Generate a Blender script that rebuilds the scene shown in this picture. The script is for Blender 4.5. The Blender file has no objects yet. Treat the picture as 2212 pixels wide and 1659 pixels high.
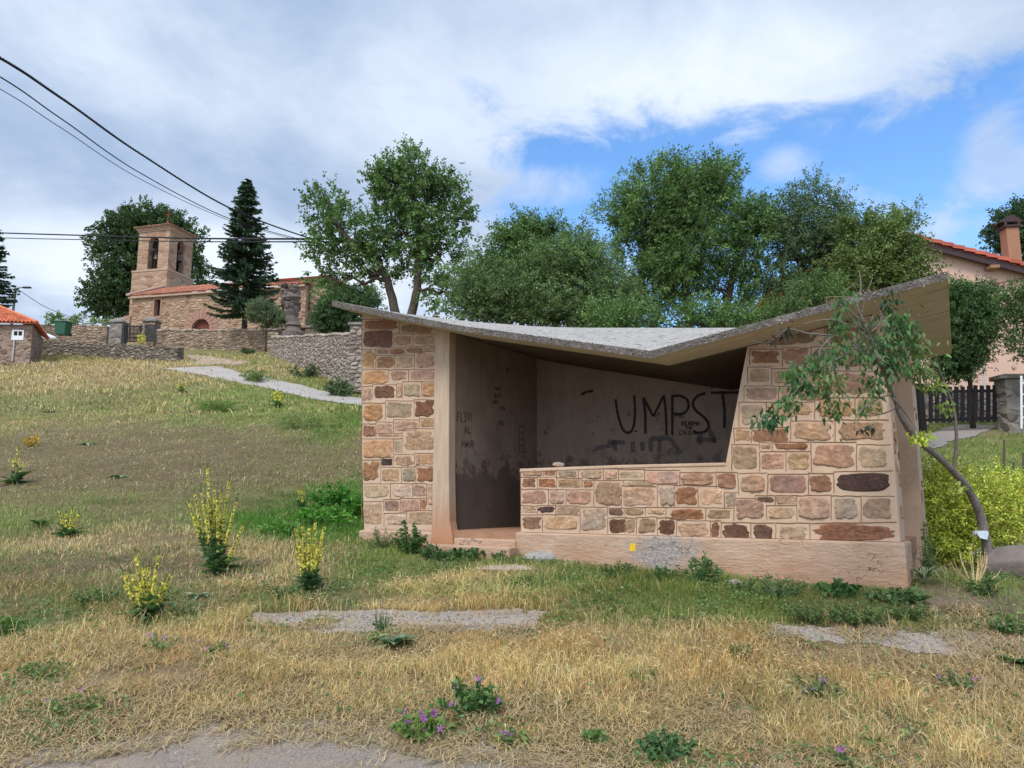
import bpy, math, random
import numpy as np
from mathutils import Vector
R_ = math.radians
rng = np.random.default_rng(7)
random.seed(7)
scene = bpy.context.scene
col = scene.collection

# ------------------------------------------------------------------ camera
W, H, F = 2212.0, 1659.0, 1660.0          # reference frame of the measurements taken from the photograph
PITCH = R_(8.6)
cam_d = bpy.data.cameras.new("camera")
cam_d.sensor_width = 36.0
cam_d.lens = 36.0 * F / W
cam_d.clip_start = 0.1
cam_d.clip_end = 3000
cam = bpy.data.objects.new("camera", cam_d)
col.objects.link(cam)
cam.location = (0, 0, 0)
cam.rotation_euler = (R_(90) + PITCH, 0, 0)
scene.camera = cam

# ------------------------------------------------------------------ exposure
scene.view_settings.view_transform = 'Standard'
scene.view_settings.look = 'None'
scene.view_settings.gamma = 1.0
scene.view_settings.exposure = 0.78
scene.cycles.max_bounces = 8
scene.cycles.transparent_max_bounces = 8

# ------------------------------------------------------------------ sun
SUN_EL, SUN_AZ = R_(52), R_(205)         # azimuth clockwise from +Y
sun_d = bpy.data.lights.new("sun", 'SUN')
sun_d.energy = 1.7
sun_d.angle = R_(22)
sun_d.color = (1.0, 0.95, 0.87)
sun = bpy.data.objects.new("sun", sun_d)
col.objects.link(sun)
sd = Vector((math.sin(SUN_AZ) * math.cos(SUN_EL), math.cos(SUN_AZ) * math.cos(SUN_EL), math.sin(SUN_EL)))
sun.rotation_euler = (-sd).to_track_quat('-Z', 'Y').to_euler()

# ------------------------------------------------------------------ projection helpers
cp, sp = math.cos(PITCH), math.sin(PITCH)
def ray(px, py):
    a, u = (px - W / 2) / F, -(py - H / 2) / F
    return np.array([a, cp - u * sp, sp + u * cp])
def P(px, py, Y):
    r = ray(px, py); return r * (Y / r[1])

# ------------------------------------------------------------------ node helpers
class NT:
    def __init__(s, tree): s.t = tree
    def n(s, typ, **kw):
        nd = s.t.nodes.new(typ)
        for k, v in kw.items(): setattr(nd, k, v)
        return nd
    def put(s, sock, v):
        if v is None: return
        if isinstance(v, bpy.types.NodeSocket): s.t.links.new(v, sock)
        else:
            try: sock.default_value = v
            except Exception:
                sock.default_value = (*v, 1.0) if len(v) == 3 else v
    def m(s, op, a, b=0.0, c=None, clamp=False):
        nd = s.n('ShaderNodeMath', operation=op, use_clamp=clamp)
        s.put(nd.inputs[0], a); s.put(nd.inputs[1], b)
        if c is not None: s.put(nd.inputs[2], c)
        return nd.outputs[0]
    def rng(s, v, a, b, c=0.0, d=1.0, smooth=False):
        nd = s.n('ShaderNodeMapRange', interpolation_type='SMOOTHSTEP' if smooth else 'LINEAR')
        for k, x in zip(range(5), (v, a, b, c, d)): s.put(nd.inputs[k], x)
        return nd.outputs[0]
    def mix(s, f, a, b, mode='MIX'):
        nd = s.n('ShaderNodeMix', data_type='RGBA', blend_type=mode)
        s.put(nd.inputs[0], f); s.put(nd.inputs[6], (*a, 1) if isinstance(a, tuple) and len(a) == 3 else a)
        s.put(nd.inputs[7], (*b, 1) if isinstance(b, tuple) and len(b) == 3 else b)
        return nd.outputs[2]
    def noise(s, vec, scale, detail=4, rough=.55, dist=0.0, col=False):
        nd = s.n('ShaderNodeTexNoise')
        s.put(nd.inputs['Vector'], vec); nd.inputs['Scale'].default_value = scale
        nd.inputs['Detail'].default_value = detail; nd.inputs['Roughness'].default_value = rough
        nd.inputs['Distortion'].default_value = dist
        return nd.outputs['Color' if col else 'Fac']
    def vmul(s, vec, v):
        nd = s.n('ShaderNodeVectorMath', operation='MULTIPLY'); s.put(nd.inputs[0], vec); nd.inputs[1].default_value = v
        return nd.outputs[0]
    def vadd(s, a, b):
        nd = s.n('ShaderNodeVectorMath', operation='ADD'); s.put(nd.inputs[0], a); s.put(nd.inputs[1], b)
        return nd.outputs[0]
    def xyz(s, x, y, z):
        nd = s.n('ShaderNodeCombineXYZ')
        for i, v in enumerate((x, y, z)): s.put(nd.inputs[i], v)
        return nd.outputs[0]

# ------------------------------------------------------------------ sky (world): blue NISHITA sky behind a broken cloud deck
world = bpy.data.worlds.new("World"); scene.world = world; world.use_nodes = True
wt = world.node_tree; wt.nodes.clear(); k = NT(wt)
gen = k.n('ShaderNodeTexCoord').outputs['Generated']
sep = k.n('ShaderNodeSeparateXYZ'); wt.links.new(gen, sep.inputs[0])
sx, sy, sz = sep.outputs
az = k.m('ARCTAN2', sx, sy)
el = k.m('ARCSINE', sz)
def aze(px, py):
    r = ray(px, py); r = r / np.linalg.norm(r); return math.atan2(r[0], r[1]), math.asin(r[2])
den = k.m('ADD', k.m('MAXIMUM', sz, 0.0), 0.22)
pl = k.xyz(k.m('DIVIDE', sx, den), k.m('DIVIDE', sy, den), 0.0)       # flat cloud deck seen in perspective
sky = k.n('ShaderNodeTexSky', sky_type='NISHITA', sun_disc=False, sun_elevation=SUN_EL, sun_rotation=SUN_AZ)
sky.altitude = 900; sky.air_density = 1.0; sky.dust_density = 0.3; sky.ozone_density = 2.5
hs = k.n('ShaderNodeHueSaturation'); wt.links.new(sky.outputs[0], hs.inputs['Color'])
hs.inputs['Saturation'].default_value = 1.16; hs.inputs['Value'].default_value = 0.162
blue = hs.outputs[0]
n1 = k.noise(pl, 1.5, 8, .60, .35); n2 = k.noise(k.vadd(pl, (7.3, 2.1, 0)), 3.6, 8, .64, .5)
n3 = k.noise(k.vadd(pl, (1.3, 9.1, 0)), .75, 4, .5)
# opening in the clouds low on the right
a0, e0 = aze(1080, 335); a1, e1 = aze(1720, 325); a2, e2 = aze(2212, 190)
top = k.m('ADD', k.rng(az, a0, a1, e0, e1), k.rng(az, a1, a2 + .5, 0.0, (e2 - e1) * 2.2))
f1 = k.m('SUBTRACT', k.m('ADD', top, .07), el)
f2 = k.m('SUBTRACT', az, aze(1035, 400)[0])
el2 = aze(1000, 575)[1]
f3 = k.m('ADD', k.m('SUBTRACT', el, el2), k.m('MULTIPLY', k.m('MAXIMUM', k.m('SUBTRACT', az, aze(1180, 400)[0]), 0.0), 1.3))
hole = k.m('MINIMUM', k.m('MINIMUM', f1, k.m('MULTIPLY', f2, .7)), f3)
hole = k.m('MULTIPLY', hole, k.rng(az, 1.2, 1.7, 1.0, -1.0))
wob = k.m('ADD', k.m('MULTIPLY', k.m('SUBTRACT', n1, .5), .17), k.m('MULTIPLY', k.m('SUBTRACT', n2, .5), .20))
open_ = k.rng(k.m('ADD', hole, wob), -.012, .045, 0, 1, True)
# wisps inside the opening
wis = k.rng(k.m('ADD', k.m('MULTIPLY', n2, .6), k.m('MULTIPLY', n1, .55)), .565, .76, 0, .75, True)
open_ = k.m('MULTIPLY', open_, k.m('SUBTRACT', 1.0, wis))
def blob0(px, py, ra, re):
    A, E_ = aze(px, py); dx = k.m('DIVIDE', k.m('SUBTRACT', az, A), ra); dy = k.m('DIVIDE', k.m('SUBTRACT', el, E_), re)
    return k.m('POWER', 2.718, k.m('MULTIPLY', k.m('ADD', k.m('MULTIPLY', dx, dx), k.m('MULTIPLY', dy, dy)), -1.0))
puff = k.m('ADD', k.m('ADD', blob0(2140, 300, .05, .05), blob0(2180, 385, .07, .025)), k.m('ADD', blob0(1690, 355, .05, .03), blob0(1180, 400, .10, .035)))
puff = k.rng(k.m('ADD', k.m('MULTIPLY', puff, .55), k.m('MULTIPLY', n2, .9)), .66, 1.05, 0, .65, True)
open_ = k.m('MULTIPLY', open_, k.m('SUBTRACT', 1.0, puff))
# brightness of the cloud
def blobf(px, py, ra, re):
    A, E_ = aze(px, py)
    dx = k.m('DIVIDE', k.m('SUBTRACT', az, A), ra); dy = k.m('DIVIDE', k.m('SUBTRACT', el, E_), re)
    d2 = k.m('ADD', k.m('MULTIPLY', dx, dx), k.m('MULTIPLY', dy, dy))
    return k.m('POWER', 2.718, k.m('MULTIPLY', d2, -1.0))
br = k.m('ADD', k.m('ADD', k.m('MULTIPLY', n1, .85), k.m('MULTIPLY', k.m('SUBTRACT', n2, .5), .38)), k.m('MULTIPLY', n3, .6))
br = k.m('ADD', br, k.m('MULTIPLY', blobf(1560, 190, .42, .12), .42))
br = k.m('ADD', br, k.m('MULTIPLY', blobf(200, 560, .3, .06), .32))
br = k.m('ADD', br, k.m('MULTIPLY', blobf(620, 590, .16, .05), .30))
br = k.m('ADD', br, k.m('MULTIPLY', blobf(60, 40, .35, .12), .12))
br = k.m('SUBTRACT', br, k.m('MULTIPLY', blobf(260, 380, .36, .085), .30))
br = k.m('SUBTRACT', br, k.m('MULTIPLY', blobf(1250, 20, .45, .10), .14))
brf = k.rng(br, .45, 1.12, 0, 1, True)
cl = k.mix(brf, (.215, .295, .43), (.535, .59, .67))
# unseen cloud overhead and behind the viewer is brightened to add soft fill light
hi = k.m('MULTIPLY', k.rng(sz, .60, .92, 1.0, 2.1, True), k.rng(sy, -.05, -.7, 1.0, 1.9, True))
clv = k.n('ShaderNodeVectorMath', operation='SCALE'); wt.links.new(cl, clv.inputs[0]); wt.links.new(hi, clv.inputs['Scale']); cl = clv.outputs[0]
final = k.mix(open_, cl, blue)
bg = k.n('ShaderNodeBackground'); wt.links.new(final, bg.inputs[0]); bg.inputs[1].default_value = 1.0
SKY_BG = bg
wo = k.n('ShaderNodeOutputWorld'); wt.links.new(bg.outputs[0], wo.inputs[0])

# ------------------------------------------------------------------ terrain height
def _h(ix, iy, seed):
    v = np.sin(ix * 127.1 + iy * 311.7 + seed * 74.7) * 43758.5453
    return v - np.floor(v)
def vnoise(x, y, seed=0):
    x = np.asarray(x, float); y = np.asarray(y, float)
    ix, iy = np.floor(x), np.floor(y); fx, fy = x - ix, y - iy
    fx = fx * fx * (3 - 2 * fx); fy = fy * fy * (3 - 2 * fy)
    a, b = _h(ix, iy, seed), _h(ix + 1, iy, seed); c, d = _h(ix, iy + 1, seed), _h(ix + 1, iy + 1, seed)
    return (a * (1 - fx) + b * fx) * (1 - fy) + (c * (1 - fx) + d * fx) * fy
def fbm(x, y, seed=0, o=4):
    s, a, t = 0, 1, 0
    for i in range(o):
        s = s + a * vnoise(x * 2 ** i, y * 2 ** i, seed + i * 13); t += a; a *= .5
    return s / t
TY = [-500, 0, 4.5, 5.2, 6.2, 7.2, 8.5, 10, 12.4, 14.5, 17, 20, 23, 27, 32, 40, 48, 60, 75, 90, 130, 600]
TL = [-1.6, -1.6, -1.6, -1.57, -1.42, -1.24, -1.07, -.88, -.56, -.2, .3, .95, 1.65, 2.6, 3.85, 6.15, 8.6, 11.8, 15.4, 17.6, 18, 10]
TR = [-1.6, -1.6, -1.6, -1.57, -1.42, -1.24, -1.05, -.86, -.52, -.15, .3, .95, 1.85, 2.85, 3.7, 4.6, 5.5, 6.6, 8, 9, 10, 4]
def gz(x, y):
    x = np.asarray(x, float); y = np.asarray(y, float)
    t = np.clip((x / np.maximum(y, 1) + .32) / .4, 0, 1); t = t * t * (3 - 2 * t)
    z = np.interp(y, TY, TL) * (1 - t) + np.interp(y, TY, TR) * t
    amp = np.clip((y - 5) / 12, 0, 1)
    z = z + (fbm(x * .45, y * .45, 3, 2) - .5) * (.05 + .16 * amp)
    z = z + .21 * np.exp(-((x - 4.4) / 2.2) ** 2 - ((y - 8.3) / 1.1) ** 2)
    # a low mound on the left of the slope
    z = z + .16 * np.exp(-((x + 5.2) / 2.6) ** 2 - ((y - 12.5) / 1.6) ** 2)
    return z
def G(px, py):
    r = ray(px, py); t = np.linspace(2, 130, 6000); pts = r[None, :] * t[:, None]
    d = pts[:, 2] - gz(pts[:, 0], pts[:, 1]); i = np.argmax(d <= 0)
    if d[i] > 0: i = len(t) - 1
    p = pts[i].copy(); p[2] = gz(p[0], p[1]); return p
def GY(px, Y):                       # ground point at depth Y under picture column px
    x = (px - W / 2) / F * Y * 1.02; return np.array([x, Y, float(gz(x, Y))])
def project(p):
    p = np.asarray(p); f = p[..., 1] * cp + p[..., 2] * sp; u = -p[..., 1] * sp + p[..., 2] * cp
    return W / 2 + F * p[..., 0] / f, H / 2 - F * u / f

# ------------------------------------------------------------------ objects, parts, labels
def tag(o, label=None, cat=None, group=None, kind=None):
    if label: o['label'] = label
    if cat: o['category'] = cat
    if group: o['group'] = group
    if kind: o['kind'] = kind
    return o
def empty(name, loc, label=None, cat=None, group=None):
    o = bpy.data.objects.new(name, None); col.objects.link(o); o.empty_display_size = .2
    o.location = [float(v) for v in loc]; tag(o, label, cat, group, 'thing' if cat else None); return o
def link(name, me, mat, parent=None):
    o = bpy.data.objects.new(name, me); col.objects.link(o)
    if mat is not None and not me.materials: me.materials.append(mat)
    if parent is not None:
        o.parent = parent
        m = Vector((0, 0, 0)); q = parent
        while q is not None: m += q.location; q = q.parent
        o.matrix_parent_inverse.identity()
        o.location = -m if m.length else (0, 0, 0)
    return o
def autouv(me):
    nl = len(me.loops)
    if nl == 0: return
    co = np.empty(len(me.vertices) * 3, np.float32); me.vertices.foreach_get('co', co); co = co.reshape(-1, 3)
    vi = np.empty(nl, np.int32); me.loops.foreach_get('vertex_index', vi)
    npoly = len(me.polygons); nr = np.empty(npoly * 3, np.float32); me.polygons.foreach_get('normal', nr); nr = nr.reshape(-1, 3)
    tot = np.empty(npoly, np.int32); me.polygons.foreach_get('loop_total', tot)
    n = np.repeat(nr, tot, 0); p = co[vi]
    t = np.stack([-n[:, 1], n[:, 0], np.zeros(nl)], 1); ln = np.linalg.norm(t, axis=1)
    t[ln < .05] = (1, 0, 0); t /= np.maximum(np.linalg.norm(t, axis=1), 1e-6)[:, None]
    b = np.cross(n, t)
    uv = np.stack([(p * t).sum(1), (p * b).sum(1)], 1).astype(np.float32)
    l = me.uv_layers.new(name='uv'); l.data.foreach_set('uv', uv.ravel())
class MB:
    def __init__(s): s.v, s.f, s.c = [], [], []
    def add(s, vs, fs, c=None):
        o = len(s.v); s.v += [tuple(float(q) for q in v) for v in vs]; s.f += [tuple(o + i for i in f) for f in fs]
        s.c += [c or (1, 1, 1)] * len(vs)
        return s
    def hexa(s, b, t, c=None):        # 4 bottom corners, 4 top corners (counter-clockwise from above)
        return s.add(list(b) + list(t), [(3, 2, 1, 0), (4, 5, 6, 7), (0, 1, 5, 4), (1, 2, 6, 5), (2, 3, 7, 6), (3, 0, 4, 7)], c)
    def box(s, o, a, b, la, lb, h, c=None):     # corner o, horizontal unit vectors a, b
        o = np.asarray(o, float); a = np.asarray(a, float); b = np.asarray(b, float); z = np.array([0, 0, h])
        q = [o, o + a * la, o + a * la + b * lb, o + b * lb]
        return s.hexa(q, [p + z for p in q], c)
    def prism(s, poly, off, c=None):   # planar polygon extruded by vector off
        n = len(poly); off = np.asarray(off, float)
        vs = [np.asarray(p, float) for p in poly]; vs = vs + [p + off for p in vs]
        fs = [tuple(range(n)), tuple(range(2 * n - 1, n - 1, -1))] + [(i, i + n, (i + 1) % n + n, (i + 1) % n) for i in range(n)]
        return s.add(vs, fs, c)
    def tube(s, pts, r, n=6, c=None, caps=True):
        pts = [np.asarray(p, float) for p in pts]
        rs = r if isinstance(r, (list, tuple, np.ndarray)) else [r] * len(pts)
        vs = []; ref = None
        for i, p in enumerate(pts):
            d = pts[min(i + 1, len(pts) - 1)] - pts[max(i - 1, 0)]; d = d / (np.linalg.norm(d) + 1e-9)
            if ref is None: ref = np.array([1, 0, 0]) if abs(d[0]) < .8 else np.array([0, 1, 0])
            u = np.cross(d, ref); u /= np.linalg.norm(u) + 1e-9; w = np.cross(d, u); ref = np.cross(u, d)
            for j in range(n):
                a = 2 * math.pi * j / n; vs.append(p + rs[i] * (math.cos(a) * u + math.sin(a) * w))
        fs = [(i * n + j, i * n + (j + 1) % n, (i + 1) * n + (j + 1) % n, (i + 1) * n + j) for i in range(len(pts) - 1) for j in range(n)]
        if caps: fs += [tuple(range(n))[::-1], tuple((len(pts) - 1) * n + j for j in range(n))]
        return s.add(vs, fs, c)
    def build(s, name, mat, parent=None, bevel=0, smooth=False, flip=False):
        me = bpy.data.meshes.new(name); me.from_pydata(s.v, [], s.f); me.update()
        import bmesh
        bm = bmesh.new(); bm.from_mesh(me); bmesh.ops.recalc_face_normals(bm, faces=bm.faces); bm.to_mesh(me); bm.free()
        me.update(); autouv(me)
        at = me.color_attributes.new('tint', 'FLOAT_COLOR', 'POINT')
        at.data.foreach_set('color', np.array([(*q, 1) for q in s.c], np.float32).ravel())
        if smooth: me.polygons.foreach_set('use_smooth', [True] * len(me.polygons))
        o = link(name, me, mat, parent)
        if bevel:
            b = o.modifiers.new('b', 'BEVEL'); b.width = bevel; b.segments = 2; b.limit_method = 'ANGLE'
        return o
def npmesh(name, v, faces, mat, parent=None, tint=None, uv=False, smooth=False):
    """v (N,3); faces: list of int arrays, each (M,k)."""
    me = bpy.data.meshes.new(name)
    v = np.ascontiguousarray(v, np.float32); me.vertices.add(len(v)); me.vertices.foreach_set('co', v.ravel())
    loops = np.concatenate([f.ravel() for f in faces]).astype(np.int32)
    tot = np.concatenate([np.full(len(f), f.shape[1], np.int32) for f in faces])
    st = np.concatenate([[0], np.cumsum(tot)[:-1]]).astype(np.int32)
    me.loops.add(len(loops)); me.loops.foreach_set('vertex_index', loops)
    me.polygons.add(len(tot)); me.polygons.foreach_set('loop_start', st); me.polygons.foreach_set('loop_total', tot)
    if smooth: me.polygons.foreach_set('use_smooth', np.ones(len(tot), bool))
    me.update(calc_edges=True); me.validate()
    if tint is not None:
        at = me.color_attributes.new('tint', 'FLOAT_COLOR', 'POINT')
        t4 = np.ones((len(v), 4), np.float32); t4[:, :3] = tint; at.data.foreach_set('color', t4.ravel())
    if uv: autouv(me)
    return link(name, me, mat, parent)
def copy_tree(o, parent=None):
    c = o.copy(); col.objects.link(c)
    if parent is not None: c.parent = parent
    for ch in list(o.children): copy_tree(ch, c)
    return c

# ------------------------------------------------------------------ materials
def mat(name, fn, rough=.9, spec=.2):
    m = bpy.data.materials.new(name); m.use_nodes = True; t = m.node_tree; t.nodes.clear(); q = NT(t)
    b = q.n('ShaderNodeBsdfPrincipled'); b.inputs['Roughness'].default_value = rough
    b.inputs['Specular IOR Level'].default_value = spec
    o = q.n('ShaderNodeOutputMaterial'); t.links.new(b.outputs[0], o.inputs[0])
    fn(q, b, o); return m
def oc(q): return q.n('ShaderNodeTexCoord').outputs['Object']
def uvc(q): return q.n('ShaderNodeTexCoord').outputs['UV']
def geo(q): return q.n('ShaderNodeNewGeometry').outputs['Position']
def tintn(q): return q.n('ShaderNodeAttribute', attribute_name='tint').outputs['Color']
def bump(q, b, h, strength=.5, dist=.02):
    nd = q.n('ShaderNodeBump'); nd.inputs['Strength'].default_value = strength; nd.inputs['Distance'].default_value = dist
    q.put(nd.inputs['Height'], h); q.t.links.new(nd.outputs[0], b.inputs['Normal'])
def plain(name, c, rough=.8, var=.25, scale=6.0, spec=.2, bmp=0.0, metal=0.0):
    def fn(q, b, o):
        p = geo(q); n = q.noise(p, scale, 5, .6)
        q.put(b.inputs['Base Color'], q.mix(n, tuple(x * (1 - var) for x in c), tuple(x * (1 + var) for x in c)))
        b.inputs['Metallic'].default_value = metal
        if bmp: bump(q, b, q.noise(p, scale * 6, 4), bmp, .01)
    return mat(name, fn, rough, spec)
def leafmat(name, trans=.25, rough=.6, spec=.25):
    def fn(q, b, o):
        c = tintn(q); q.put(b.inputs['Base Color'], c)
        tr = q.n('ShaderNodeBsdfTranslucent'); q.put(tr.inputs[0], q.mix(1.0, c, (1.0, 1.25, .55), 'MULTIPLY'))
        mx = q.n('ShaderNodeMixShader'); mx.inputs[0].default_value = trans
        q.t.links.new(b.outputs[0], mx.inputs[1]); q.t.links.new(tr.outputs[0], mx.inputs[2]); q.t.links.new(mx.outputs[0], o.inputs[0])
    return mat(name, fn, rough, spec)
M = {}
M['leaf'] = leafmat('leaf'); M['grass'] = leafmat('grass_blade', .3, .75, .1)
M['petal'] = leafmat('petal', .25, .7, .1)
def tinted(name, var=.3, scale=14, rough=.9, bmp=.6, dist=.012, fine=70):
    def fn(q, b, o):
        p = geo(q); n = q.noise(p, scale, 6, .65); n2 = q.noise(p, fine, 4, .6)
        v = q.m('ADD', q.rng(n, .25, .75, 1 - var, 1 + var), q.m('MULTIPLY', q.m('SUBTRACT', n2, .5), var * 1.2))
        cb = q.n('ShaderNodeCombineColor')
        for i in range(3): q.put(cb.inputs[i], v)
        q.put(b.inputs['Base Color'], q.mix(1.0, tintn(q), cb.outputs[0], 'MULTIPLY'))
        bump(q, b, q.m('ADD', q.m('MULTIPLY', n, .7), q.m('MULTIPLY', n2, .4)), bmp, dist)
    return mat(name, fn, rough, .15)
M['stone'] = tinted('split_stone', .40, 20, .92, 1.0, .022, 90)
M['boulder'] = tinted('boulder_stone', .25, 5, .9, .6, .03, 40)
M['bark'] = tinted('bark', .45, 9, .95, .9, .03, 45)

def fn(q, b, o):      # smoothed lime mortar, faintly stained
    p = geo(q); n = q.noise(p, 1.6, 6, .6); n2 = q.noise(p, 22, 5, .65); n3 = q.noise(p, 120, 3, .6)
    c = q.mix(q.rng(n, .3, .7), (.46, .305, .205), (.585, .415, .29))
    c = q.mix(q.rng(n2, .35, .8, 0, .5), c, (.65, .49, .355))
    q.put(b.inputs['Base Color'], c); bump(q, b, q.m('ADD', n2, q.m('MULTIPLY', n3, .5)), .5, .008)
M['mortar'] = mat('mortar', fn, .93, .1)
def fn(q, b, o):      # dirty tooled mortar joint, groove shadow put into its dark colour
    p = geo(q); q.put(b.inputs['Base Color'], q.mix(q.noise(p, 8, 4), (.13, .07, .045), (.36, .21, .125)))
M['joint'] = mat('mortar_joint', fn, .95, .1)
def fn(q, b, o):      # plinth concrete: reddish earth splash low down, bare grey patch
    p = geo(q); s_ = q.n('ShaderNodeSeparateXYZ'); q.put(s_.inputs[0], p)
    n = q.noise(p, 2.2, 6, .65); n2 = q.noise(q.vmul(p, (1, 1, 3.5)), 6, 6, .68); n3 = q.noise(p, 60, 4, .65)
    c = q.mix(q.rng(n, .3, .7), (.42, .265, .175), (.53, .37, .26))
    c = q.mix(q.rng(n2, .52, .72, 0, .75), c, (.50, .40, .31))
    c = q.mix(q.rng(q.m('ADD', s_.outputs[2], q.m('MULTIPLY', n, .5)), -.62, -.28, .5, 0), c, (.42, .21, .115))
    # patch where the render has come off, bare speckled concrete
    gp = P(1430, 1195, 9.35)
    dv = q.n('ShaderNodeVectorMath', operation='SUBTRACT'); q.put(dv.inputs[0], p); dv.inputs[1].default_value = tuple(gp)
    dv2 = q.n('ShaderNodeVectorMath', operation='LENGTH'); q.put(dv2.inputs[0], q.vmul(dv.outputs[0], (1.0, 1.0, 1.6)))
    pm = q.rng(q.m('ADD', dv2.outputs['Value'], q.m('MULTIPLY', q.m('SUBTRACT', q.noise(p, 5, 5, .7), .5), .9)), .22, .52, 1, 0)
    c = q.mix(q.m('MULTIPLY', pm, .85), c, q.mix(q.rng(q.noise(p, 38, 4, .7), .42, .6), (.24, .215, .20), (.43, .40, .375)))
    pit = q.rng(q.noise(q.vmul(p, (1, 1, 1.8)), 9, 7, .78), .62, .68)
    pit = q.m('MULTIPLY', pit, q.rng(q.noise(p, 1.5, 3), .46, .58))
    c = q.mix(q.m('MULTIPLY', pit, .65), c, (.17, .10, .07))
    vc = q.n('ShaderNodeTexVoronoi', feature='DISTANCE_TO_EDGE'); q.put(vc.inputs['Vector'], q.vadd(q.vmul(p, (1, 1, 1.5)), q.noise(p, 3, 4, .6, col=True))); vc.inputs['Scale'].default_value = 1.1
    crk = q.m('MULTIPLY', q.rng(vc.outputs[0], .002, .009, .7, 0), q.rng(q.noise(p, 1.2, 3), .53, .60))
    c = q.mix(crk, c, (.12, .075, .055))
    brd = q.rng(q.m('FRACT', q.m('ADD', q.m('MULTIPLY', s_.outputs[2], 6.2), q.m('MULTIPLY', n, .25))), .0, .05, 1, 0)
    c = q.mix(q.m('MULTIPLY', q.m('MULTIPLY', brd, q.rng(n2, .4, .6)), .3), c, (.26, .165, .11))
    q.put(b.inputs['Base Color'], c)
    bump(q, b, q.m('SUBTRACT', q.m('ADD', q.m('MULTIPLY', n3, .3), n2), q.m('ADD', q.m('MULTIPLY', pit, .8), crk)), .9, .025)
M['plinth'] = mat('plinth_concrete', fn, .93, .1)
def fn(q, b, o):
    p = geo(q); s_ = q.n('ShaderNodeSeparateXYZ'); q.put(s_.inputs[0], p)
    n = q.noise(p, 3, 6, .65); n2 = q.noise(q.vmul(p, (1, 1, .12)), 16, 5, .65); n3 = q.noise(p, 70, 4)
    c = q.mix(q.rng(n2, .3, .7), (.40, .29, .20), (.56, .43, .32))
    c = q.mix(q.rng(n, .35, .75, 0, .6), c, (.50, .33, .22))
    c = q.mix(q.rng(q.m('ADD', s_.outputs[2], q.m('MULTIPLY', n, .7)), -.2, .45, .85, 0), c, (.43, .19, .095))
    c = q.mix(q.rng(q.noise(p, 11, 6, .75), .66, .72, 0, .7), c, (.16, .10, .07))
    q.put(b.inputs['Base Color'], c); bump(q, b, q.m('ADD', n2, q.m('MULTIPLY', n3, .4)), .4, .008)
M['pilaster'] = mat('pilaster_render', fn, .92, .1)
def fn(q, b, o):      # board-marked concrete soffit
    p = oc(q); rot = q.n('ShaderNodeVectorRotate', rotation_type='Z_AXIS'); q.put(rot.inputs['Vector'], p); rot.inputs['Angle'].default_value = R_(33)
    v = rot.outputs[0]
    n = q.noise(q.vmul(v, (.35, 5, 1)), 3.2, 6, .65); n2 = q.noise(v, 1.6, 5, .6); w = q.n('ShaderNodeTexWave', wave_type='BANDS', bands_direction='Y')
    q.put(w.inputs['Vector'], v); w.inputs['Scale'].default_value = 1.6; w.inputs['Distortion'].default_value = 1.0; w.inputs['Detail'].default_value = 4
    c = q.mix(q.rng(n, .3, .7), (.49, .42, .34), (.66, .585, .49))
    c = q.mix(q.rng(n2, .45, .75, 0, .5), c, (.42, .33, .24))
    c = q.mix(q.m('MULTIPLY', q.rng(n, .60, .66), .65), c, (.14, .085, .05))
    c = q.mix(q.rng(w.outputs[1], 0, .06, .3, 0), c, (.24, .18, .13))
    q.put(b.inputs['Base Color'], c); bump(q, b, n, .4, .01)
M['soffit'] = mat('board_marked_concrete', fn, .9, .1)
def fn(q, b, o):      # weathered exposed-pebble concrete with lichen
    p = geo(q); n = q.noise(p, 55, 4, .7); n2 = q.noise(p, 6, 5, .6); n3 = q.noise(p, 2.0, 4, .6)
    c = q.mix(q.rng(n, .36, .62), (.06, .05, .045), (.20, .175, .15))
    c = q.mix(q.rng(n2, .5, .7, 0, .55), c, (.36, .33, .29)); c = q.mix(q.rng(n3, .5, .7, 0, .4), c, (.16, .13, .105))
    q.put(b.inputs['Base Color'], c); bump(q, b, n, 1.0, .02)
M['pebble'] = mat('pebbled_roof_edge', fn, .95, .1)
def fn(q, b, o):
    p = geo(q); n = q.noise(q.vmul(p, (1, 1, 1)), 30, 5, .7); n2 = q.noise(p, 1.4, 4, .6); n4 = q.noise(p, 9, 6, .72)
    c = q.mix(q.rng(n, .3, .65), (.27, .24, .205), (.54, .505, .455)); c = q.mix(q.rng(n2, .45, .7, 0, .35), c, (.36, .32, .275))
    c = q.mix(q.rng(n4, .58, .66, 0, .75), c, (.20, .175, .15))
    q.put(b.inputs['Base Color'], c); bump(q, b, q.m('SUBTRACT', n, q.rng(n4, .58, .66, 0, .8)), 1.0, .03)
M['rooftop'] = mat('weathered_roof_top', fn, .95, .1)
def fn(q, b, o):      # interior plaster: smoke and damp stains, flaked off along the foot
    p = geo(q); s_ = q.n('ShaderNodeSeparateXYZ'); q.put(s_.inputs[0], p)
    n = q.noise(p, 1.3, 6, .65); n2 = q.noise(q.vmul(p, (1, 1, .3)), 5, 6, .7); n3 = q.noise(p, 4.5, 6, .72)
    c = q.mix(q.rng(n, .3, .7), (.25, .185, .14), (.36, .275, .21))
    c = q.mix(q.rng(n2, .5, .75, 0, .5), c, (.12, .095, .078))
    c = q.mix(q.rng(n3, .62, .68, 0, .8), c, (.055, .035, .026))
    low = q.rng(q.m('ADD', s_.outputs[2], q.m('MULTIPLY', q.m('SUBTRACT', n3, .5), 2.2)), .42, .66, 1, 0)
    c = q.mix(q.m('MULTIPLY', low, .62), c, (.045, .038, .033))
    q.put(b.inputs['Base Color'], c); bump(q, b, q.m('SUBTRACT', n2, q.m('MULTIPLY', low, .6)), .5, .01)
M['plaster'] = mat('stained_plaster', fn, .93, .1)
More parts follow.
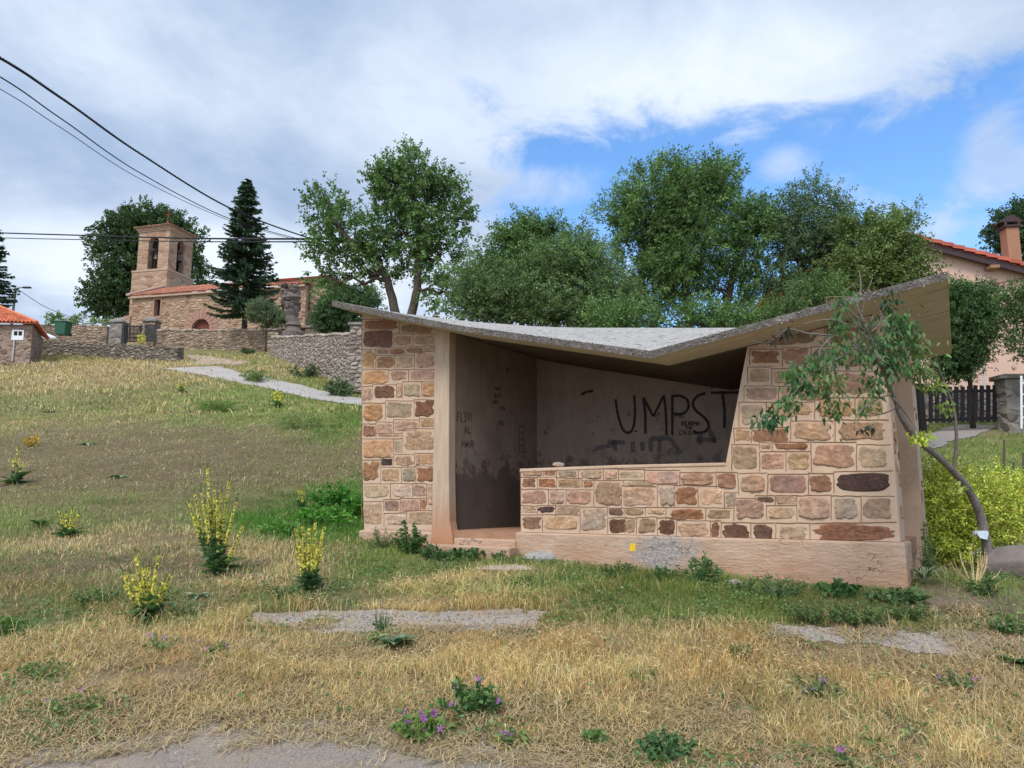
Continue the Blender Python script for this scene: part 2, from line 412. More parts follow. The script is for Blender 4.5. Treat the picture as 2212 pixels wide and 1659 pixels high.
M['ceiling'] = plain('dark_ceiling', (.10, .078, .060), .93, .35, 3, .1, .3)  # inner ceiling in a darker tone than the outer soffit
M['floor'] = plain('earthy_floor', (.34, .19, .115), .95, .35, 7, .1, .5)
M['spray'] = plain('black_spray_paint', (.028, .024, .023), .7, .3, 20)
M['sprayblue'] = plain('faded_blue_paint', (.135, .11, .10), .8, .4, 12)
M['chalk'] = plain('chalk_scribble', (.27, .24, .21), .9, .3, 20)
M['charcoal'] = plain('charcoal_scribble', (.10, .065, .055), .9, .3, 20)
M['yellow'] = plain('yellow_paint', (.75, .46, .03), .8, .2, 30)
def rubble(name, c1, c2, c3, sc=(2.2, 4.6), mort=(.33, .25, .18), bmp=.8, joint=.35):
    def fn(q, b, o):
        u = uvc(q); wv = q.n('ShaderNodeVectorMath', operation='SUBTRACT'); q.put(wv.inputs[0], q.noise(u, 1.6, 3, .5, col=True)); wv.inputs[1].default_value = (.5, .5, .5)
        v = q.vadd(q.vmul(u, (sc[0], sc[1], 1)), q.vmul(wv.outputs[0], (.9, 1.1, 0)))
        vo = q.n('ShaderNodeTexVoronoi', feature='F1', distance='CHEBYCHEV'); q.put(vo.inputs['Vector'], v); vo.inputs['Scale'].default_value = 1; vo.inputs['Randomness'].default_value = .75
        ve = q.n('ShaderNodeTexVoronoi', feature='DISTANCE_TO_EDGE'); q.put(ve.inputs['Vector'], v); ve.inputs['Scale'].default_value = 1; ve.inputs['Randomness'].default_value = .75
        h = q.n('ShaderNodeSeparateColor'); q.put(h.inputs[0], vo.outputs['Color'])
        n = q.noise(u, 7, 5, .65)
        c = q.mix(h.outputs[0], c1, c2); c = q.mix(q.rng(h.outputs[1], .6, .95), c, c3)
        c = q.mix(q.rng(n, .3, .8, 0, .45), c, tuple(x * .6 for x in c1))
        e = q.rng(ve.outputs[0], .02, .12)
        c = q.mix(q.m('MULTIPLY', q.m('SUBTRACT', 1.0, e), joint * 2), c, mort)
        q.put(b.inputs['Base Color'], c)
        bump(q, b, q.m('ADD', q.rng(ve.outputs[0], 0, .3), q.m('MULTIPLY', n, .35)), bmp, .12)
    return mat(name, fn, .93, .1)
M['churchwall'] = rubble('church_rubble', (.36, .22, .135), (.50, .35, .235), (.27, .13, .085), (1.6, 3.3), (.30, .22, .15))
M['towerwall'] = rubble('tower_ashlar', (.38, .235, .15), (.50, .34, .23), (.30, .15, .10), (1.1, 2.0), (.34, .24, .165), .5)
M['yardwall'] = rubble('yard_rubble', (.33, .23, .155), (.42, .32, .225), (.20, .14, .10), (2.2, 4.6), (.2, .14, .1), .9)
M['greywall'] = rubble('grey_drystone', (.34, .275, .22), (.45, .38, .315), (.25, .18, .14), (3.0, 4.5), (.20, .165, .14), 1.0)
M['darkwall'] = rubble('mossy_drystone', (.20, .165, .125), (.30, .25, .19), (.14, .11, .085), (2.2, 4.6), (.10, .08, .06), 1.0)
M['hutwall'] = rubble('hut_stone', (.26, .165, .12), (.34, .25, .19), (.19, .115, .09), (2.2, 3.8), (.33, .25, .19), .6)
M['pillarstone'] = rubble('pillar_stone', (.24, .205, .17), (.33, .28, .23), (.19, .155, .13), (1.8, 2.6), (.22, .19, .16), .7)
M['dressed'] = plain('dressed_stone', (.42, .29, .21), .9, .3, 4, .1, .4)
M['redstone'] = plain('red_dressed_stone', (.36, .20, .145), .9, .3, 4, .1, .4)
M['tile_old'] = plain('old_clay_tile', (.36, .155, .085), .85, .4, 3, .2, .3)
M['tile_red'] = plain('red_clay_tile', (.45, .105, .06), .8, .25, 4)
M['tile_orange'] = plain('orange_clay_tile', (.62, .20, .075), .8, .28, 3)
M['tile_brown'] = plain('weathered_brown_tile', (.30, .165, .105), .9, .35, 4)
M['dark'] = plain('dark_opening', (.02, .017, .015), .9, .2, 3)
M['bell'] = plain('bronze_bell', (.09, .075, .055), .5, .3, 6, .5, 0, .6)
M['wood_dark'] = plain('dark_stained_wood', (.014, .011, .011), .7, .4, 12, .2, .2)
M['door_red'] = plain('red_brown_door', (.16, .05, .035), .7, .3, 8)
M['iron'] = plain('dark_iron', (.03, .03, .03), .6, .3, 10, .4)
M['pink'] = plain('pink_render', (.60, .395, .30), .92, .06, 1.2, .1, .15)
M['verge'] = plain('dark_brown_verge', (.06, .035, .035), .6, .2, 5)
M['chim'] = plain('chimney_render', (.33, .17, .10), .92, .2, 4)
M['white'] = plain('white_paint', (.72, .72, .70), .5, .06, 6, .3)
M['bin'] = plain('green_plastic', (.02, .085, .045), .45, .1, 4, .4)
M['cable'] = plain('black_cable', (.015, .015, .016), .6, .1, 10)
M['pole'] = plain('grey_pole', (.13, .12, .11), .8, .2, 6)
M['galv'] = plain('galvanised_pipe', (.42, .42, .40), .45, .15, 6, .5)
M['stake'] = plain('weathered_stake', (.10, .075, .055), .9, .35, 14)
M['rag'] = plain('grey_white_rag', (.55, .60, .62), .8, .15, 30)
M['bird'] = plain('dark_feathers', (.02, .02, .022), .8, .2, 10)
def fn(q, b, o):
    u = geo(q); s_ = q.n('ShaderNodeSeparateXYZ'); q.put(s_.inputs[0], uvc(q))
    f = q.m('FRACT', q.m('MULTIPLY', q.m('ADD', s_.outputs[0], q.m('MULTIPLY', s_.outputs[1], .7)), 3.2))
    q.put(b.inputs['Base Color'], q.mix(q.rng(f, .49, .51), (.78, .76, .73), (.78, .13, .045)))
M['tape'] = mat('red_white_tape', fn, .5, .3)
def fn(q, b, o):      # road: worn chip-seal asphalt
    p = geo(q); n = q.noise(p, 70, 4, .7); n2 = q.noise(p, 1.8, 5, .6); n3 = q.noise(p, 9, 5, .7)
    c = q.mix(q.rng(n, .35, .68), (.15, .12, .098), (.38, .315, .255)); c = q.mix(q.rng(n2, .42, .7, 0, .7), c, (.31, .235, .165))
    c = q.mix(q.rng(n3, .58, .7, 0, .6), c, (.36, .275, .185))
    q.put(b.inputs['Base Color'], c); bump(q, b, n, .9, .012)
M['road'] = mat('worn_asphalt', fn, .95, .1)
def fn(q, b, o):
    p = geo(q); n = q.noise(p, 75, 5, .8); n2 = q.noise(p, 1.6, 5, .6); n3 = q.noise(p, 7, 6, .75)
    c = q.mix(q.rng(n, .38, .62), (.15, .125, .105), (.45, .39, .33)); c = q.mix(q.rng(n2, .4, .7, 0, .7), c, (.36, .27, .20))
    c = q.mix(q.rng(n3, .50, .62, 0, .8), c, (.30, .215, .145))
    q.put(b.inputs['Base Color'], c); bump(q, b, n, .7, .01)
M['gutter'] = mat('old_concrete_channel', fn, .95, .1)
def fn(q, b, o):
    p = geo(q); n = q.noise(p, 12, 5, .65); n2 = q.noise(p, .8, 4, .6)
    c = q.mix(q.rng(n, .3, .7), (.31, .275, .245), (.43, .39, .35)); c = q.mix(q.rng(n2, .4, .7, 0, .7), c, (.33, .26, .20))
    q.put(b.inputs['Base Color'], c); bump(q, b, n, .3, .01)
M['path'] = mat('pale_concrete_path', fn, .93, .1)
def fn(q, b, o):      # earth, thatch and short turf
    p = geo(q); n = q.noise(p, 9, 7, .75); n2 = q.noise(p, 45, 5, .75); n3 = q.noise(q.vmul(p, (.35, 1, 1)), 3.0, 6, .7)
    c = tintn(q)
    c = q.mix(q.rng(n, .36, .66, .75, 0), c, q.mix(1.0, c, (.52, .50, .46), 'MULTIPLY'))
    c = q.mix(q.rng(n2, .50, .72, 0, .6), c, q.mix(1.0, c, (1.75, 1.62, 1.35), 'MULTIPLY'))
    c = q.mix(q.rng(n3, .5, .7, 0, .45), c, q.mix(1.0, c, (.7, .82, .55), 'MULTIPLY'))
    q.put(b.inputs['Base Color'], c); bump(q, b, q.m('ADD', n, q.m('MULTIPLY', n2, .6)), 1.0, .05)
M['ground'] = mat('turf_and_earth', fn, .97, .05)

# ================================================================== THE GROUND
PATCH = []       # (centre x, y, radius x, y, kind, weight)
def patch(px, py, rx, ry, kind, w=1.0):
    g = G(px, py); g1 = G(px, py - ry); g2 = G(px, py + ry)
    PATCH.append((g[0], g[1], max(rx / F * g[1], .05), max((g1[1] - g2[1]) / 2, .06), kind, w))
KINDS = ['straw', 'green', 'lush', 'olive', 'dirt', 'brown']
for a in [
    # upper slope
    (120, 795, 330, 22, 'straw', .9), (150, 850, 260, 26, 'olive', .6), (330, 800, 160, 25, 'straw', .5), (60, 840, 260, 22, 'straw', .5),
    (430, 870, 220, 30, 'green', .4), (600, 905, 190, 28, 'green', .7), (700, 950, 100, 45, 'green', .6), (330, 890, 260, 30, 'straw', .35),
    (620, 845, 120, 22, 'green', .7), (90, 880, 160, 16, 'olive', .8), (700, 1090, 130, 45, 'lush', 1.8), (740, 1130, 60, 30, 'lush', 2.0),
    (640, 1140, 110, 22, 'lush', 1.5), (740, 920, 50, 40, 'lush', .8), (800, 1165, 60, 20, 'green', 1.0),
    (430, 1000, 440, 75, 'brown', 2.0), (330, 935, 300, 35, 'brown', .6), (120, 950, 150, 30, 'brown', .8), (560, 1080, 150, 25, 'olive', 1.2), (300, 1060, 350, 20, 'olive', .8),
    (60, 1110, 110, 45, 'green', .8), (330, 1110, 200, 22, 'olive', .8), (260, 1165, 300, 16, 'straw', .45), (120, 1250, 220, 40, 'brown', 1.2), (100, 1290, 220, 30, 'olive', .8), (420, 1210, 120, 30, 'brown', .7),
    (560, 1180, 120, 40, 'straw', .8), (560, 1250, 70, 40, 'straw', .4), (520, 1290, 130, 22, 'olive', .9), (560, 1310, 150, 14, 'brown', .7), (720, 1285, 90, 22, 'olive', .7),
    (560, 785, 120, 12, 'green', .5), (690, 790, 90, 20, 'straw', .9), (450, 755, 80, 10, 'olive', .9), (700, 815, 70, 20, 'green', .5),
    # in front of the shelter
    (880, 1220, 120, 35, 'green', .6), (1010, 1250, 150, 30, 'straw', .8), (1330, 1280, 200, 40, 'green', .8), (1500, 1280, 170, 40, 'lush', .7), (1420, 1300, 160, 20, 'olive', .8), (1700, 1310, 170, 35, 'green', 1.2), (1250, 1235, 90, 25, 'green', .9),
    (1060, 1310, 170, 22, 'straw', .7), (1800, 1340, 180, 20, 'green', .8),
    (2060, 1300, 190, 34, 'dirt', 2.2), (2150, 1330, 90, 24, 'brown', 1.2), (1960, 1285, 120, 14, 'lush', .8), (2180, 1340, 80, 20, 'green', 1.0), (2190, 1430, 50, 25, 'lush', 1.0),
    # foreground
    (300, 1440, 420, 70, 'straw', 1.3), (900, 1470, 400, 70, 'straw', 1.2), (1500, 1430, 500, 60, 'straw', 1.2), (2000, 1520, 350, 90, 'straw', 1.2), (1600, 1580, 300, 60, 'straw', .9), (60, 1420, 120, 50, 'straw', .7),
    (60, 1590, 140, 30, 'straw', .5), (130, 1550, 90, 40, 'green', .9), (700, 1500, 120, 30, 'olive', .6), (1250, 1520, 140, 30, 'olive', .6), (1350, 1460, 160, 20, 'green', .4), (1900, 1560, 180, 30, 'olive', .7), (1150, 1560, 120, 30, 'brown', .6), (1430, 1620, 60, 30, 'green', .7), (970, 1510, 60, 25, 'green', .5), (300, 1575, 250, 18, 'dirt', .8), (480, 1545, 60, 14, 'dirt', 1.0),
    (20, 1360, 60, 14, 'lush', 1.2), (1750, 1620, 200, 40, 'olive', .6), (2000, 1640, 150, 30, 'olive', .5), (560, 1590, 160, 14, 'dirt', .8), (760, 1590, 80, 10, 'dirt', .6),
    # right hand lawn
    (2200, 1000, 160, 50, 'green', 1.0), (2100, 935, 60, 14, 'dirt', 1.0), (2150, 1180, 80, 25, 'olive', 1.2)]:
    patch(*a)
BASE = {'straw': (.55, .40, .215), 'green': (.21, .235, .072), 'lush': (.095, .19, .032), 'olive': (.225, .21, .09), 'dirt': (.29, .215, .155), 'brown': (.235, .18, .10)}
def weights(x, y):
    w = np.zeros((len(KINDS), len(x)))
    w[4] = np.where(y < 10, .04, .0) + .45 * (fbm(x * 1.1 + 15, y * 1.1, 11, 3) - .52); w[0] = np.where(y < 7.3, .34, .2) + .25 * (fbm(x * .8, y * .8, 5) - .5); w[3] = .16 + .35 * (fbm(x * .6 + 9, y * .6, 6) - .5); w[5] = np.where(y < 9.5, .14, .04) + .3 * (fbm(x * 1.3 + 5, y * 1.3, 9) - .5); w[1] = np.where(y > 12, .22, .15) + np.where(y > 12, .25, .5) * (fbm(x * 1.1 + 3, y * 1.1, 8) - .5)
    w = np.maximum(w, .01)
    for cx, cy, rx, ry, kd, ww in PATCH:
        d = ((x - cx) / rx) ** 2 + ((y - cy) / ry) ** 2
        w[KINDS.index(kd)] += ww * np.exp(-d * .8)
    j = np.stack([fbm(x * 1.7, y * 1.7, 20 + i, 4) for i in range(len(KINDS))])
    w = w * (.35 + 1.6 * np.clip(j - .12, 0, 1)); w = w ** 1.8
    return w / w.sum(0)
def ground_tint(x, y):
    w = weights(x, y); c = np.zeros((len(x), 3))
    soil = {'straw': (.33, .24, .145), 'brown': (.20, .15, .088)}  # soil colours, darkened to paint in the shade between the blades
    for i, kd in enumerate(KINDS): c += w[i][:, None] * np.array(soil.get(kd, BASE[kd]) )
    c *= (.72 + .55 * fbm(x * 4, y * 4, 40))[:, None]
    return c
def axis(lo, fine_lo, fine_hi, hi, step, grow=1.09):
    a = list(np.arange(fine_lo, fine_hi, step)); s, v = step, fine_hi
    while v < hi: a.append(v); s *= grow; v += s
    a.append(hi); s, v, pre = step, fine_lo, []
    while True:
        s *= grow; v -= s
        if v <= lo: pre.append(lo); break
        pre.append(v)
    return np.array(pre[::-1] + a)
gx, gy = axis(-500, -9, 7, 500, .13), axis(-60, 4, 15, 600, .11, 1.05)
X, Y_ = np.meshgrid(gx, gy); xv, yv = X.ravel(), Y_.ravel()
zv = gz(xv, yv)
nx, ny = len(gx), len(gy); I = np.arange(nx * ny).reshape(ny, nx)
gq = np.stack([I[:-1, :-1].ravel(), I[:-1, 1:].ravel(), I[1:, 1:].ravel(), I[1:, :-1].ravel()], 1)
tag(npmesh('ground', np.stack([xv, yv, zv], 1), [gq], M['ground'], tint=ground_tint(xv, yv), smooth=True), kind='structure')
def gsurf(x, y):        # height of the ground sheet itself
    x = np.atleast_1d(np.asarray(x, float)); y = np.atleast_1d(np.asarray(y, float))
    i = np.clip(np.searchsorted(gx, x) - 1, 0, nx - 2); j = np.clip(np.searchsorted(gy, y) - 1, 0, ny - 2)
    fx = (x - gx[i]) / (gx[i + 1] - gx[i]); fy = (y - gy[j]) / (gy[j + 1] - gy[j]); Z = zv.reshape(ny, nx)
    return (Z[j, i] * (1 - fx) + Z[j, i + 1] * fx) * (1 - fy) + (Z[j + 1, i] * (1 - fx) + Z[j + 1, i + 1] * fx) * fy
def sheet(name, mt, inside, x0, x1, y0, y1, step, lift=.012, thick=.0):
    """A thin sheet following the ground wherever inside(x, y) holds (ragged edge)."""
    xs, ys = np.arange(x0, x1, step), np.arange(y0, y1, step); A, B = np.meshgrid(xs, ys)
    ok = inside(A.ravel(), B.ravel()).reshape(A.shape); c = ok[:-1, :-1] & ok[:-1, 1:] & ok[1:, :-1] & ok[1:, 1:]
    J = np.arange(A.size).reshape(A.shape)
    qd = np.stack([J[:-1, :-1][c], J[:-1, 1:][c], J[1:, 1:][c], J[1:, :-1][c]], 1)
    us, inv = np.unique(qd.ravel(), return_inverse=True); px_, py_ = A.ravel()[us], B.ravel()[us]
    v = np.stack([px_, py_, gsurf(px_, py_) + lift], 1)
    return tag(npmesh(name, v, [inv.reshape(-1, 4)], mt, smooth=True), kind='structure')
def polyin(poly):
    poly = np.array(poly)[:, :2]
    def f(x, y):
        r = np.zeros(len(x), bool); n = len(poly)
        for i in range(n):
            a, b = poly[i], poly[(i + 1) % n]
            c = ((a[1] > y) != (b[1] > y)) & (x < (b[0] - a[0]) * (y - a[1]) / (b[1] - a[1] + 1e-12) + a[0]); r ^= c
        return r
    return f
def ragged(f, amp, sc, seed):
    return lambda x, y: f(x + amp * (fbm(x * sc, y * sc, seed, 4) - .5) * 2, y + amp * (fbm(x * sc + 31, y * sc, seed + 1, 4) - .5) * 2)
# worn asphalt road along the bottom of the picture
edge = [G(*q) for q in [(-300, 1640), (60, 1622), (250, 1588), (430, 1572), (620, 1558), (860, 1585), (1050, 1615), (1290, 1645)]]
edge += [np.array([2.5, 4.2, 0]), np.array([8, 3.9, 0]), np.array([60, 3.4, 0]), np.array([60, -3, 0]), np.array([-60, -3, 0]), np.array([-60, 4.0, 0])]
road_in = ragged(ragged(polyin(edge), .16, 2.2, 60), .06, 15, 61)
sheet('road', M['road'], road_in, -9, 9, -1, 5.8, .035, .006)
# broken concrete drainage channel across the grass
ch = [(G(x, y0), G(x, y1)) for x, y0, y1 in [(525, 1326, 1346), (560, 1322, 1354), (640, 1322, 1362), (760, 1318, 1368), (900, 1320, 1362), (1050, 1320, 1366), (1170, 1325, 1362)]]
ch1 = ragged(ragged(polyin([c[0] for c in ch] + [c[1] for c in ch][::-1]), .13, 3.0, 70), .07, 14, 77)
ch = [(G(x, y0), G(x, y1)) for x, y0, y1 in [(1640, 1352, 1378), (1800, 1358, 1388), (1960, 1362, 1405), (2100, 1362, 1425), (2300, 1372, 1420), (2500, 1385, 1420)]]
ch2 = ragged(ragged(polyin([c[0] for c in ch] + [c[1] for c in ch][::-1]), .14, 3.0, 72), .07, 14, 79)
chan_in = lambda x, y: (ch1(x, y) | ch2(x, y)) & (fbm(x * 2.6, y * 4, 75, 4) > .33)
sheet('drainage_channel', M['gutter'], chan_in, -4, 8, 5.5, 8.2, .022, .005)
# concrete lane climbing to the church
up = [(350, 796), (420, 793), (470, 791), (500, 798), (560, 812), (620, 826), (700, 845), (790, 862), (900, 880)]
lo = [(345, 797), (400, 806), (440, 812), (500, 825), (560, 838), (620, 851), (700, 868), (790, 881), (900, 900)]
UP, LO = [G(*q) for q in up], [G(*q) for q in lo]
path_in = ragged(polyin(UP + LO[::-1]), .15, 1.5, 80)
sheet('path', M['path'], path_in, min(p[0] for p in UP + LO) - 1, max(p[0] for p in UP + LO) + 1, min(p[1] for p in LO) - 1, max(p[1] for p in UP) + 1, .14, .03)
tr = [G(*q) for q in [(430, 790), (500, 790), (545, 782), (470, 772), (410, 766), (390, 770)]]
dirt_in = ragged(polyin(tr), .4, .6, 84)
sheet('dirt_track', plain('pale_dirt', (.34, .25, .18), .96, .25, 2, .05, .5), dirt_in, min(p[0] for p in tr) - 1, max(p[0] for p in tr) + 1, min(p[1] for p in tr) - 1, max(p[1] for p in tr) + 1, .25, .02)
tr = [G(*q) for q in [(1985, 965), (2020, 975), (2060, 955), (2130, 935), (2160, 922), (2080, 918), (2030, 925), (1985, 940)]]
gravel_in = ragged(polyin(tr), .25, .9, 86)
sheet('gravel_path', plain('grey_gravel', (.27, .23, .20), .96, .3, 20, .05, .6), gravel_in, min(p[0] for p in tr) - 1, max(p[0] for p in tr) + 1, min(p[1] for p in tr) - 1, max(p[1] for p in tr) + 1, .12, .02)

# ================================================================== THE SHELTER
TH = R_(33)
d = np.array([math.cos(TH), -math.sin(TH), 0.0]); n = np.array([math.sin(TH), math.cos(TH), 0.0]); zz = np.array([0, 0, 1.0])
R0 = P(1945, 1172, 8.1); R0g = np.array([R0[0], R0[1], 0.0])
def S(s, o, z): return R0g + d * s + n * o + zz * z
def hit(px, py, o=0.0):            # point of the front (o=0) or a parallel plane under a picture point -> s, z
    r = ray(px, py); p = r * ((n @ R0 + o) / (n @ r)); return (p - R0g) @ d, p[2]
def hits(px, py, s0):              # point of a cross wall at s0 -> o, z
    r = ray(px, py); p = r * ((d @ R0g + s0) / (d @ r)); return (p - R0g) @ n, p[2]
sh = empty('bus_shelter', S(-3.5, 1, -.9), 'abandoned open stone bus shelter under a sagging butterfly concrete roof', 'shelter')
DB = 2.5                            # inner depth
ZF = -.43                           # floor level
SOFF = [(-7.8, 3.04), (-5.3, 2.33), (-2.45, 1.66), (.66, 2.13)]
def soff(s, o=0.0):
    z = np.interp(s, [q[0] for q in SOFF], [q[1] for q in SOFF])
    return z - max(0.0, (s + 2.45) / 3.1) * .035 * (o + .6)
def wall(poly, o0, o1, name, mt=None, parent=sh):
    mb = MB(); mb.prism([S(s, o0, z) for s, z in poly], n * (o1 - o0)); return mb.build(name, mt or M['mortar'], parent)
# left pier, parapet and right pier are separate runs of masonry
pier = [(-7.54, ZF - .03), (-6.15, ZF - .03), (-6.15, 2.575), (-6.9, 2.79), (-7.72, 3.02), (-7.72, 2.2), (-7.62, .6)]
pierL = wall(pier, 0, .4, 'stone_pier')
parap = [(-4.65, ZF + .005), (-1.72, ZF + .005), (-1.79, .43), (-3.2, .435), (-4.64, .42)]
parapet = wall(parap, 0, .3, 'parapet')
tall = [(-1.72, ZF + .005), (0, ZF + .005), (0, soff(0) + .01), (-.8, soff(-.8) + .01), (-1.47, soff(-1.47) + .01), (-1.79, .43)]
pierR = wall(tall, 0, .42, 'tall_stone_pier')
capm = MB(); capm.prism([S(s, -.012, z) for s, z in [(-4.66, .385), (-4.65, .428), (-3.2, .442), (-1.80, .438), (-1.79, .40), (-3.2, .402)]], n * .325); capm.build('coping', M['mortar'], parapet, .008)
# stones: corners in the picture -> the wall plane; each stone is a split face standing proud of the pointing
ST = {'t': (.40, .25, .145), 'p': (.37, .22, .145), 'g': (.34, .25, .165), 'o': (.385, .205, .09), 'd': (.15, .078, .05), 'b': (.26, .135, .075),
      'r': (.28, .13, .07), 'u': (.29, .165, .12), 'e': (.45, .30, .185), 'k': (.075, .045, .036), 'w': (.44, .335, .235), 'm': (.28, .175, .10)}
def z2(x, y): return (800 + x * .45208) * .92167, (680 + y * .45208) * .92167
def z3(x, y): return (1600 + x * .48222) * .92167, (600 + y * .48222) * .92167
L_ = [(107, 152, 300, 204, 'b'), (300, 168, 493, 228, 'm'), (107, 205, 272, 300, 'd'), (272, 228, 372, 290, 'p'), (372, 230, 493, 288, 'g'), (107, 308, 180, 408, 'o'), (180, 300, 247, 338, 'u'), (247, 297, 330, 336, 'b'), (330, 293, 430, 331, 'u'),
      (430, 288, 493, 322, 'e'), (180, 340, 278, 408, 'b'), (278, 338, 380, 408, 'g'), (380, 318, 493, 408, 'p'), (107, 410, 245, 494, 'o'), (245, 412, 350, 472, 'm'), (350, 412, 493, 470, 'p'), (107, 498, 163, 578, 'p'), (163, 490, 285, 566, 'd'),
      (285, 486, 318, 562, 'e'), (318, 474, 418, 560, 'g'), (418, 474, 493, 558, 'o'), (107, 586, 228, 682, 'o'), (228, 574, 377, 668, 'g'), (377, 568, 493, 660, 'd'), (107, 694, 180, 766, 'b'), (180, 684, 270, 750, 'p'), (270, 672, 405, 736, 'p'),
      (405, 666, 493, 712, 'o'), (180, 742, 318, 766, 't'), (107, 772, 270, 876, 'o'), (270, 770, 315, 850, 'g'), (315, 718, 493, 842, 'p'), (107, 880, 205, 996, 'b'), (205, 868, 270, 914, 'k'), (270, 850, 380, 918, 't'), (380, 846, 410, 912, 'u'),
      (410, 846, 493, 908, 'o'), (205, 918, 312, 998, 't'), (312, 916, 388, 998, 'g'), (388, 912, 495, 998, 'b'), (107, 1002, 255, 1086, 'w'), (255, 1002, 370, 1078, 'w'), (370, 1004, 442, 1074, 'p'), (442, 1006, 495, 1120, 'e'), (107, 1096, 220, 1222, 'e'),
      (220, 1084, 305, 1150, 'u'), (305, 1080, 410, 1152, 'p'), (410, 1080, 442, 1140, 'b'), (222, 1156, 340, 1222, 'e'), (340, 1140, 497, 1222, 'p')]
Pp = [(930, 926, 1048, 968, 't'), (1048, 928, 1116, 964, 'r'), (1116, 928, 1230, 976, 'e'), (1230, 926, 1360, 984, 't'), (1360, 928, 1436, 984, 't'), (1436, 930, 1572, 982, 'e'), (1572, 934, 1756, 1010, 'p'), (1756, 944, 1936, 1016, 'u'),
      (930, 972, 1016, 1028, 'b'), (1016, 970, 1116, 1030, 'r'), (1116, 974, 1250, 1028, 't'), (1250, 986, 1306, 1024, 'r'), (1310, 986, 1464, 1122, 'm'), (1464, 986, 1644, 1014, 'g'), (930, 1032, 1074, 1114, 'u'), (1074, 1034, 1164, 1112, 'p'), (1164, 1034, 1304, 1118, 'p'),
      (1452, 1016, 1634, 1126, 'e'), (1640, 1008, 1742, 1126, 'g'), (1728, 1010, 1850, 1120, 'r'), (1850, 1018, 1986, 1124, 'e'), (1986, 1048, 2056, 1130, 'g'), (930, 1118, 1016, 1158, 'e'), (1016, 1116, 1112, 1158, 'k'), (1112, 1118, 1238, 1172, 't'), (1238, 1126, 1380, 1256, 'w'), (1380, 1128, 1466, 1170, 'd'),
      (1466, 1128, 1576, 1170, 'm'), (1576, 1126, 1686, 1168, 'e'), (1686, 1126, 1890, 1196, 'r'), (1890, 1130, 2032, 1190, 'm'), (930, 1166, 1042, 1244, 'b'), (1042, 1164, 1236, 1250, 't'), (1382, 1180, 1484, 1264, 'd'), (1470, 1182, 1530, 1264, 't'), (1532, 1176, 1638, 1266, 'm'),
      (1638, 1180, 1736, 1276, 'd'), (1738, 1194, 1912, 1286, 't'), (1914, 1196, 1966, 1292, 'b')]
Rr = [(360, 330, 660, 440, 'm'), (690, 296, 850, 430, 'b'), (700, 200, 945, 300, 'd'), (850, 310, 955, 440, 'm'), (325, 452, 480, 528, 'b'), (484, 446, 620, 538, 'p'), (624, 440, 742, 540, 'm'), (746, 440, 962, 542, 'p'), (316, 540, 432, 622, 't'), (432, 546, 562, 626, 't'), (566, 544, 670, 632, 'g'), (690, 560, 965, 680, 'u'),
      (298, 632, 468, 706, 'u'), (468, 632, 560, 706, 'p'), (562, 634, 690, 706, 'p'), (272, 712, 404, 830, 'g'), (404, 712, 640, 786, 't'), (642, 688, 836, 790, 'o'), (838, 688, 985, 790, 't'), (250, 834, 336, 906, 't'), (336, 834, 522, 906, 'b'), (526, 800, 736, 904, 'p'), (740, 798, 1000, 906, 'm'),
      (238, 916, 370, 1042, 'm'), (372, 908, 436, 944, 't'), (436, 904, 618, 946, 'b'), (374, 950, 500, 1044, 'p'), (502, 948, 620, 1046, 't'), (624, 904, 845, 1046, 'u'), (847, 918, 1006, 1044, 'w'), (162, 1050, 268, 1136, 'b'), (270, 1056, 412, 1158, 'p'), (414, 1058, 610, 1158, 'u'), (612, 1058, 732, 1156, 'b'), (734, 1046, 1018, 1152, 'k'),
      (248, 1178, 406, 1284, 'u'), (350, 1166, 448, 1200, 'd'), (450, 1164, 558, 1212, 'p'), (408, 1214, 552, 1284, 't'), (556, 1164, 722, 1286, 'p'), (724, 1166, 864, 1286, 'g'), (866, 1168, 1028, 1288, 't'), (186, 1294, 330, 1394, 'd'), (332, 1298, 450, 1390, 'd'), (452, 1298, 614, 1392, 't'), (618, 1296, 1040, 1392, 'r')]
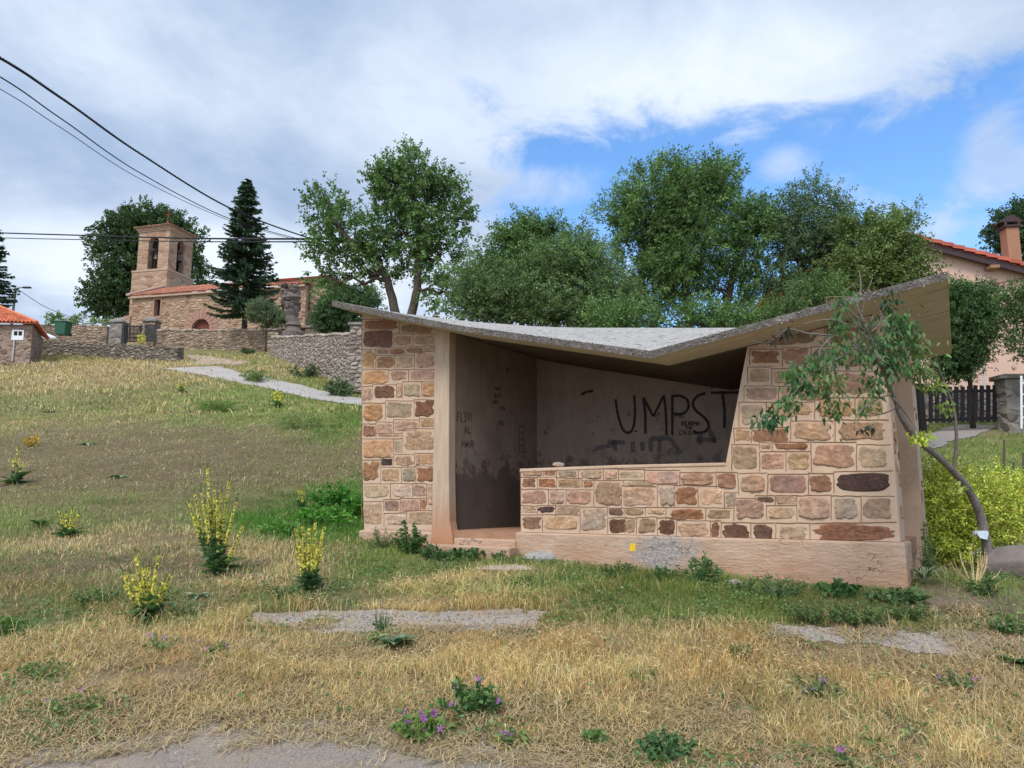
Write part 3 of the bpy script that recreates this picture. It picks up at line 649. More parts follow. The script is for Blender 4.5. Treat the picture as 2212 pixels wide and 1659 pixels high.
def stones(lst, cv, parent, o0=0.0):
    vs, fs, cs = [], [], []; jm = MB()
    for (x0, y0, x1, y1, kc) in lst:
        q = [hit(*cv(x, y)) for x, y in ((x0, y0), (x1, y0), (x1, y1), (x0, y1))]; q = np.array(q)
        w_, h_ = (q[1, 0] - q[0, 0] + q[2, 0] - q[3, 0]) / 2, (q[0, 1] - q[3, 1] + q[1, 1] - q[2, 1]) / 2
        def bil(u, v): return q[3] * (1 - u) * (1 - v) + q[2] * u * (1 - v) + q[1] * u * v + q[0] * (1 - u) * v
        base = np.array(ST[kc]); base = base if kc in 'dkbr' else base * .68 + np.array((.385, .245, .155)) * .32; base = base * rng.uniform(.85, 1.15) * np.array([rng.uniform(.94, 1.07), 1, rng.uniform(.92, 1.1)])
        pale = kc in 'egwt'
        inset = rng.uniform(.004, .013) if not pale else rng.uniform(.006, .018)
        N = 64; pw = rng.uniform(4.0, 9.0); sd0 = rng.uniform(0, 50, 2); o = len(vs)
        rings = [1.0, .975, .90, .78, .64, .50, .36, .22, .10]; rel = rng.uniform(.22, .62); sl = rng.uniform(-.02, .02, 2); ang = rng.uniform(-.5, .5)
        aa = 2 * math.pi * np.arange(N) / N; e0 = (np.abs(np.cos(aa)) ** pw + np.abs(np.sin(aa)) ** pw) ** (-1 / pw)
        rag = fbm(np.cos(aa) * 2.2 + sd0[0], np.sin(aa) * 2.2 + sd0[1], 31, 4); e0 = e0 * (1 - np.clip((rag - .30) * rng.uniform(.25, .75), 0, .42)) * (1 - .02 * rng.uniform(0, 1, N))
        iu, iv = max(.4, 1 - 2 * inset / max(w_, .05)), max(.4, 1 - 2 * inset / max(h_, .05))
        for ri, rr in enumerate(rings):
            jr = 1 if ri < 2 else 1 + rng.uniform(-.05, .05, N)
            ux, vx = .5 + .5 * np.cos(aa) * e0 * rr * iu * jr, .5 + .5 * np.sin(aa) * e0 * rr * iv * jr
            pnt = np.array([bil(ux[i], vx[i]) for i in range(N)]); sx_, sz_ = pnt[:, 0], pnt[:, 1]
            u_, v_ = (sx_ * math.cos(ang) + sz_ * math.sin(ang)), (sz_ * math.cos(ang) - sx_ * math.sin(ang))
            hf = (fbm(u_ * 9 + sd0[0], v_ * 24 + sd0[1], 33, 4) - .42) * .055 * rel + .012 * rel + sl[0] * (ux - .5) + sl[1] * (vx - .5); hf = np.maximum(hf, .0025)
            if ri == 0: hf = np.full(N, -.003)
            if ri == 1: hf = np.maximum(hf * .45, .002)
            cn = .72 + .62 * fbm(u_ * 12 + sd0[1], v_ * 20 + sd0[0], 35, 3); c2 = (fbm(u_ * 5 + 9, v_ * 5 + sd0[0], 37, 2) - .5) * .35
            for i in range(N): vs.append(S(sx_[i], o0 - hf[i], sz_[i])); cs.append(base * cn[i] * np.array([1 + c2[i] * .5, 1, 1 - c2[i] * .5]))
        ctr = bil(.5, .5); vs.append(S(ctr[0], o0 - .012 * rel, ctr[1])); cs.append(base)
        for ri in range(len(rings) - 1):
            for i in range(N): fs.append((o + ri * N + i, o + ri * N + (i + 1) % N, o + (ri + 1) * N + (i + 1) % N, o + (ri + 1) * N + i))
        for i in range(N): fs.append((o + (len(rings) - 1) * N + i, o + (len(rings) - 1) * N + (i + 1) % N, o + len(rings) * N, o + len(rings) * N))
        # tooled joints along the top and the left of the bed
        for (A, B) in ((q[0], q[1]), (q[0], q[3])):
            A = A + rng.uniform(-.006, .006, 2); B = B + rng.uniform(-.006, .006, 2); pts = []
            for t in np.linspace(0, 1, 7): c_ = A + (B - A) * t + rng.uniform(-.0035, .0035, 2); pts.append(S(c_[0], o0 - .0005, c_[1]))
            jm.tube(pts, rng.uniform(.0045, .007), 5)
    quads = np.array([f for f in fs if f[2] != f[3]]); tris = np.array([f[:3] for f in fs if f[2] == f[3]])
    npmesh('facing_stones', np.array(vs), [quads, tris], M['stone'], parent, np.array(cs))
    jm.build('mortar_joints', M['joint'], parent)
stones(L_, z2, pierL); stones(Pp, z2, parapet); stones(Rr, z3, pierR)
# plain rendered pilaster beside the doorway, flared at the foot
pm = MB(); sec = []
for z, l, r in [(-.72, -6.19, -5.74), (-.55, -6.17, -5.77), (-.3, -6.15, -5.83), (.3, -6.15, -5.855), (2.0, -6.15, -5.87), (soff(-6.15) + .03, -6.15, -5.875)]:
    zt = lambda s: z if z < 2.4 else soff(s) + .01
    sec.append([S(l, -.05, zt(l)), S(r, -.05, zt(r)), S(r, .12, zt(r)), S(l, .12, zt(l))])
vs = [p for s_ in sec for p in s_]; fs = [(3, 2, 1, 0), tuple(4 * (len(sec) - 1) + i for i in range(4))]
for i in range(len(sec) - 1):
    for j in range(4): fs.append((4 * i + j, 4 * i + (j + 1) % 4, 4 * i + 4 + (j + 1) % 4, 4 * i + 4 + j))
pm.add(vs, fs); pm.build('pilaster', M['pilaster'], sh, .012)
# side and rear walls
mb = MB(); mb.prism([S(-7.60, .4, z) for z in ()] if False else [S(-7.68, .4, -.75), S(-7.68, DB + .3, -.6), S(-7.68, DB + .3, soff(-7.6) - .02), S(-7.68, .4, soff(-7.6) - .02)], d * .25); mb.build('gable_wall', M['hutwall'], sh)
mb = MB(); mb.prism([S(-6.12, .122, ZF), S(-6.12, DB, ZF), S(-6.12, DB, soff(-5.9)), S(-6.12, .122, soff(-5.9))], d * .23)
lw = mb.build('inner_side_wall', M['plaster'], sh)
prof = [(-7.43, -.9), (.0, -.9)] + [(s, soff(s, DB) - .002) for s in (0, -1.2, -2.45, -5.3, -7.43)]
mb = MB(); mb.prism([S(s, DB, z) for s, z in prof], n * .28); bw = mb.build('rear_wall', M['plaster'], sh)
mb = MB(); mb.prism([S(-.34, .42, -.9), S(-.34, DB, -.9), S(-.34, DB, soff(-.34, DB)), S(-.34, .42, soff(-.34, .4))], d * .22); rsw = mb.build('outer_side_wall', M['mortar'], sh)
mb = MB(); mb.prism([S(-.12, 1.5, -.9), S(-.12, 1.92, -.9), S(-.12, 1.92, soff(0, DB) - .05), S(-.12, 1.5, soff(0, DB) - .05)], d * .20); mb.build('corner_pilaster', M['mortar'], sh)
mb = MB()       # rough edge stones down the flank of the tall pier
for i in range(34):
    z = rng.uniform(-.4, 1.9); o = rng.uniform(.02, .38); h, w = rng.uniform(.04, .16), rng.uniform(.02, .06)
    if i > 24: o = rng.uniform(1.52, 1.85)
    s0 = .001 if i <= 24 else .081
    cc = tuple(np.array(ST[random.choice('tprbe')]) * rng.uniform(.8, 1.1))
    mb.prism([S(s0, o, z), S(s0, o + w, z + rng.uniform(-.02, .02)), S(s0, o + w * .8, z + h), S(s0, o - w * .2, z + h * .8)], d * .012, cc)
mb.build('facing_stones', M['stone'], rsw)
mb = MB(); mb.prism([S(-7.4, .0, -.6), S(-4.66, .0, -.6), S(-4.66, .3, -.6), S(0, .3, -.6), S(0, DB, -.6), S(-7.4, DB, -.6)], zz * (.6 + ZF)); mb.build('floor_slab', M['floor'], sh)
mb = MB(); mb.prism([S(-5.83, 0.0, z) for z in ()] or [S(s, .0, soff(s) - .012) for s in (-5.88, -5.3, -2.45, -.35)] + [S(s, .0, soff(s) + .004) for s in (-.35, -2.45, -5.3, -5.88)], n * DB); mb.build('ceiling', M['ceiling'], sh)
# plinth and steps
PL = MB(); a = hit(1120, 1150)[0]
top = [S(-4.70, -.06, ZF), S(.05, -.06, ZF), S(.05, .5, ZF), S(-.3, .5, ZF), S(-.3, .3, ZF), S(-4.70, .3, ZF)]
PL.prism(top, -zz * .87); PL.build('plinth', M['plinth'], sh, .025)
PL = MB(); PL.prism([S(-7.62, -.05, -.46), S(-6.13, -.05, -.46), S(-6.13, .4, -.46), S(-7.62, .4, -.46)], -zz * .5); PL.build('pier_base', M['plinth'], sh, .03)
PL = MB(); PL.prism([S(-5.72, -.09, -.53), S(-4.68, -.09, -.53), S(-4.68, .06, -.53), S(-5.72, .06, -.53)], -zz * .4)
PL.prism([S(-6.35, -.30, -.62), S(-4.64, -.30, -.62), S(-4.64, -.088, -.62), S(-6.35, -.088, -.62)], -zz * .4); PL.build('doorstep', M['plinth'], sh, .02)
# roof: V-shaped soffit; the top runs from the folded front edge to a straight back edge
O0, O1 = -.6, 3.05
ss = [-7.8, -7.0, -6.2, -5.3, -4.6, -3.9, -3.1, -2.45, -1.9, -1.2, -.4, .66]
rz = np.random.default_rng(3)
def back_top(s): return 3.345 - .122 * (s + 7.56)
os_ = [O0, -.25, .0, .8, 1.7, 2.5, O1]
vs, topi, boti = [], {}, {}
for i, s in enumerate(ss):
    for j, o in enumerate(os_):
        t = (o - O0) / (O1 - O0); jit = rz.uniform(-.006, .006)
        zb = soff(s, o) + (0 if j else rz.uniform(-.004, .004)); ft = soff(s) + .082 + rz.uniform(-.008, .010) * (j == 0)
        sj = s - (.20 * t if i == len(ss) - 1 else 0)
        boti[i, j] = len(vs); vs.append(S(sj, o, zb)); topi[i, j] = len(vs)
        vs.append(S(sj, o, max(ft * (1 - t) + back_top(s) * t + jit * (0 < j), zb + .08)))
fb, ft_, fe = [], [], []
for i in range(len(ss) - 1):
    for j in range(len(os_) - 1):
        fb.append((boti[i, j], boti[i, j + 1], boti[i + 1, j + 1], boti[i + 1, j])); ft_.append((topi[i, j], topi[i + 1, j], topi[i + 1, j + 1], topi[i, j + 1]))
    fe.append((boti[i, 0], boti[i + 1, 0], topi[i + 1, 0], topi[i, 0])); J = len(os_) - 1; fe.append((boti[i + 1, J], boti[i, J], topi[i, J], topi[i + 1, J]))
for j in range(len(os_) - 1):
    fe.append((boti[0, j + 1], boti[0, j], topi[0, j], topi[0, j + 1])); I_ = len(ss) - 1; fe.append((boti[I_, j], boti[I_, j + 1], topi[I_, j + 1], topi[I_, j]))
roof = MB().add(vs, fb + ft_ + fe).build('roof', M['soffit'], sh)
for m_ in ('rooftop', 'pebble'): roof.data.materials.append(M[m_])
cz = [p.center for p in roof.data.polygons]
nb, nt_ = len(fb), len(ft_)
for i, p in enumerate(roof.data.polygons): p.material_index = 0 if i < nb else (1 if i < nb + nt_ else 2)
mb = MB()      # crumbling rim of pebbles along the front edge
rz = np.random.default_rng(5); pv = []
for i in range(900):
    s = rz.uniform(-7.79, .65); z = soff(s) + .082; o = O0 + rz.uniform(-.008, .02); r = rz.uniform(.006, .016); c = S(s, o, z - (rz.uniform(0, .08) if o < O0 + .004 else -.004))
    g = rz.uniform(.5, 1.5) * np.array((.28, .245, .21))
    q = [c + r * np.array(v) * rz.uniform(.7, 1.2) for v in ((1, 0, 0), (0, 1, 0), (-1, 0, 0), (0, -1, 0), (0, 0, .8), (0, 0, -.8))]
    mb.add(q, [(0, 1, 4), (1, 2, 4), (2, 3, 4), (3, 0, 4), (1, 0, 5), (2, 1, 5), (3, 2, 5), (0, 3, 5)], tuple(g))
mb.build('pebble_rim', M['boulder'], roof)
mb = MB(); mb.prism([S(-.9, -.058, ZF - .30)] and [S(s, -.0615, z) for s, z in [(-3.02, -.62), (-2.94, -.62), (-2.93, -.53), (-3.0, -.52)]], -n * .002); mb.build('yellow_paint_mark', M['yellow'], sh)
# --- writing on the walls
def stroke(mb, pts, w, fnp, nrm):
    """flat brush stroke through 2-D wall points"""
    p = [np.array(q, float) for q in pts]; pp = []
    for a_, b_ in zip(p[:-1], p[1:]):
        k_ = max(2, int(np.linalg.norm(b_ - a_) / .04)); pp += [a_ + (b_ - a_) * t for t in np.linspace(0, 1, k_, endpoint=False)]
    pp.append(p[-1]); vs = []
    for i, c in enumerate(pp):
        t = pp[min(i + 1, len(pp) - 1)] - pp[max(i - 1, 0)]; t = t / (np.linalg.norm(t) + 1e-9); m_ = np.array([-t[1], t[0]]); ww = w * rng.uniform(.8, 1.15) / 2
        vs += [fnp(*(c + m_ * ww)), fnp(*(c - m_ * ww))]
    vs = [np.asarray(v) for v in vs]; k_ = len(vs); mb.add(vs + [v + nrm * .0015 for v in vs], [(2 * i, 2 * i + 1, 2 * i + 3, 2 * i + 2) for i in range(len(pp) - 1)] + [(k_ + 2 * i + 2, k_ + 2 * i + 3, k_ + 2 * i + 1, k_ + 2 * i) for i in range(len(pp) - 1)])
def smooth(pts, k_=3):
    p = [np.array(q, float) for q in pts]
    for _ in range(k_):
        q = [p[0]]
        for a_, b_ in zip(p[:-1], p[1:]): q += [a_ * .75 + b_ * .25, a_ * .25 + b_ * .75]
        p = q + [p[-1]]
    return p
backp = lambda s, z: S(s, DB - .004, z)
def bk(x, y): return hit(*z2(x, y), DB - .004)
mb = MB()
for st, sm in [([(1422, 565), (1428, 620), (1445, 690), (1465, 735), (1495, 742), (1515, 715), (1524, 640), (1518, 545)], 1), ([(1576, 742), (1576, 640), (1566, 558)], 1), ([(1566, 558), (1618, 655)], 0), ([(1618, 655), (1672, 545)], 0), ([(1672, 545), (1684, 640), (1686, 752)], 1),
               ([(1716, 752), (1716, 545)], 0), ([(1710, 550), (1760, 545), (1800, 570), (1800, 620), (1765, 645), (1722, 640)], 1), ([(1888, 535), (1845, 545), (1818, 585), (1835, 625), (1885, 660), (1910, 700), (1890, 735), (1845, 742), (1826, 730)], 1), ([(1915, 532), (2062, 530)], 0), ([(1975, 532), (1988, 620), (1986, 715)], 1), ([(1243, 541), (1270, 528), (1305, 522)], 0), ([(1526, 728), (1527, 736)], 0)]:
    stroke(mb, [bk(*q) for q in (smooth(st) if sm else st)], .042, backp, -n)
mb.build('sprayed_lettering', M['spray'], bw)
mb = MB()
for st in [[(1315, 822), (1420, 800)], [(1418, 780), (1420, 835)], [(1510, 785), (1512, 842)], [(1560, 788), (1562, 832)], [(1600, 772), (1700, 766)], [(1602, 772), (1606, 838)], [(1650, 775), (1648, 842)], [(1700, 766), (1760, 845)], [(1840, 775), (1940, 778)], [(1860, 735), (1860, 800)], [(1905, 720), (1940, 790)], [(1380, 785), (1470, 790)]]:
    stroke(mb, [bk(*q) for q in st], .075, backp, -n)
mb.build('faded_lettering', M['sprayblue'], bw)
FONT = {'R': [[(0, 0), (0, 1), (.7, .9), (.7, .55), (0, .5), (.75, 0)]], 'K': [[(0, 0), (0, 1)], [(.7, 1), (0, .45), (.7, 0)]], 'A': [[(0, 0), (.38, 1), (.75, 0)], [(.15, .4), (.6, .4)]], 'M': [[(0, 0), (0, 1), (.4, .4), (.8, 1), (.8, 0)]], 'T': [[(0, 1), (.8, 1)], [(.4, 1), (.4, 0)]],
        'H': [[(0, 0), (0, 1)], [(.7, 0), (.7, 1)], [(0, .5), (.7, .5)]], 'C': [[(.7, .9), (.2, 1), (0, .5), (.2, 0), (.7, .1)]], 'O': [[(.35, 0), (0, .5), (.35, 1), (.7, .5), (.35, 0)]], 'N': [[(0, 0), (0, 1), (.7, 0), (.7, 1)]], 'L': [[(0, 1), (0, 0), (.6, 0)]], 'S': [[(.65, .9), (.2, 1), (.1, .6), (.6, .4), (.5, 0), (0, .1)]],
        'V': [[(0, 1), (.35, 0), (.7, 1)]], 'I': [[(.2, 0), (.2, 1)]], 'G': [[(.7, .9), (.2, 1), (0, .5), (.2, 0), (.7, .1), (.7, .5), (.4, .5)]], 'F': [[(0, 0), (0, 1), (.6, 1)], [(0, .5), (.5, .5)]], 'E': [[(.6, 1), (0, 1), (0, 0), (.6, 0)], [(0, .5), (.5, .5)]], 'P': [[(0, 0), (0, 1), (.6, .95), (.6, .55), (0, .5)]], 'B': [[(0, 0), (0, 1), (.5, .95), (.5, .6), (0, .5), (.6, .4), (.6, .05), (0, 0)]], 'D': [[(0, 0), (0, 1), (.6, .7), (.6, .3), (0, 0)]]}
def write(mb, word, org, right, up, w, fnp, nrm):
    x = 0
    for chh in word:
        for st in FONT.get(chh, []): stroke(mb, [np.array(org) + np.array(right) * (x + a_) + np.array(up) * b_ for a_, b_ in st], w, fnp, nrm)
        x += 1.05
mb = MB()
for word, x, y, hh, wd in (('RKARMA', 1765, 702, 22, 15), ('THC', 1782, 722, 16, 14), ('CRON', 1752, 750, 22, 22), ('PGC', 1730, 660, 18, 16)):
    o_ = np.array(bk(x, y)); write(mb, word, o_, np.array(bk(x + wd, y)) - o_, np.array(bk(x, y - hh)) - o_, .014, backp, -n)
mb.build('small_lettering', M['spray'], bw)
sidep = lambda o, z: S(-5.886, o, z)
def sd2(x, y): return hits(*z2(x, y), -5.886)
mb = MB()
for word, x, y, hh, wd in (('HAS', 797, 520, 20, 11), ('BDV', 795, 556, 20, 11), ('MR', 786, 590, 20, 13), ('MG', 822, 622, 20, 15), ('FLSVI', 602, 682, 50, 17), ('AL', 637, 742, 36, 20), ('MAR', 625, 815, 34, 22), ('RG', 815, 700, 22, 14)):
    o_ = np.array(sd2(x, y)); write(mb, word, o_, np.array(sd2(x + wd, y)) - o_, np.array(sd2(x, y - hh)) - o_, .016, sidep, d)
for i in range(5): stroke(mb, [sd2(922, 706 + i * 33), sd2(945, 708 + i * 33)], .014, sidep, d)
stroke(mb, [sd2(922, 706), sd2(922, 840)], .014, sidep, d); stroke(mb, [sd2(945, 706), sd2(945, 840)], .014, sidep, d)
mb.build('charcoal_lettering', M['charcoal'], lw)
mb = MB(); o_ = np.array(sd2(640, 890))
write(mb, 'NARCICG', o_, np.array(sd2(667, 886)) - o_, np.array(sd2(640, 850)) - o_, .016, sidep, d); mb.build('chalk_lettering', M['chalk'], lw)
# stone left lying on the parapet
def rock(name, c, r, mt, label, cat, seed=1, parent=None, group=None, cc=(.35, .29, .23), sub=2):
    import bmesh
    bm = bmesh.new(); bmesh.ops.create_icosphere(bm, subdivisions=sub, radius=1); rr = np.random.default_rng(seed); k_ = rr.normal(size=(7, 3)); k_ /= np.linalg.norm(k_, axis=1)[:, None]; off = rr.uniform(.62, .95, 7)
    for v in bm.verts:
        p = np.array(v.co)
        for q, o_ in zip(k_, off):
            t = p @ q
            if t > o_: p = p - q * (t - o_) * .9
        p = p * (1 + .06 * (rr.uniform() - .5)); v.co = Vector([float(c[i] + p[i] * r[i]) for i in range(3)])
    me = bpy.data.meshes.new(name); bm.to_mesh(me); bm.free()
    at = me.color_attributes.new('tint', 'FLOAT_COLOR', 'POINT'); at.data.foreach_set('color', np.tile(np.array((*cc, 1), np.float32), len(me.vertices)))
    me.polygons.foreach_set('use_smooth', [sub > 2] * len(me.polygons))
    return tag(link(name, me, mt, parent), label, cat, group)
s_, z_ = hit(1197, 1010); rock('loose_rock', S(s_, .12, .475), (.085, .06, .04), M['boulder'], 'small pale rock lying on the parapet of the shelter', 'rock', 4, cc=(.42, .33, .25))
g = G(1170, 1213); rock('concrete_chunk', (g[0], g[1], g[2] + .04), (.25, .13, .10), M['boulder'], 'rough whitish concrete chunk lying against the plinth by the doorway', 'rubble', 9, cc=(.30, .285, .26), sub=2)
g = G(1105, 1228); rock('flat_slab', (g[0], g[1], g[2] + .0), (.48, .26, .045), M['boulder'], 'flat pinkish stone slab sunk in the grass before the doorway', 'stone slab', 12, cc=(.42, .33, .27), sub=3)
g = G(2185, 1250); rock('boulder', (g[0] + .1, g[1], g[2] + .12), (.42, .36, .26), M['boulder'], 'rounded grey boulder at the foot of the leaning tree', 'boulder', 21, cc=(.20, .165, .14), sub=4)
g = G(1590, 1268); rock('broken_stone', (g[0], g[1], g[2] + .03), (.09, .07, .05), M['boulder'], 'small broken stone in the weeds under the plinth', 'rock', 23, cc=(.28, .23, .19))

# ================================================================== FOLIAGE
def unit(v): return v / (np.linalg.norm(v, axis=-1, keepdims=True) + 1e-9)
def leafquads(c, ax, ln, wd, rg, droop=0.0):
    """diamond leaves: base c, axis ax, length ln, width wd; slightly folded."""
    N = len(c); ax = unit(ax); rnd = unit(rg.normal(size=(N, 3))); side = unit(np.cross(ax, rnd)); nr = np.cross(side, ax)
    ln = np.broadcast_to(ln, (N,))[:, None]; wd = np.broadcast_to(wd, (N,))[:, None]
    mid = c + ax * ln * .45 + nr * ln * .06; tip = c + ax * ln; tip[:, 2] -= droop * ln[:, 0]
    v = np.stack([c, mid + side * wd * .5, tip, mid - side * wd * .5], 1).reshape(-1, 3)
    f = np.arange(N * 4).reshape(N, 4); return v, f
def jitter_tint(base, N, rg, var=.3, hue=.12):
    b = np.array(base)[None, :] * (1 + var * rg.uniform(-1, 1, (N, 1))); b = b * (1 + hue * rg.uniform(-1, 1, (N, 3)) * np.array([1.2, .4, 1.0])); return np.clip(b, .004, 1)
def crown(name, parent, blobs, ntw, nl, ln, wd, base, rg, tl=.6, up=.5, var=.3, surf=.42, hole=0.0, flat=.6, clump=.25, shade=None):
    """blobs: (centre, radii, weight). Leaves sit along many short twigs spread through the volume of each blob."""
    if ln > .09: nl = int(nl * 1.9); ln, wd = ln * .58, wd * .58
    C, A, T = [], [], []
    tw = sum(b[2] for b in blobs)
    for c, r, w in blobs:
        N = max(4, int(ntw * w / tw)); u = unit(rg.normal(size=(N, 3))); rad = rg.uniform(0, 1, (N, 1)) ** surf
        q = u * rad; bump_ = 1 + .42 * (fbm(u[:, 0] * 2.3 + c[0], u[:, 1] * 2.3 + u[:, 2] * 1.7 + c[1], 9, 3) - .5)[:, None] * 2
        p = np.asarray(c) + q * np.asarray(r) * bump_
        if hole:
            h = fbm(p[:, 0] / np.mean(r) * 2.2 + 5, p[:, 2] / np.mean(r) * 2.2 + p[:, 1], 17, 3); keep = h > hole; p, u = p[keep], u[keep]
        dr = unit(u * np.array([1, 1, flat]) + np.array([0, 0, up]) + rg.normal(size=(len(p), 3)) * .35)
        C.append(p); A.append(dr); T.append((1 + clump * rg.uniform(-1, 1, len(p))) * (.62 + .8 * fbm(p[:, 0] * 1.6 + 3, p[:, 2] * 1.6 + p[:, 1] * 1.3, 19, 3)))
    C, A, T = np.concatenate(C), np.concatenate(A), np.concatenate(T)
    N = len(C); L = tl * rg.uniform(.5, 1.2, N)
    t = rg.uniform(.05, 1, (N, nl)); side = unit(rg.normal(size=(N, nl, 3)))
    pos = C[:, None, :] + A[:, None, :] * (L[:, None] * t)[..., None] + side * .05 * tl; pos[..., 2] -= (t ** 2) * L[:, None] * .12
    ax = unit(A[:, None, :] * .55 + side * .8 + np.array([0, 0, -.1]))
    pos, ax = pos.reshape(-1, 3), ax.reshape(-1, 3); K = len(pos)
    v, f = leafquads(pos, ax, ln * rg.uniform(.7, 1.25, K), wd * rg.uniform(.7, 1.25, K), rg, .15)
    ti = jitter_tint(base, K, rg, var) * np.repeat(T, nl)[:, None]
    return npmesh(name, v, [f], M['leaf'], parent, np.repeat(ti, 4, 0))
def limb(mb, a, b, r0, r1, rg, wob=.08, k_=6, n_=6, c=(.10, .075, .055)):
    a, b = np.asarray(a, float), np.asarray(b, float); L = np.linalg.norm(b - a); pts = []
    for i, t in enumerate(np.linspace(0, 1, k_)):
        p = a + (b - a) * t
        if 0 < i < k_ - 1: p = p + rg.normal(size=3) * wob * L * .5
        pts.append(p)
    mb.tube(pts, list(np.linspace(r0, r1, k_)), n_, c); return pts
def tree(label, cat, base, trunks, blobs, r, leaf, ntw, nl, tint, name='tree', seed=1, tl=.6, up=.5, limbs=True, group=None, bark=(.10, .075, .055), **kw):
    rg = np.random.default_rng(seed); root = empty(name, base, label, cat, group); mb = MB()
    ends = []
    for tr_ in trunks:
        k_ = len(tr_); pts = []
        for i in range(k_ - 1):
            for t in np.linspace(0, 1, 4, endpoint=False): pts.append(np.asarray(tr_[i]) * (1 - t) + np.asarray(tr_[i + 1]) * t + rg.normal(size=3) * r * .12)
        pts.append(np.asarray(tr_[-1])); pts[0] = np.asarray(tr_[0]); mb.tube(pts, list(r * (1 - .62 * np.linspace(0, 1, len(pts)) ** .8)), 9, bark); ends += pts[len(pts) // 2:]
    if limbs:
        for c, rad, w in blobs:
            c = np.asarray(c, float); e = min(ends, key=lambda q: np.linalg.norm(q - c) + (2 if q[2] > c[2] else 0)); mid = limb(mb, e, c, r * .38, r * .13, rg, .1, 6, 6, bark)
            for _ in range(7):
                s_ = mid[rg.integers(2, 6)]; u = unit(rg.normal(size=3) + np.array([0, 0, .4])); limb(mb, s_, c + u * np.asarray(rad) * rg.uniform(.6, 1.0), r * .12, r * .03, rg, .12, 5, 4, bark)
    mb.build('trunk', M['bark'], root, smooth=True)
    crown('crown', root, blobs, ntw, nl, leaf[0], leaf[1], tint, rg, tl, up, **kw); return root
def B(px, py, Y, rx, ry, w=None, dep=None):          # blob measured in the picture at depth Y
    k_ = Y / F; rx_, ry_ = rx * k_, ry * k_; dp = dep if dep else (rx_ + ry_) / 2
    return (P(px, py, Y), (rx_, dp, ry_), w or rx * ry)
DG, MG, LG = (.08, .135, .052), (.125, .20, .062), (.16, .23, .06)
# --- two-stemmed tree behind the shelter
Yc = 27
tree('broad two-stemmed tree with open crown rising behind the low side of the shelter', 'tree', GY(880, Yc),
     [[GY(896, Yc), P(884, 690, Yc), P(905, 620, Yc), P(900, 540, Yc), P(905, 450, Yc)], [GY(872, Yc + .5), P(855, 680, Yc), P(838, 610, Yc), P(812, 560, Yc), P(770, 520, Yc)], [P(812, 560, Yc), P(760, 530, Yc), P(715, 470, Yc)]],
     [B(885, 400, Yc, 82, 62), B(845, 390, Yc, 55, 45), B(930, 455, Yc, 75, 75), B(860, 500, Yc, 95, 60), B(702, 450, Yc, 42, 48), B(745, 510, Yc, 55, 60), B(700, 535, Yc, 35, 45), B(765, 590, Yc, 65, 40, 1700), B(712, 600, Yc, 36, 34, 900), B(950, 560, Yc, 60, 60), B(960, 630, Yc, 40, 45, 1400), B(885, 350, Yc, 24, 34), B(950, 395, Yc, 42, 30), B(992, 470, Yc, 26, 40), B(825, 560, Yc, 60, 45)],
     .22, (.19, .12), 3400, 12, MG, seed=11, tl=.55, up=.35, surf=.5, hole=.45, var=.4, flat=.9)
# --- big ash in the middle
Ya = 21
tree('tall feathery ash tree, highest of the row behind the shelter roof valley', 'tree', GY(1480, Ya),
     [[GY(1480, Ya), P(1490, 720, Ya), P(1480, 600, Ya), P(1450, 480, Ya)], [GY(1500, Ya), P(1560, 700, Ya), P(1590, 560, Ya)]],
     [B(1440, 425, Ya, 80, 75), B(1545, 420, Ya, 55, 60), B(1350, 480, Ya, 62, 80), B(1480, 520, Ya, 110, 90), B(1600, 520, Ya, 60, 85), B(1400, 600, Ya, 110, 80), B(1560, 630, Ya, 55, 60, 1600), B(1448, 385, Ya, 24, 34), B(1556, 384, Ya, 26, 30), B(1640, 490, Ya, 25, 50)],
     .2, (.21, .062), 4200, 15, MG, seed=12, tl=.62, up=.7, surf=.55, hole=.40, var=.4, flat=1.0, clump=.4)
# --- the rest of the row
Yl = 19
tree('bushy willow like tree filling the row left of the tall ash', 'tree', GY(1200, Yl), [[GY(1200, Yl), P(1200, 680, Yl), P(1180, 580, Yl)]],
     [B(1120, 650, Yl, 100, 60), B(1250, 600, Yl, 85, 75), B(1180, 590, Yl, 70, 50), B(1035, 615, Yl, 45, 52), B(1010, 660, Yl, 36, 36), B(1300, 650, Yl, 90, 60), B(1230, 680, Yl, 150, 40), B(1060, 665, Yl, 50, 45), B(1250, 550, Yl, 50, 40)], .13, (.15, .05), 3900, 14, (.135, .195, .072), seed=13, tl=.5, up=.55, surf=.55, var=.4, hole=.37)
tree('thin topped young tree behind the bushy willow like tree', 'tree', GY(1120, 24), [[GY(1120, 24), P(1130, 620, 24), P(1132, 520, 24)]], [B(1130, 540, 24, 55, 52), B(1142, 500, 24, 16, 42), B(1100, 510, 24, 30, 22), B(1080, 590, 24, 60, 50), B(1190, 510, 24, 36, 30)], .12, (.16, .08), 1300, 12, MG, seed=14, tl=.6, up=.6, surf=.6, hole=.3)
tree('grey green tree with spiky twigs right of the tall ash', 'tree', GY(1740, Ya), [[GY(1730, Ya), P(1700, 680, Ya), P(1690, 560, Ya)], [GY(1735, Ya), P(1760, 640, Ya), P(1800, 540, Ya)]],
     [B(1740, 500, Ya, 75, 60), B(1720, 560, Ya, 90, 60), B(1755, 430, Ya, 16, 45), B(1700, 455, Ya, 22, 45), B(1800, 455, Ya, 26, 35), B(1830, 540, Ya, 70, 60), B(1660, 620, Ya, 70, 55, 2300), B(1800, 610, Ya, 80, 50)], .15, (.13, .07), 2700, 13, (.125, .18, .085), seed=15, tl=.6, up=.7, surf=.6, hole=.38)
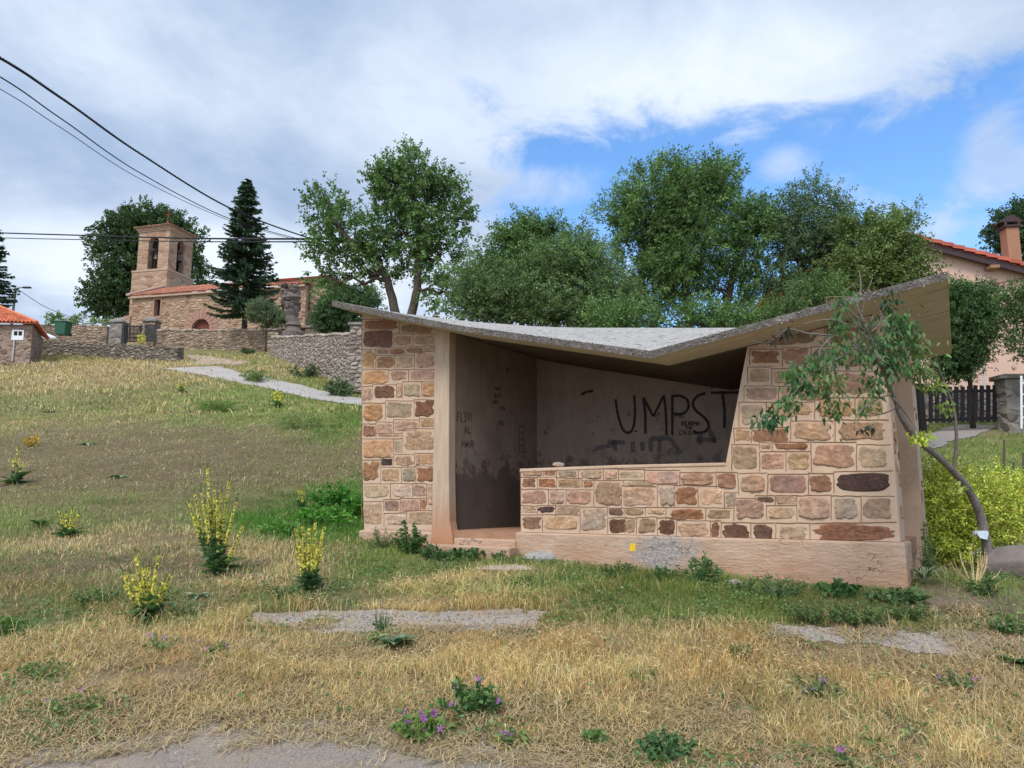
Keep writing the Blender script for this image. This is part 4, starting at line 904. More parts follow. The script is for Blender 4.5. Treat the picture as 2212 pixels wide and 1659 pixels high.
tree('low spreading tree between the shelter roof and the pink house', 'tree', GY(1920, 19.5), [[GY(1920, 19.5), P(1910, 640, 19.5), P(1905, 570, 19.5)]],
     [B(1900, 530, 19.5, 70, 45), B(1940, 580, 19.5, 55, 45), B(1870, 600, 19.5, 80, 60), B(1950, 490, 19.5, 28, 30), B(1860, 490, 19.5, 40, 22)], .13, (.13, .07), 1900, 13, (.15, .20, .06), seed=16, tl=.55, up=.5, surf=.6, hole=.38)
tree('dark undergrowth bush low behind the roof right of the ash', 'bush', GY(1600, 17.5), [[GY(1600, 17.5), P(1600, 720, 17.5)]], [B(1560, 700, 17.5, 70, 34), B(1690, 690, 17.5, 50, 30), B(1450, 690, 17.5, 80, 40), B(1340, 700, 17.5, 70, 34), B(1760, 650, 17.5, 50, 34)], .06, (.14, .055), 1500, 12, MG, name='bush', seed=17, tl=.6, up=.8, surf=.7, hole=.4)
tree('small dark tree beneath the two-stemmed tree, left of its trunks', 'tree', GY(745, 46), [[GY(745, 46), P(745, 690, 46)]], [B(740, 670, 46, 52, 55), B(780, 650, 46, 45, 30), B(715, 690, 46, 36, 40)], .12, (.2, .13), 1700, 12, DG, seed=18, tl=.6, up=.4, surf=.5)
tree('leafy shrub hanging over the dark picket gate by the pink house', 'bush', GY(2090, 24.5), [[GY(2085, 24.5), P(2090, 760, 24.5), P(2085, 680, 24.5)]], [B(2070, 765, 24.5, 46, 40), B(2090, 700, 24.5, 55, 60), B(2110, 650, 24.5, 40, 32), B(2060, 640, 24.5, 26, 30), B(2060, 790, 24.5, 30, 30)], .09, (.14, .075), 2300, 12, (.085, .145, .052), name='bush', seed=19, tl=.5, up=.3, surf=.5)
tree('loose leafy tree cut by the right picture edge before the pink wall', 'tree', GY(2225, 22.5), [[GY(2230, 22.5), P(2225, 740, 22.5), P(2215, 650, 22.5)]], [B(2208, 680, 22.5, 34, 50), B(2192, 645, 22.5, 22, 24), B(2205, 745, 22.5, 26, 26), B(2260, 660, 22.5, 50, 70)], .08, (.13, .07), 900, 11, (.085, .14, .045), seed=20, tl=.5, up=.3, surf=.6, hole=.35)
tree('dark tree standing beyond the chimney of the pink house', 'tree', GY(2200, 46), [[GY(2205, 46), P(2205, 600, 46), P(2200, 520, 46)]], [B(2185, 510, 46, 38, 50), B(2210, 480, 46, 36, 40), B(2250, 520, 46, 40, 60)], .25, (.28, .2), 1100, 12, (.06, .10, .045), seed=21, tl=.9, up=.4, surf=.55)
# --- around the church
tree('large round dark tree behind the church tower', 'tree', GY(300, 98), [[GY(300, 98), P(300, 640, 98), P(300, 540, 98)]], [B(320, 505, 98, 90, 55), B(260, 530, 98, 55, 75), B(380, 530, 98, 50, 65), B(230, 630, 98, 42, 60), B(300, 600, 98, 90, 70), B(415, 590, 98, 32, 40), B(330, 475, 98, 60, 26), B(275, 490, 98, 40, 35), B(250, 660, 98, 55, 30)],
     .6, (.55, .38), 3600, 12, (.068, .112, .042), seed=22, tl=1.3, up=.3, surf=.5, hole=.25, var=.35)
tree('low leafy bush peeping over the upper wall beside the green bin', 'bush', GY(125, 80), [[GY(125, 80), P(122, 700, 80)]], [B(122, 692, 80, 18, 10), B(165, 693, 80, 10, 10), B(215, 696, 80, 18, 6)], .1, (.3, .2), 130, 10, LG, name='bush', seed=23, tl=.7, up=.4)
tree('silvery olive shrub between the conifer and the gnarled stump', 'bush', GY(575, 57), [[GY(575, 57), P(575, 690, 57)]], [B(568, 680, 57, 34, 24), B(595, 690, 57, 30, 18), B(555, 670, 57, 18, 16)], .08, (.22, .1), 900, 12, (.15, .19, .10), name='bush', seed=24, tl=.5, up=.6)
def conifer(label, base, tip, wpx, Y, seed, n_=30, low=.0):
    rg = np.random.default_rng(seed); root = empty('conifer', base, label, 'tree'); base, tip = np.asarray(base, float), np.asarray(tip, float); mb = MB()
    mb.tube([base, base * .5 + tip * .5, tip], [.24, .15, .02], 8, (.06, .045, .035)); Hh = tip[2] - base[2]; R = wpx * Y / F; C, A, L = [], [], []
    for i in range(n_ * 12):
        t = rg.uniform(.08, 1) ** .85 ; z = base[2] + Hh * t; ln_ = R * (1 - t) ** .74 * rg.uniform(.62, 1.12) + .12; a = rg.uniform(0, 6.283); ori = base + (tip - base) * t; hd = np.array([math.cos(a), math.sin(a), 0]); pts = []
        for s_ in np.linspace(0, 1, 9): pts.append(ori + hd * ln_ * s_ + zz * (-.30 * ln_ * s_ + .30 * ln_ * s_ ** 2.4))
        mb.tube(pts[::2], [.03, .025, .02, .012, .006], 4, (.05, .04, .03))
        k_ = int(28 * ln_) + 10; q = rg.uniform(.12, 1, k_); idx = q * 8; i0 = np.minimum(idx.astype(int), 7); pp = np.array(pts); pos = pp[i0] + (pp[i0 + 1] - pp[i0]) * (idx - i0)[:, None]
        sd_ = np.array([-hd[1], hd[0], 0]); ax = unit(hd * .75 + sd_[None, :] * rg.choice([-1, 1], (k_, 1)) * rg.uniform(.3, 1.0, (k_, 1)) + zz * rg.uniform(-.35, .2, (k_, 1)))
        C.append(pos); A.append(ax); L.append(.26 + .34 * ln_ / R * (1 - q) * rg.uniform(.5, 1.2, k_) + .1 * rg.uniform(0, 1, k_))
    C, A, L = np.concatenate(C), np.concatenate(A), np.concatenate(L); mb.build('trunk', M['bark'], root)
    v, f = leafquads(C, A, L, .13 * rg.uniform(.7, 1.2, len(C)), rg, .1); npmesh('crown', v, [f], M['leaf'], root, np.repeat(jitter_tint((.052, .090, .050), len(C), rg, .4), 4, 0))
conifer('tall pointed dark spruce standing before the church nave', P(528, 716, 60), P(533, 388, 60), 92, 60, 31, 34)
conifer('dark spruce cut by the left picture edge beyond the small hut', P(-30, 700, 62), P(-28, 452, 62), 72, 62, 32, 26)
# gnarled stump of a pollarded tree
rg = np.random.default_rng(41); st = empty('pollard_stump', P(632, 734, 54), 'gnarled grey pollarded trunk without leaves beside the churchyard wall', 'tree stump'); mb = MB()
a, b = P(634, 736, 54), P(626, 618, 54); pts, rs = [], []
for t in np.linspace(0, 1, 22): pts.append(a + (b - a) * t + rg.normal(size=3) * .03); rs.append((.75 - .30 * min(t * 2.4, 1) if t < .5 else .45 + .17 * math.sin((t - .5) / .5 * 2.6)) * rg.uniform(.8, 1.2))
mb.tube(pts, rs, 12, (.15, .12, .10))
for i in range(60):
    t = rg.uniform(.5, 1.0); a_ = rg.uniform(0, 6.28); c = a + (b - a) * t; h_ = np.array([math.cos(a_), math.sin(a_), 0]); mb.tube([c + h_ * .3, c + h_ * .58 + zz * .1, c + h_ * .68 + zz * rg.uniform(-.1, .35)], [.24, .17, .06], 6, tuple(np.array((.14, .11, .09)) * rg.uniform(.35, 1.3)))
mb.build('trunk', M['bark'], st)

# ================================================================== THE CHURCH
ca, cb = np.array([math.cos(-.24), math.sin(-.24), 0]), np.array([math.sin(.24), math.cos(.24), 0])
church = empty('church', P(350, 716, 82), 'old stone village church with square bell tower and red tiled roofs', 'church')
def arch_pts(w, h, k_=9):   # local outline of a round-headed opening, foot centre at 0
    r = w / 2; return [(-r, 0), (r, 0)] + [(r * math.cos(t), h - r + r * math.sin(t)) for t in np.linspace(0, math.pi, k_)]
def holed_wall(mb, o, a, w, h, hole, depth, inner, c=None):
    """wall face o + a*u + z*v with a hole given as outline (u,v), split left and right of the hole; reveals go in along `inner`."""
    o = np.asarray(o, float); N = len(hole); cx = (min(q[0] for q in hole) + max(q[0] for q in hole)) / 2; f3 = lambda q: o + a * q[0] + zz * q[1]
    lo_, hi_ = min(q[1] for q in hole), max(q[1] for q in hole)
    for sg, xe in ((-1, 0.0), (1, w)):
        side = sorted([q for q in hole if (q[0] - cx) * sg > 1e-6], key=lambda q: (q[1], -abs(q[0] - cx)) if q[1] < (lo_ + hi_) / 2 else (q[1], -abs(q[0] - cx)))
        if lo_ > 1e-6: poly = [(xe, 0), (cx, 0), (cx, lo_)] + side + [(cx, hi_), (cx, h), (xe, h)]
        else: poly = [(xe, 0)] + side + [(cx, hi_), (cx, h), (xe, h)]
        mb.add([f3(q) for q in poly], [tuple(range(len(poly)))], c)
    mb.add([f3(q) for q in hole] + [f3(q) + inner * depth for q in hole], [((i + 1) % N, i, N + i, N + (i + 1) % N) for i in range(N)], c)
def tiled(mb, e0, e1, r0, r1, pitch=.24, rise=.06, rows=10, c=None, cols=None):
    """barrel-tiled slope between the eave e0-e1 and the ridge r0-r1."""
    e0, e1, r0, r1 = [np.asarray(q, float) for q in (e0, e1, r0, r1)]; wlen = max(np.linalg.norm(e1 - e0), np.linalg.norm(r1 - r0)); nt = max(2, int(wlen / pitch)); nn = unit(np.cross(e1 - e0, (r0 + r1) / 2 - (e0 + e1) / 2)); nn = nn if nn[2] > 0 else -nn
    k_ = nt * 6; vs, cs = [], []
    tc = rng.uniform(.72, 1.25, (rows + 1, nt + 1, 1)) * (1 + .1 * rng.uniform(-1, 1, (rows + 1, nt + 1, 3)))
    for r in range(rows):
        for b_ in (0, 1):
            t = (r + b_) / rows
            for i in range(k_ + 1):
                u = i / k_; p = (e0 + (e1 - e0) * u) * (1 - t) + (r0 + (r1 - r0) * u) * t; ph = (u * nt) % 1; hgt = rise * math.sin(ph * 2 * math.pi) + (rise * .5 if b_ == 0 else 0)
                vs.append(p + nn * (hgt + rise * 1.05)); cs.append(tuple(np.array(c or (1, 1, 1)) * tc[r, min(int(u * nt), nt - 1)]))
    fs = []
    for r in range(2 * rows - 1):
        for i in range(k_): fs.append((r * (k_ + 1) + i, r * (k_ + 1) + i + 1, (r + 1) * (k_ + 1) + i + 1, (r + 1) * (k_ + 1) + i))
    o = len(mb.v); mb.v += [tuple(v) for v in vs]; mb.f += [tuple(o + i for i in f) for f in fs]; mb.c += cs
    mb.prism([e0, e1, r1, r0], -nn * .05, c)
def tilemat(name):
    return tinted(name, .25, 1.2, .88, .3, .01, 9)
M['tiles'] = tilemat('clay_tiles')
# tower
tY = 86.0; tl = P(287, 690, tY); tw = 4.15
tb = np.array([tl[0], tl[1], 0]); zt0, zt1, zt2 = P(0, 712, 80)[2] - 1, P(0, 590, tY)[2], P(0, 503, tY)[2]
MB().box(tb + zz * zt0 - ca * .35 - cb * .3, ca, cb, tw + .55, tw + .5, zt1 - zt0).build('tower_base', M['towerwall'], church, .03)
mb = MB(); hh = zt2 - zt1
hw, hh0, hz = 1.35, 4.3, .35
hol = [(tw / 2 + u, hz + v) for u, v in arch_pts(hw, min(hh0, hh - 1.0))]
for o, a_, inn in ((tb, ca, cb), (tb + ca * tw, cb, -ca), (tb + ca * tw + cb * tw, -ca, -cb), (tb + cb * tw, -cb, ca)): holed_wall(mb, o + zz * zt1, a_, tw, hh, hol, .7, inn)
belfry = mb.build('belfry', M['towerwall'], church)
MB().box(tb + zz * (zt1 - .02) - ca * .42 - cb * .36, ca, cb, tw + .68, tw + .62, .22).build('string_course', M['dressed'], church, .03)
mb = MB()
for i, g_ in enumerate((.10, .20, .30)): mb.box(tb + zz * (zt2 + i * .16) - ca * g_ - cb * g_, ca, cb, tw + 2 * g_, tw + 2 * g_, .155)
mb.build('cornice', M['dressed'], church)
rf = MB(); ap = tb + ca * tw / 2 + cb * tw / 2 + zz * (P(0, 487, tY + 2)[2]); g_ = .48; z_ = zt2 + .46
cn = [tb - ca * g_ - cb * g_ + zz * z_, tb + ca * (tw + g_) - cb * g_ + zz * z_, tb + ca * (tw + g_) + cb * (tw + g_) + zz * z_, tb - ca * g_ + cb * (tw + g_) + zz * z_]
for i in range(4): tiled(rf, cn[i], cn[(i + 1) % 4], ap, ap, .3, .05, 7, (.36, .20, .125))
rfo = rf.build('tower_roof', M['tiles'], church)
mb = MB(); cr = ap + zz * .05; mb.tube([cr, cr + zz * 1.6], .05, 5); mb.tube([cr + zz * 1.15 - ca * .45, cr + zz * 1.15 + ca * .45], .05, 5); mb.tube([cr, cr + zz * .25], [.2, .12], 8); mb.build('cross', plain('rusty_iron', (.22, .06, .04), .8), rfo)
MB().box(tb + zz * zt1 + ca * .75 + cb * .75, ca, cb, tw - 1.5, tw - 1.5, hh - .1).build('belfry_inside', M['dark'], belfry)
def bell(c, r, nm):
    prof_ = [(0, 1.0), (.28, .98), (.42, .85), (.5, .5), (.62, .22), (.85, .04), (.98, 0), (.9, 0)]; vs = []; k_ = 14
    for q, h_ in prof_:
        for j in range(k_): a_ = 2 * math.pi * j / k_; vs.append(np.asarray(c) + np.array([q * r * math.cos(a_), q * r * math.sin(a_), h_ * r * 1.7]))
    mb = MB(); mb.add(vs, [(i * k_ + j, i * k_ + (j + 1) % k_, (i + 1) * k_ + (j + 1) % k_, (i + 1) * k_ + j) for i in range(len(prof_) - 1) for j in range(k_)])
    mb.tube([np.asarray(c) + zz * r * 1.65, np.asarray(c) + zz * (r * 1.65 + .4)], .09, 6); mb.tube([np.asarray(c) + zz * (r * 1.65 + .4) - cb * .66, np.asarray(c) + zz * (r * 1.65 + .4) + cb * .66], .10, 6); return mb.build(nm, M['bell'], church, smooth=True)
bell(tb + ca * (tw - .32) + cb * tw / 2 + zz * (zt1 + 1.75), .5, 'bell'); bell(tb + ca * (tw / 2 + .15) + cb * .38 + zz * (zt1 + 1.5), .42, 'bell')
# nave in front of the tower
nY = 80.0; n0 = P(281, 713, nY); nb = np.array([n0[0], n0[1], 0]); zb, ze = n0[2] - .8, P(281, 643, nY)[2]; nl_ = 20.5
mb = MB(); 
ww = P(375, 680, nY); 
prt = (P(434, 712, 78.0)[0] - nb[0]) / ca[0]; win = (P(347, 665, nY)[0] - nb[0]) / ca[0]
seg = [0, win + 1.4, prt + 3.2, nl_]; hN = ze - zb
f_ = lambda x0, x1, hol: holed_wall(mb, nb + ca * x0 + zz * zb, ca, x1 - x0, hN, [(u - x0, v) for u, v in hol], .45, cb)
zf = lambda py, Y=nY: P(0, py, Y)[2] - zb
f_(seg[0], seg[1], [(win - .36, zf(686)), (win + .36, zf(686)), (win + .36, zf(651)), (win - .36, zf(651))])
f_(seg[1], seg[2], [(prt + u, .3 + v) for u, v in arch_pts(2.1, zf(698, 79) - .1)])
mb.prism([nb + ca * seg[2] + zz * zb, nb + ca * seg[3] + zz * zb, nb + ca * seg[3] + zz * ze, nb + ca * seg[2] + zz * ze], cb * .5)
mb.prism([nb + cb * .5 + zz * zb, nb + cb * 6 + zz * zb, nb + cb * 6 + zz * (ze + 2.4), nb + cb * .5 + zz * ze], ca * .4); mb.build('nave_wall', M['churchwall'], church)
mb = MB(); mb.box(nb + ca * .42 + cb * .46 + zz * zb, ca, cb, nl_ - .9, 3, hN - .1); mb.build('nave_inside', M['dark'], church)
mb = MB(); w_ = [(win - .5, zf(688)), (win + .5, zf(688)), (win + .5, zf(649)), (win - .5, zf(649))]
for (u0, v0, u1, v1) in ((win - .56, zf(687) - .22, win + .56, zf(687)), (win - .56, zf(650), win + .56, zf(650) + .25), (win - .56, zf(687), win - .37, zf(650)), (win + .37, zf(687), win + .56, zf(650))): mb.box(nb + ca * u0 - cb * .05 + zz * (zb + v0), ca, cb, u1 - u0, .2, v1 - v0)
wf = mb.build('window', M['redstone'], church, .02); mb = MB(); mb.box(nb + ca * (win - .3) + cb * .3 + zz * (zb + zf(686)), ca, cb, .12, .08, zf(651) - zf(686)); mb.build('window_bar', M['door_red'], wf)
mb = MB()
for ring, (r0, r1, pr) in enumerate(((1.05, 1.5, .09), (1.5, 2.0, .05))):
    k_ = 11; hs_ = .3 + zf(698, 79) - .1 - 1.05
    for i in range(k_):
        t0, t1 = math.pi * i / k_ + .015, math.pi * (i + 1) / k_ - .015; q = [(r0, t0), (r1, t0), (r1, t1), (r0, t1)]
        mb.prism([nb + ca * (prt + r * math.cos(t)) - cb * pr + zz * (zb + hs_ + r * math.sin(t)) for r, t in q], cb * .2)
    for s_ in (-1, 1): mb.box(nb + ca * (prt + s_ * (r0 + r1) / 2 - (r1 - r0) / 2) - cb * pr + zz * zb, ca, cb, r1 - r0, .2, hs_)
por = mb.build('portal_arch', M['redstone'], church, .02)
mb = MB()
for i in range(7): mb.box(nb + ca * (prt - 1.03 + i * .295) + cb * .36 + zz * zb, ca, cb, .28, .07, .3 + zf(698, 79))
mb.build('door', M['door_red'], church)
mb = MB(); e = .35; rz_ = ze + 2.55
tiled(mb, nb - ca * .3 - cb * e + zz * (ze + .1), nb + ca * nl_ - cb * e + zz * (ze + .1), nb - ca * .3 + cb * 5.4 + zz * rz_, nb + ca * nl_ + cb * 5.4 + zz * rz_, .27, .05, 12, (.42, .17, .10)); mb.build('nave_roof', M['tiles'], church)
mb = MB(); mb.box(nb - ca * .35 - cb * .3 + zz * (ze - .18), ca, cb, nl_ + .3, .34, .2); mb.build('eaves_course', M['dressed'], church, .03)
mb = MB(); mb.prism([nb - ca * .5 - cb * .45 + zz * (ze + .12), nb - ca * .5 + cb * 5.3 + zz * (rz_ + .1), nb - ca * .5 + cb * 5.3 + zz * (rz_ + .34), nb - ca * .5 - cb * .45 + zz * (ze + .34)], ca * .5); mb.build('verge_coping', M['dressed'], church, .03)
MB().box(nb - ca * .8 - cb * .2 + zz * zb, ca, cb, .8, .8, hN - 2).build('buttress', M['towerwall'], church, .05)
# taller chancel block on the right
c0 = P(596, 716, 77); cbb = np.array([c0[0], c0[1], 0]); zc0, zc1 = c0[2] - 2, P(640, 612, 77)[2]; cl_ = (P(702, 640, 77)[0] - c0[0]) / ca[0] + .6
mb = MB(); mb.box(cbb + zz * zc0, ca, cb, cl_, 7, zc1 - zc0); mb.build('chancel_wall', M['churchwall'], church)
mb = MB(); mb.box(cbb - ca * .15 - cb * .2 + zz * (zc1 + .002), ca, cb, cl_ + .3, 7.4, .18); mb.build('chancel_cornice', M['dressed'], church, .02)
mb = MB(); rr0, rr1 = cbb + ca * .5 + cb * 3.5 + zz * (zc1 + 1.15), cbb + ca * (cl_ - .9) + cb * 3.5 + zz * (zc1 + 1.15); q = [cbb - ca * .4 - cb * .45 + zz * (zc1 + .2), cbb + ca * (cl_ + .4) - cb * .45 + zz * (zc1 + .2), cbb + ca * (cl_ + .4) + cb * 7.4 + zz * (zc1 + .2), cbb - ca * .4 + cb * 7.4 + zz * (zc1 + .2)]
tiled(mb, q[0], q[1], rr0, rr1, .25, .05, 9, (.48, .115, .065)); tiled(mb, q[1], q[2], rr1, rr1, .3, .05, 7, (.48, .115, .065)); tiled(mb, q[2], q[3], rr1, rr0, .3, .05, 7, (.48, .115, .065)); mb.build('chancel_roof', M['tiles'], church)
pp_ = cbb + ca * (cl_ - .12) - cb * .12; mb = MB(); mb.tube([pp_ + zz * zc0, pp_ + zz * (zc1 + .1)], .09, 8); mb.build('downpipe', M['galv'], church)

# ================================================================== WALLS, GATES, HUT on the hill
def stonewall(label, pts, hgt, th, mt, name='stone_wall', capm=None, jag=.08, sink=.6, seed=1):
    """pts: (px, py of the wall top, depth)"""
    rg = np.random.default_rng(seed); root = empty(name, P(*pts[0]), label, 'wall'); pp = [P(*q) for q in pts]; mb = MB(); top_ = []; 
    dens = []
    for a_, b_ in zip(pp[:-1], pp[1:]):
        k_ = max(2, int(np.linalg.norm(b_ - a_) / .55)); dens += [a_ + (b_ - a_) * t for t in np.linspace(0, 1, k_, endpoint=False)]
    dens.append(pp[-1]); dens = [p + zz * rg.uniform(-jag, jag) for p in dens]
    for p, q in zip(dens[:-1], dens[1:]):
        t = unit(np.array([q[0] - p[0], q[1] - p[1], 0])); nn = np.array([-t[1], t[0], 0]); nn = nn if nn[1] > 0 else -nn; za, zb_ = p[2] - hgt - sink, q[2] - hgt - sink
        o = [np.array([p[0], p[1], za]), np.array([q[0], q[1], zb_]), np.array([q[0], q[1], zb_]) + nn * th, np.array([p[0], p[1], za]) + nn * th]
        mb.hexa(o, [p, q, q + nn * th, p + nn * th])
        if capm is not None: top_.append((p, q, t, nn))
    mb.build('masonry', mt, root)
    if capm is not None:
        m2 = MB()
        for i, (p, q, t, nn) in enumerate(top_):
            h_ = rg.uniform(.09, .18); g_ = rg.uniform(.01, .05); m2.hexa([p - nn * .05 + t * g_ + zz * .003, q - nn * .05 - t * .01 + zz * .003, q + nn * (th + .05) - t * .01 + zz * .003, p + nn * (th + .05) + t * g_ + zz * .003],
                                                                      [p - nn * .03 + t * .05 + zz * h_, q - nn * .03 - t * .05 + zz * (h_ + rg.uniform(-.03, .03)), q + nn * th - t * .05 + zz * h_, p + nn * th + t * .05 + zz * h_], tuple(np.array((.36, .29, .22)) * rg.uniform(.7, 1.2)))
        m2.build('cap_stones', M['boulder'], root, .03)
    return root
stonewall('long brown rubble churchyard wall below the church and spruce', [(338, 714, 62), (430, 714, 61), (520, 715, 59.5), (590, 716, 58)], 1.6, .5, M['yardwall'], capm=True, seed=3)
stonewall('pale grey rubble wall running from the stump towards the shelter', [(586, 731, 52), (640, 729, 47), (700, 726, 43), (768, 723, 39)], 1.7, .45, M['greywall'], capm=True, jag=.05, seed=4, sink=1.0)
stonewall('low dark dry stone retaining wall right of the hut', [(78, 737, 53), (180, 739, 52), (300, 746, 50), (384, 752, 48.5)], .75, .5, M['darkwall'], jag=.05, seed=5)
stonewall('brown field wall behind the green bin left of the iron gate', [(86, 701, 66), (150, 702, 66), (232, 703, 66)], 1.5, .4, M['yardwall'], jag=.05, seed=6)
def pier_(label, px, py, Y, w, h, mt, capr=True):
    c = P(px, py, Y); root = empty('gate_pillar', c - zz * h, label, 'pillar', ); mb = MB(); x, y = np.array([1, 0, 0]), np.array([0, 1, 0]); mb.box(c - x * w / 2 - zz * (h + .8), x, y, w, w, h + .8); mb.build('shaft', mt, root, .03)
    mb = MB(); g_ = .09; q = [c + x * (sx_ * (w / 2 + g_)) + y * (w / 2 + sy_ * (w / 2 + g_)) + zz * .002 for sx_, sy_ in ((-1, -1), (1, -1), (1, 1), (-1, 1))]; mb.hexa(q, [p + zz * .14 for p in q])
    if capr:
        q2 = [p + zz * .141 for p in q]; t_ = c + y * w / 2 + zz * .5; mb.hexa(q2, [t_ + (p - t_) * .35 * np.array([1, 1, 0]) for p in q2])
    mb.build('cap', M['pillarstone'], root, .02); return root
pier_('weathered stone gate pillar left of the iron churchyard gate', 251, 697, 63.5, 1.05, 1.6, M['pillarstone'])
pier_('brown stone gate pillar with pointed cap right of the iron gate', 322, 694, 62.5, 1.05, 2.2, M['yardwall'])
pier_('grey stone pier of the churchyard wall beside the gnarled stump', 590, 714, 56, .8, 1.9, M['yardwall'], False)
pier_('stone pier standing above the grey wall left of the small dark tree', 678, 708, 50, 1.1, 1.8, M['yardwall'], False)
pier_('taller stone pier at the end of the grey wall beside the shelter', 771, 702, 37.5, .7, 2.6, M['greywall'], False)
ig = empty('iron_gate', P(305, 738, 62.5), 'dark iron gate with vertical bars standing open between stone pillars', 'gate')
def leafgate(x0, x1, y0, y1, Y0, Y1):
    mb = MB(); k_ = 12
    for i in range(k_ + 1):
        t = i / k_; a_, b_ = P(x0 + (x1 - x0) * t, y0, Y0 + (Y1 - Y0) * t), P(x0 + (x1 - x0) * t, y1, Y0 + (Y1 - Y0) * t); mb.tube([b_, a_], .036 if 0 < i < k_ else .07, 5)
    for yy in (y0 + 2, (y0 + y1) / 2, y1 - 2): mb.tube([P(x0, yy, Y0), P(x1, yy, Y1)], .04, 5)
    return mb.build('gate_leaf', M['iron'], ig)
leafgate(267, 303, 703, 739, 63.5, 66); leafgate(306, 336, 701, 737, 63, 61)
# green bin
gb = empty('wheelie_bin', P(136, 722, 60), 'dark green plastic rubbish bin against the upper field wall', 'bin'); c = P(135, 724, 60); x, y = np.array([1, 0, 0]), np.array([0, 1, 0])
mb = MB(); q = [c + x * (a_ * .38) + y * (b_ * .4) for a_, b_ in ((-1, -1), (1, -1), (1, 1), (-1, 1))]; mb.hexa(q, [c + zz * .98 + x * (a_ * .47) + y * (b_ * .48) for a_, b_ in ((-1, -1), (1, -1), (1, 1), (-1, 1))]); mb.build('body', M['bin'], gb, .04)
mb = MB(); q = [c + zz * .985 + x * (a_ * .52) + y * (b_ * .53) for a_, b_ in ((-1, -1), (1, -1), (1, 1), (-1, 1))]; mb.hexa(q, [p + zz * .09 for p in q]); mb.build('lid', M['bin'], gb, .04)
mb = MB()
for s_ in (-1, 1): mb.tube([c + x * s_ * .42 + y * .35 + zz * .1, c + x * s_ * .48 + y * .35 + zz * .1], .13, 10)
mb.build('wheel', M['iron'], gb)
rock('rubble_sack', tuple(P(98, 728, 57)), (.85, .5, .28), M['white'], 'pale bulging sack lying below the field wall beside the hut', 'sack', 55, sub=3)
# hut
hut = empty('hut', P(40, 756, 48), 'small stone hut with bright orange tiled roof at the left picture edge', 'hut'); hx, hy = np.array([math.cos(.10), math.sin(.10), 0]), np.array([-math.sin(.42), math.cos(.42), 0])
hc = P(66, 757, 47); hc = np.array([hc[0], hc[1], 0]); z0, z1 = P(0, 760, 47)[2] - .8, P(80, 702, 47)[2]; hl = 4.6
mb = MB(); mb.box(hc - hx * 1.95 + zz * z0, hx, hy, 1.95, 4.5, z1 - z0); mb.box(hc - hx * hl + hy * .9 + zz * z0, hx, hy, hl - 1.951, 3.6, z1 - z0); mb.build('wall', M['hutwall'], hut)
mb = MB(); mb.box(hc - hx * 1.95 - hx * .02 + hy * .02 + zz * (z1 - .25), -hx, hy, 2.6, .25, .22); mb.build('lintel', M['wood_dark'], hut)
mb = MB(); hq = [hc + hx * .28 - hy * .35 + zz * (z1 + .05), hc - hx * hl - hy * .35 + zz * (z1 + .05), hc - hx * 2.9 + hy * 2.6 + zz * (z1 + 1.75), hc - hx * (hl + .2) + hy * 2.6 + zz * (z1 + 1.75), hc + hx * .28 + hy * 5.2 + zz * (z1 + .05)]
tiled(mb, hq[0], hq[1], hq[2], hq[3], .23, .055, 11, (.50, .155, .08)); tiled(mb, hq[4], hq[0], hq[2], hq[2], .25, .055, 11, (.50, .155, .08)); mb.tube([hq[0] + zz * .06, hq[2] + zz * .10], .10, 8, (.56, .17, .08)); mb.build('roof', M['tiles'], hut)
mb = MB(); o = hc - hx * 1.2 - hy * .03 + zz * (z0 + (P(0, 727, 47)[2] - z0)); mb.box(o - zz * .25, hx, hy, .72, .12, .66)
mbx = mb.build('meter_box', M['white'], hut, .02); mb = MB()
for k_ in (.13, .40): mb.box(o + hx * k_ - hy * .012 + zz * .05, hx, hy, .2, .03, .26)
mb.build('meter_window', M['dark'], mbx)
mb = MB(); mb.tube([o + hx * .2 - zz * .25 - hy * .02, o + hx * .2 - zz * 1.6 - hy * .02], .05, 6); mb.build('conduit', M['galv'], hut)
# street lamp and poles
def lamp(label, px, py0, py1, Y, arm, name='street_lamp'):
    root = empty(name, P(px, py0, Y), label, 'street lamp'); b_, t_ = P(px, py0, Y), P(px + 6, py1, Y); mb = MB(); mb.tube([b_ - zz * 2, t_], [.14, .10], 8); mb.build('pole', M['pole'], root)
    mb = MB(); mb.tube([t_ - zz * .3, t_ + np.array([arm * .6, 0, .05]), t_ + np.array([arm, 0, 0])], .045, 6); mb.build('arm', M['pole'], root)
    mb = MB(); e = t_ + np.array([arm, 0, -.03]); sg = np.sign(arm); mb.add([e + np.array([sg * u * .75, v * .16, w_]) for u in (0, 1) for v, w_ in ((-1, 0), (1, 0), (1, .14), (-1, .14))], [(0, 1, 2, 3), (7, 6, 5, 4), (0, 4, 5, 1), (1, 5, 6, 2), (2, 6, 7, 3), (3, 7, 4, 0)]); mb.build('lamp_head', M['iron'], root, .03)
lamp('leaning dark street lamp behind the hut roof', 28, 668, 622, 72, .7); lamp('thin far pole with side lamp arm above the field wall', 158, 712, 685, 92, 1.6)
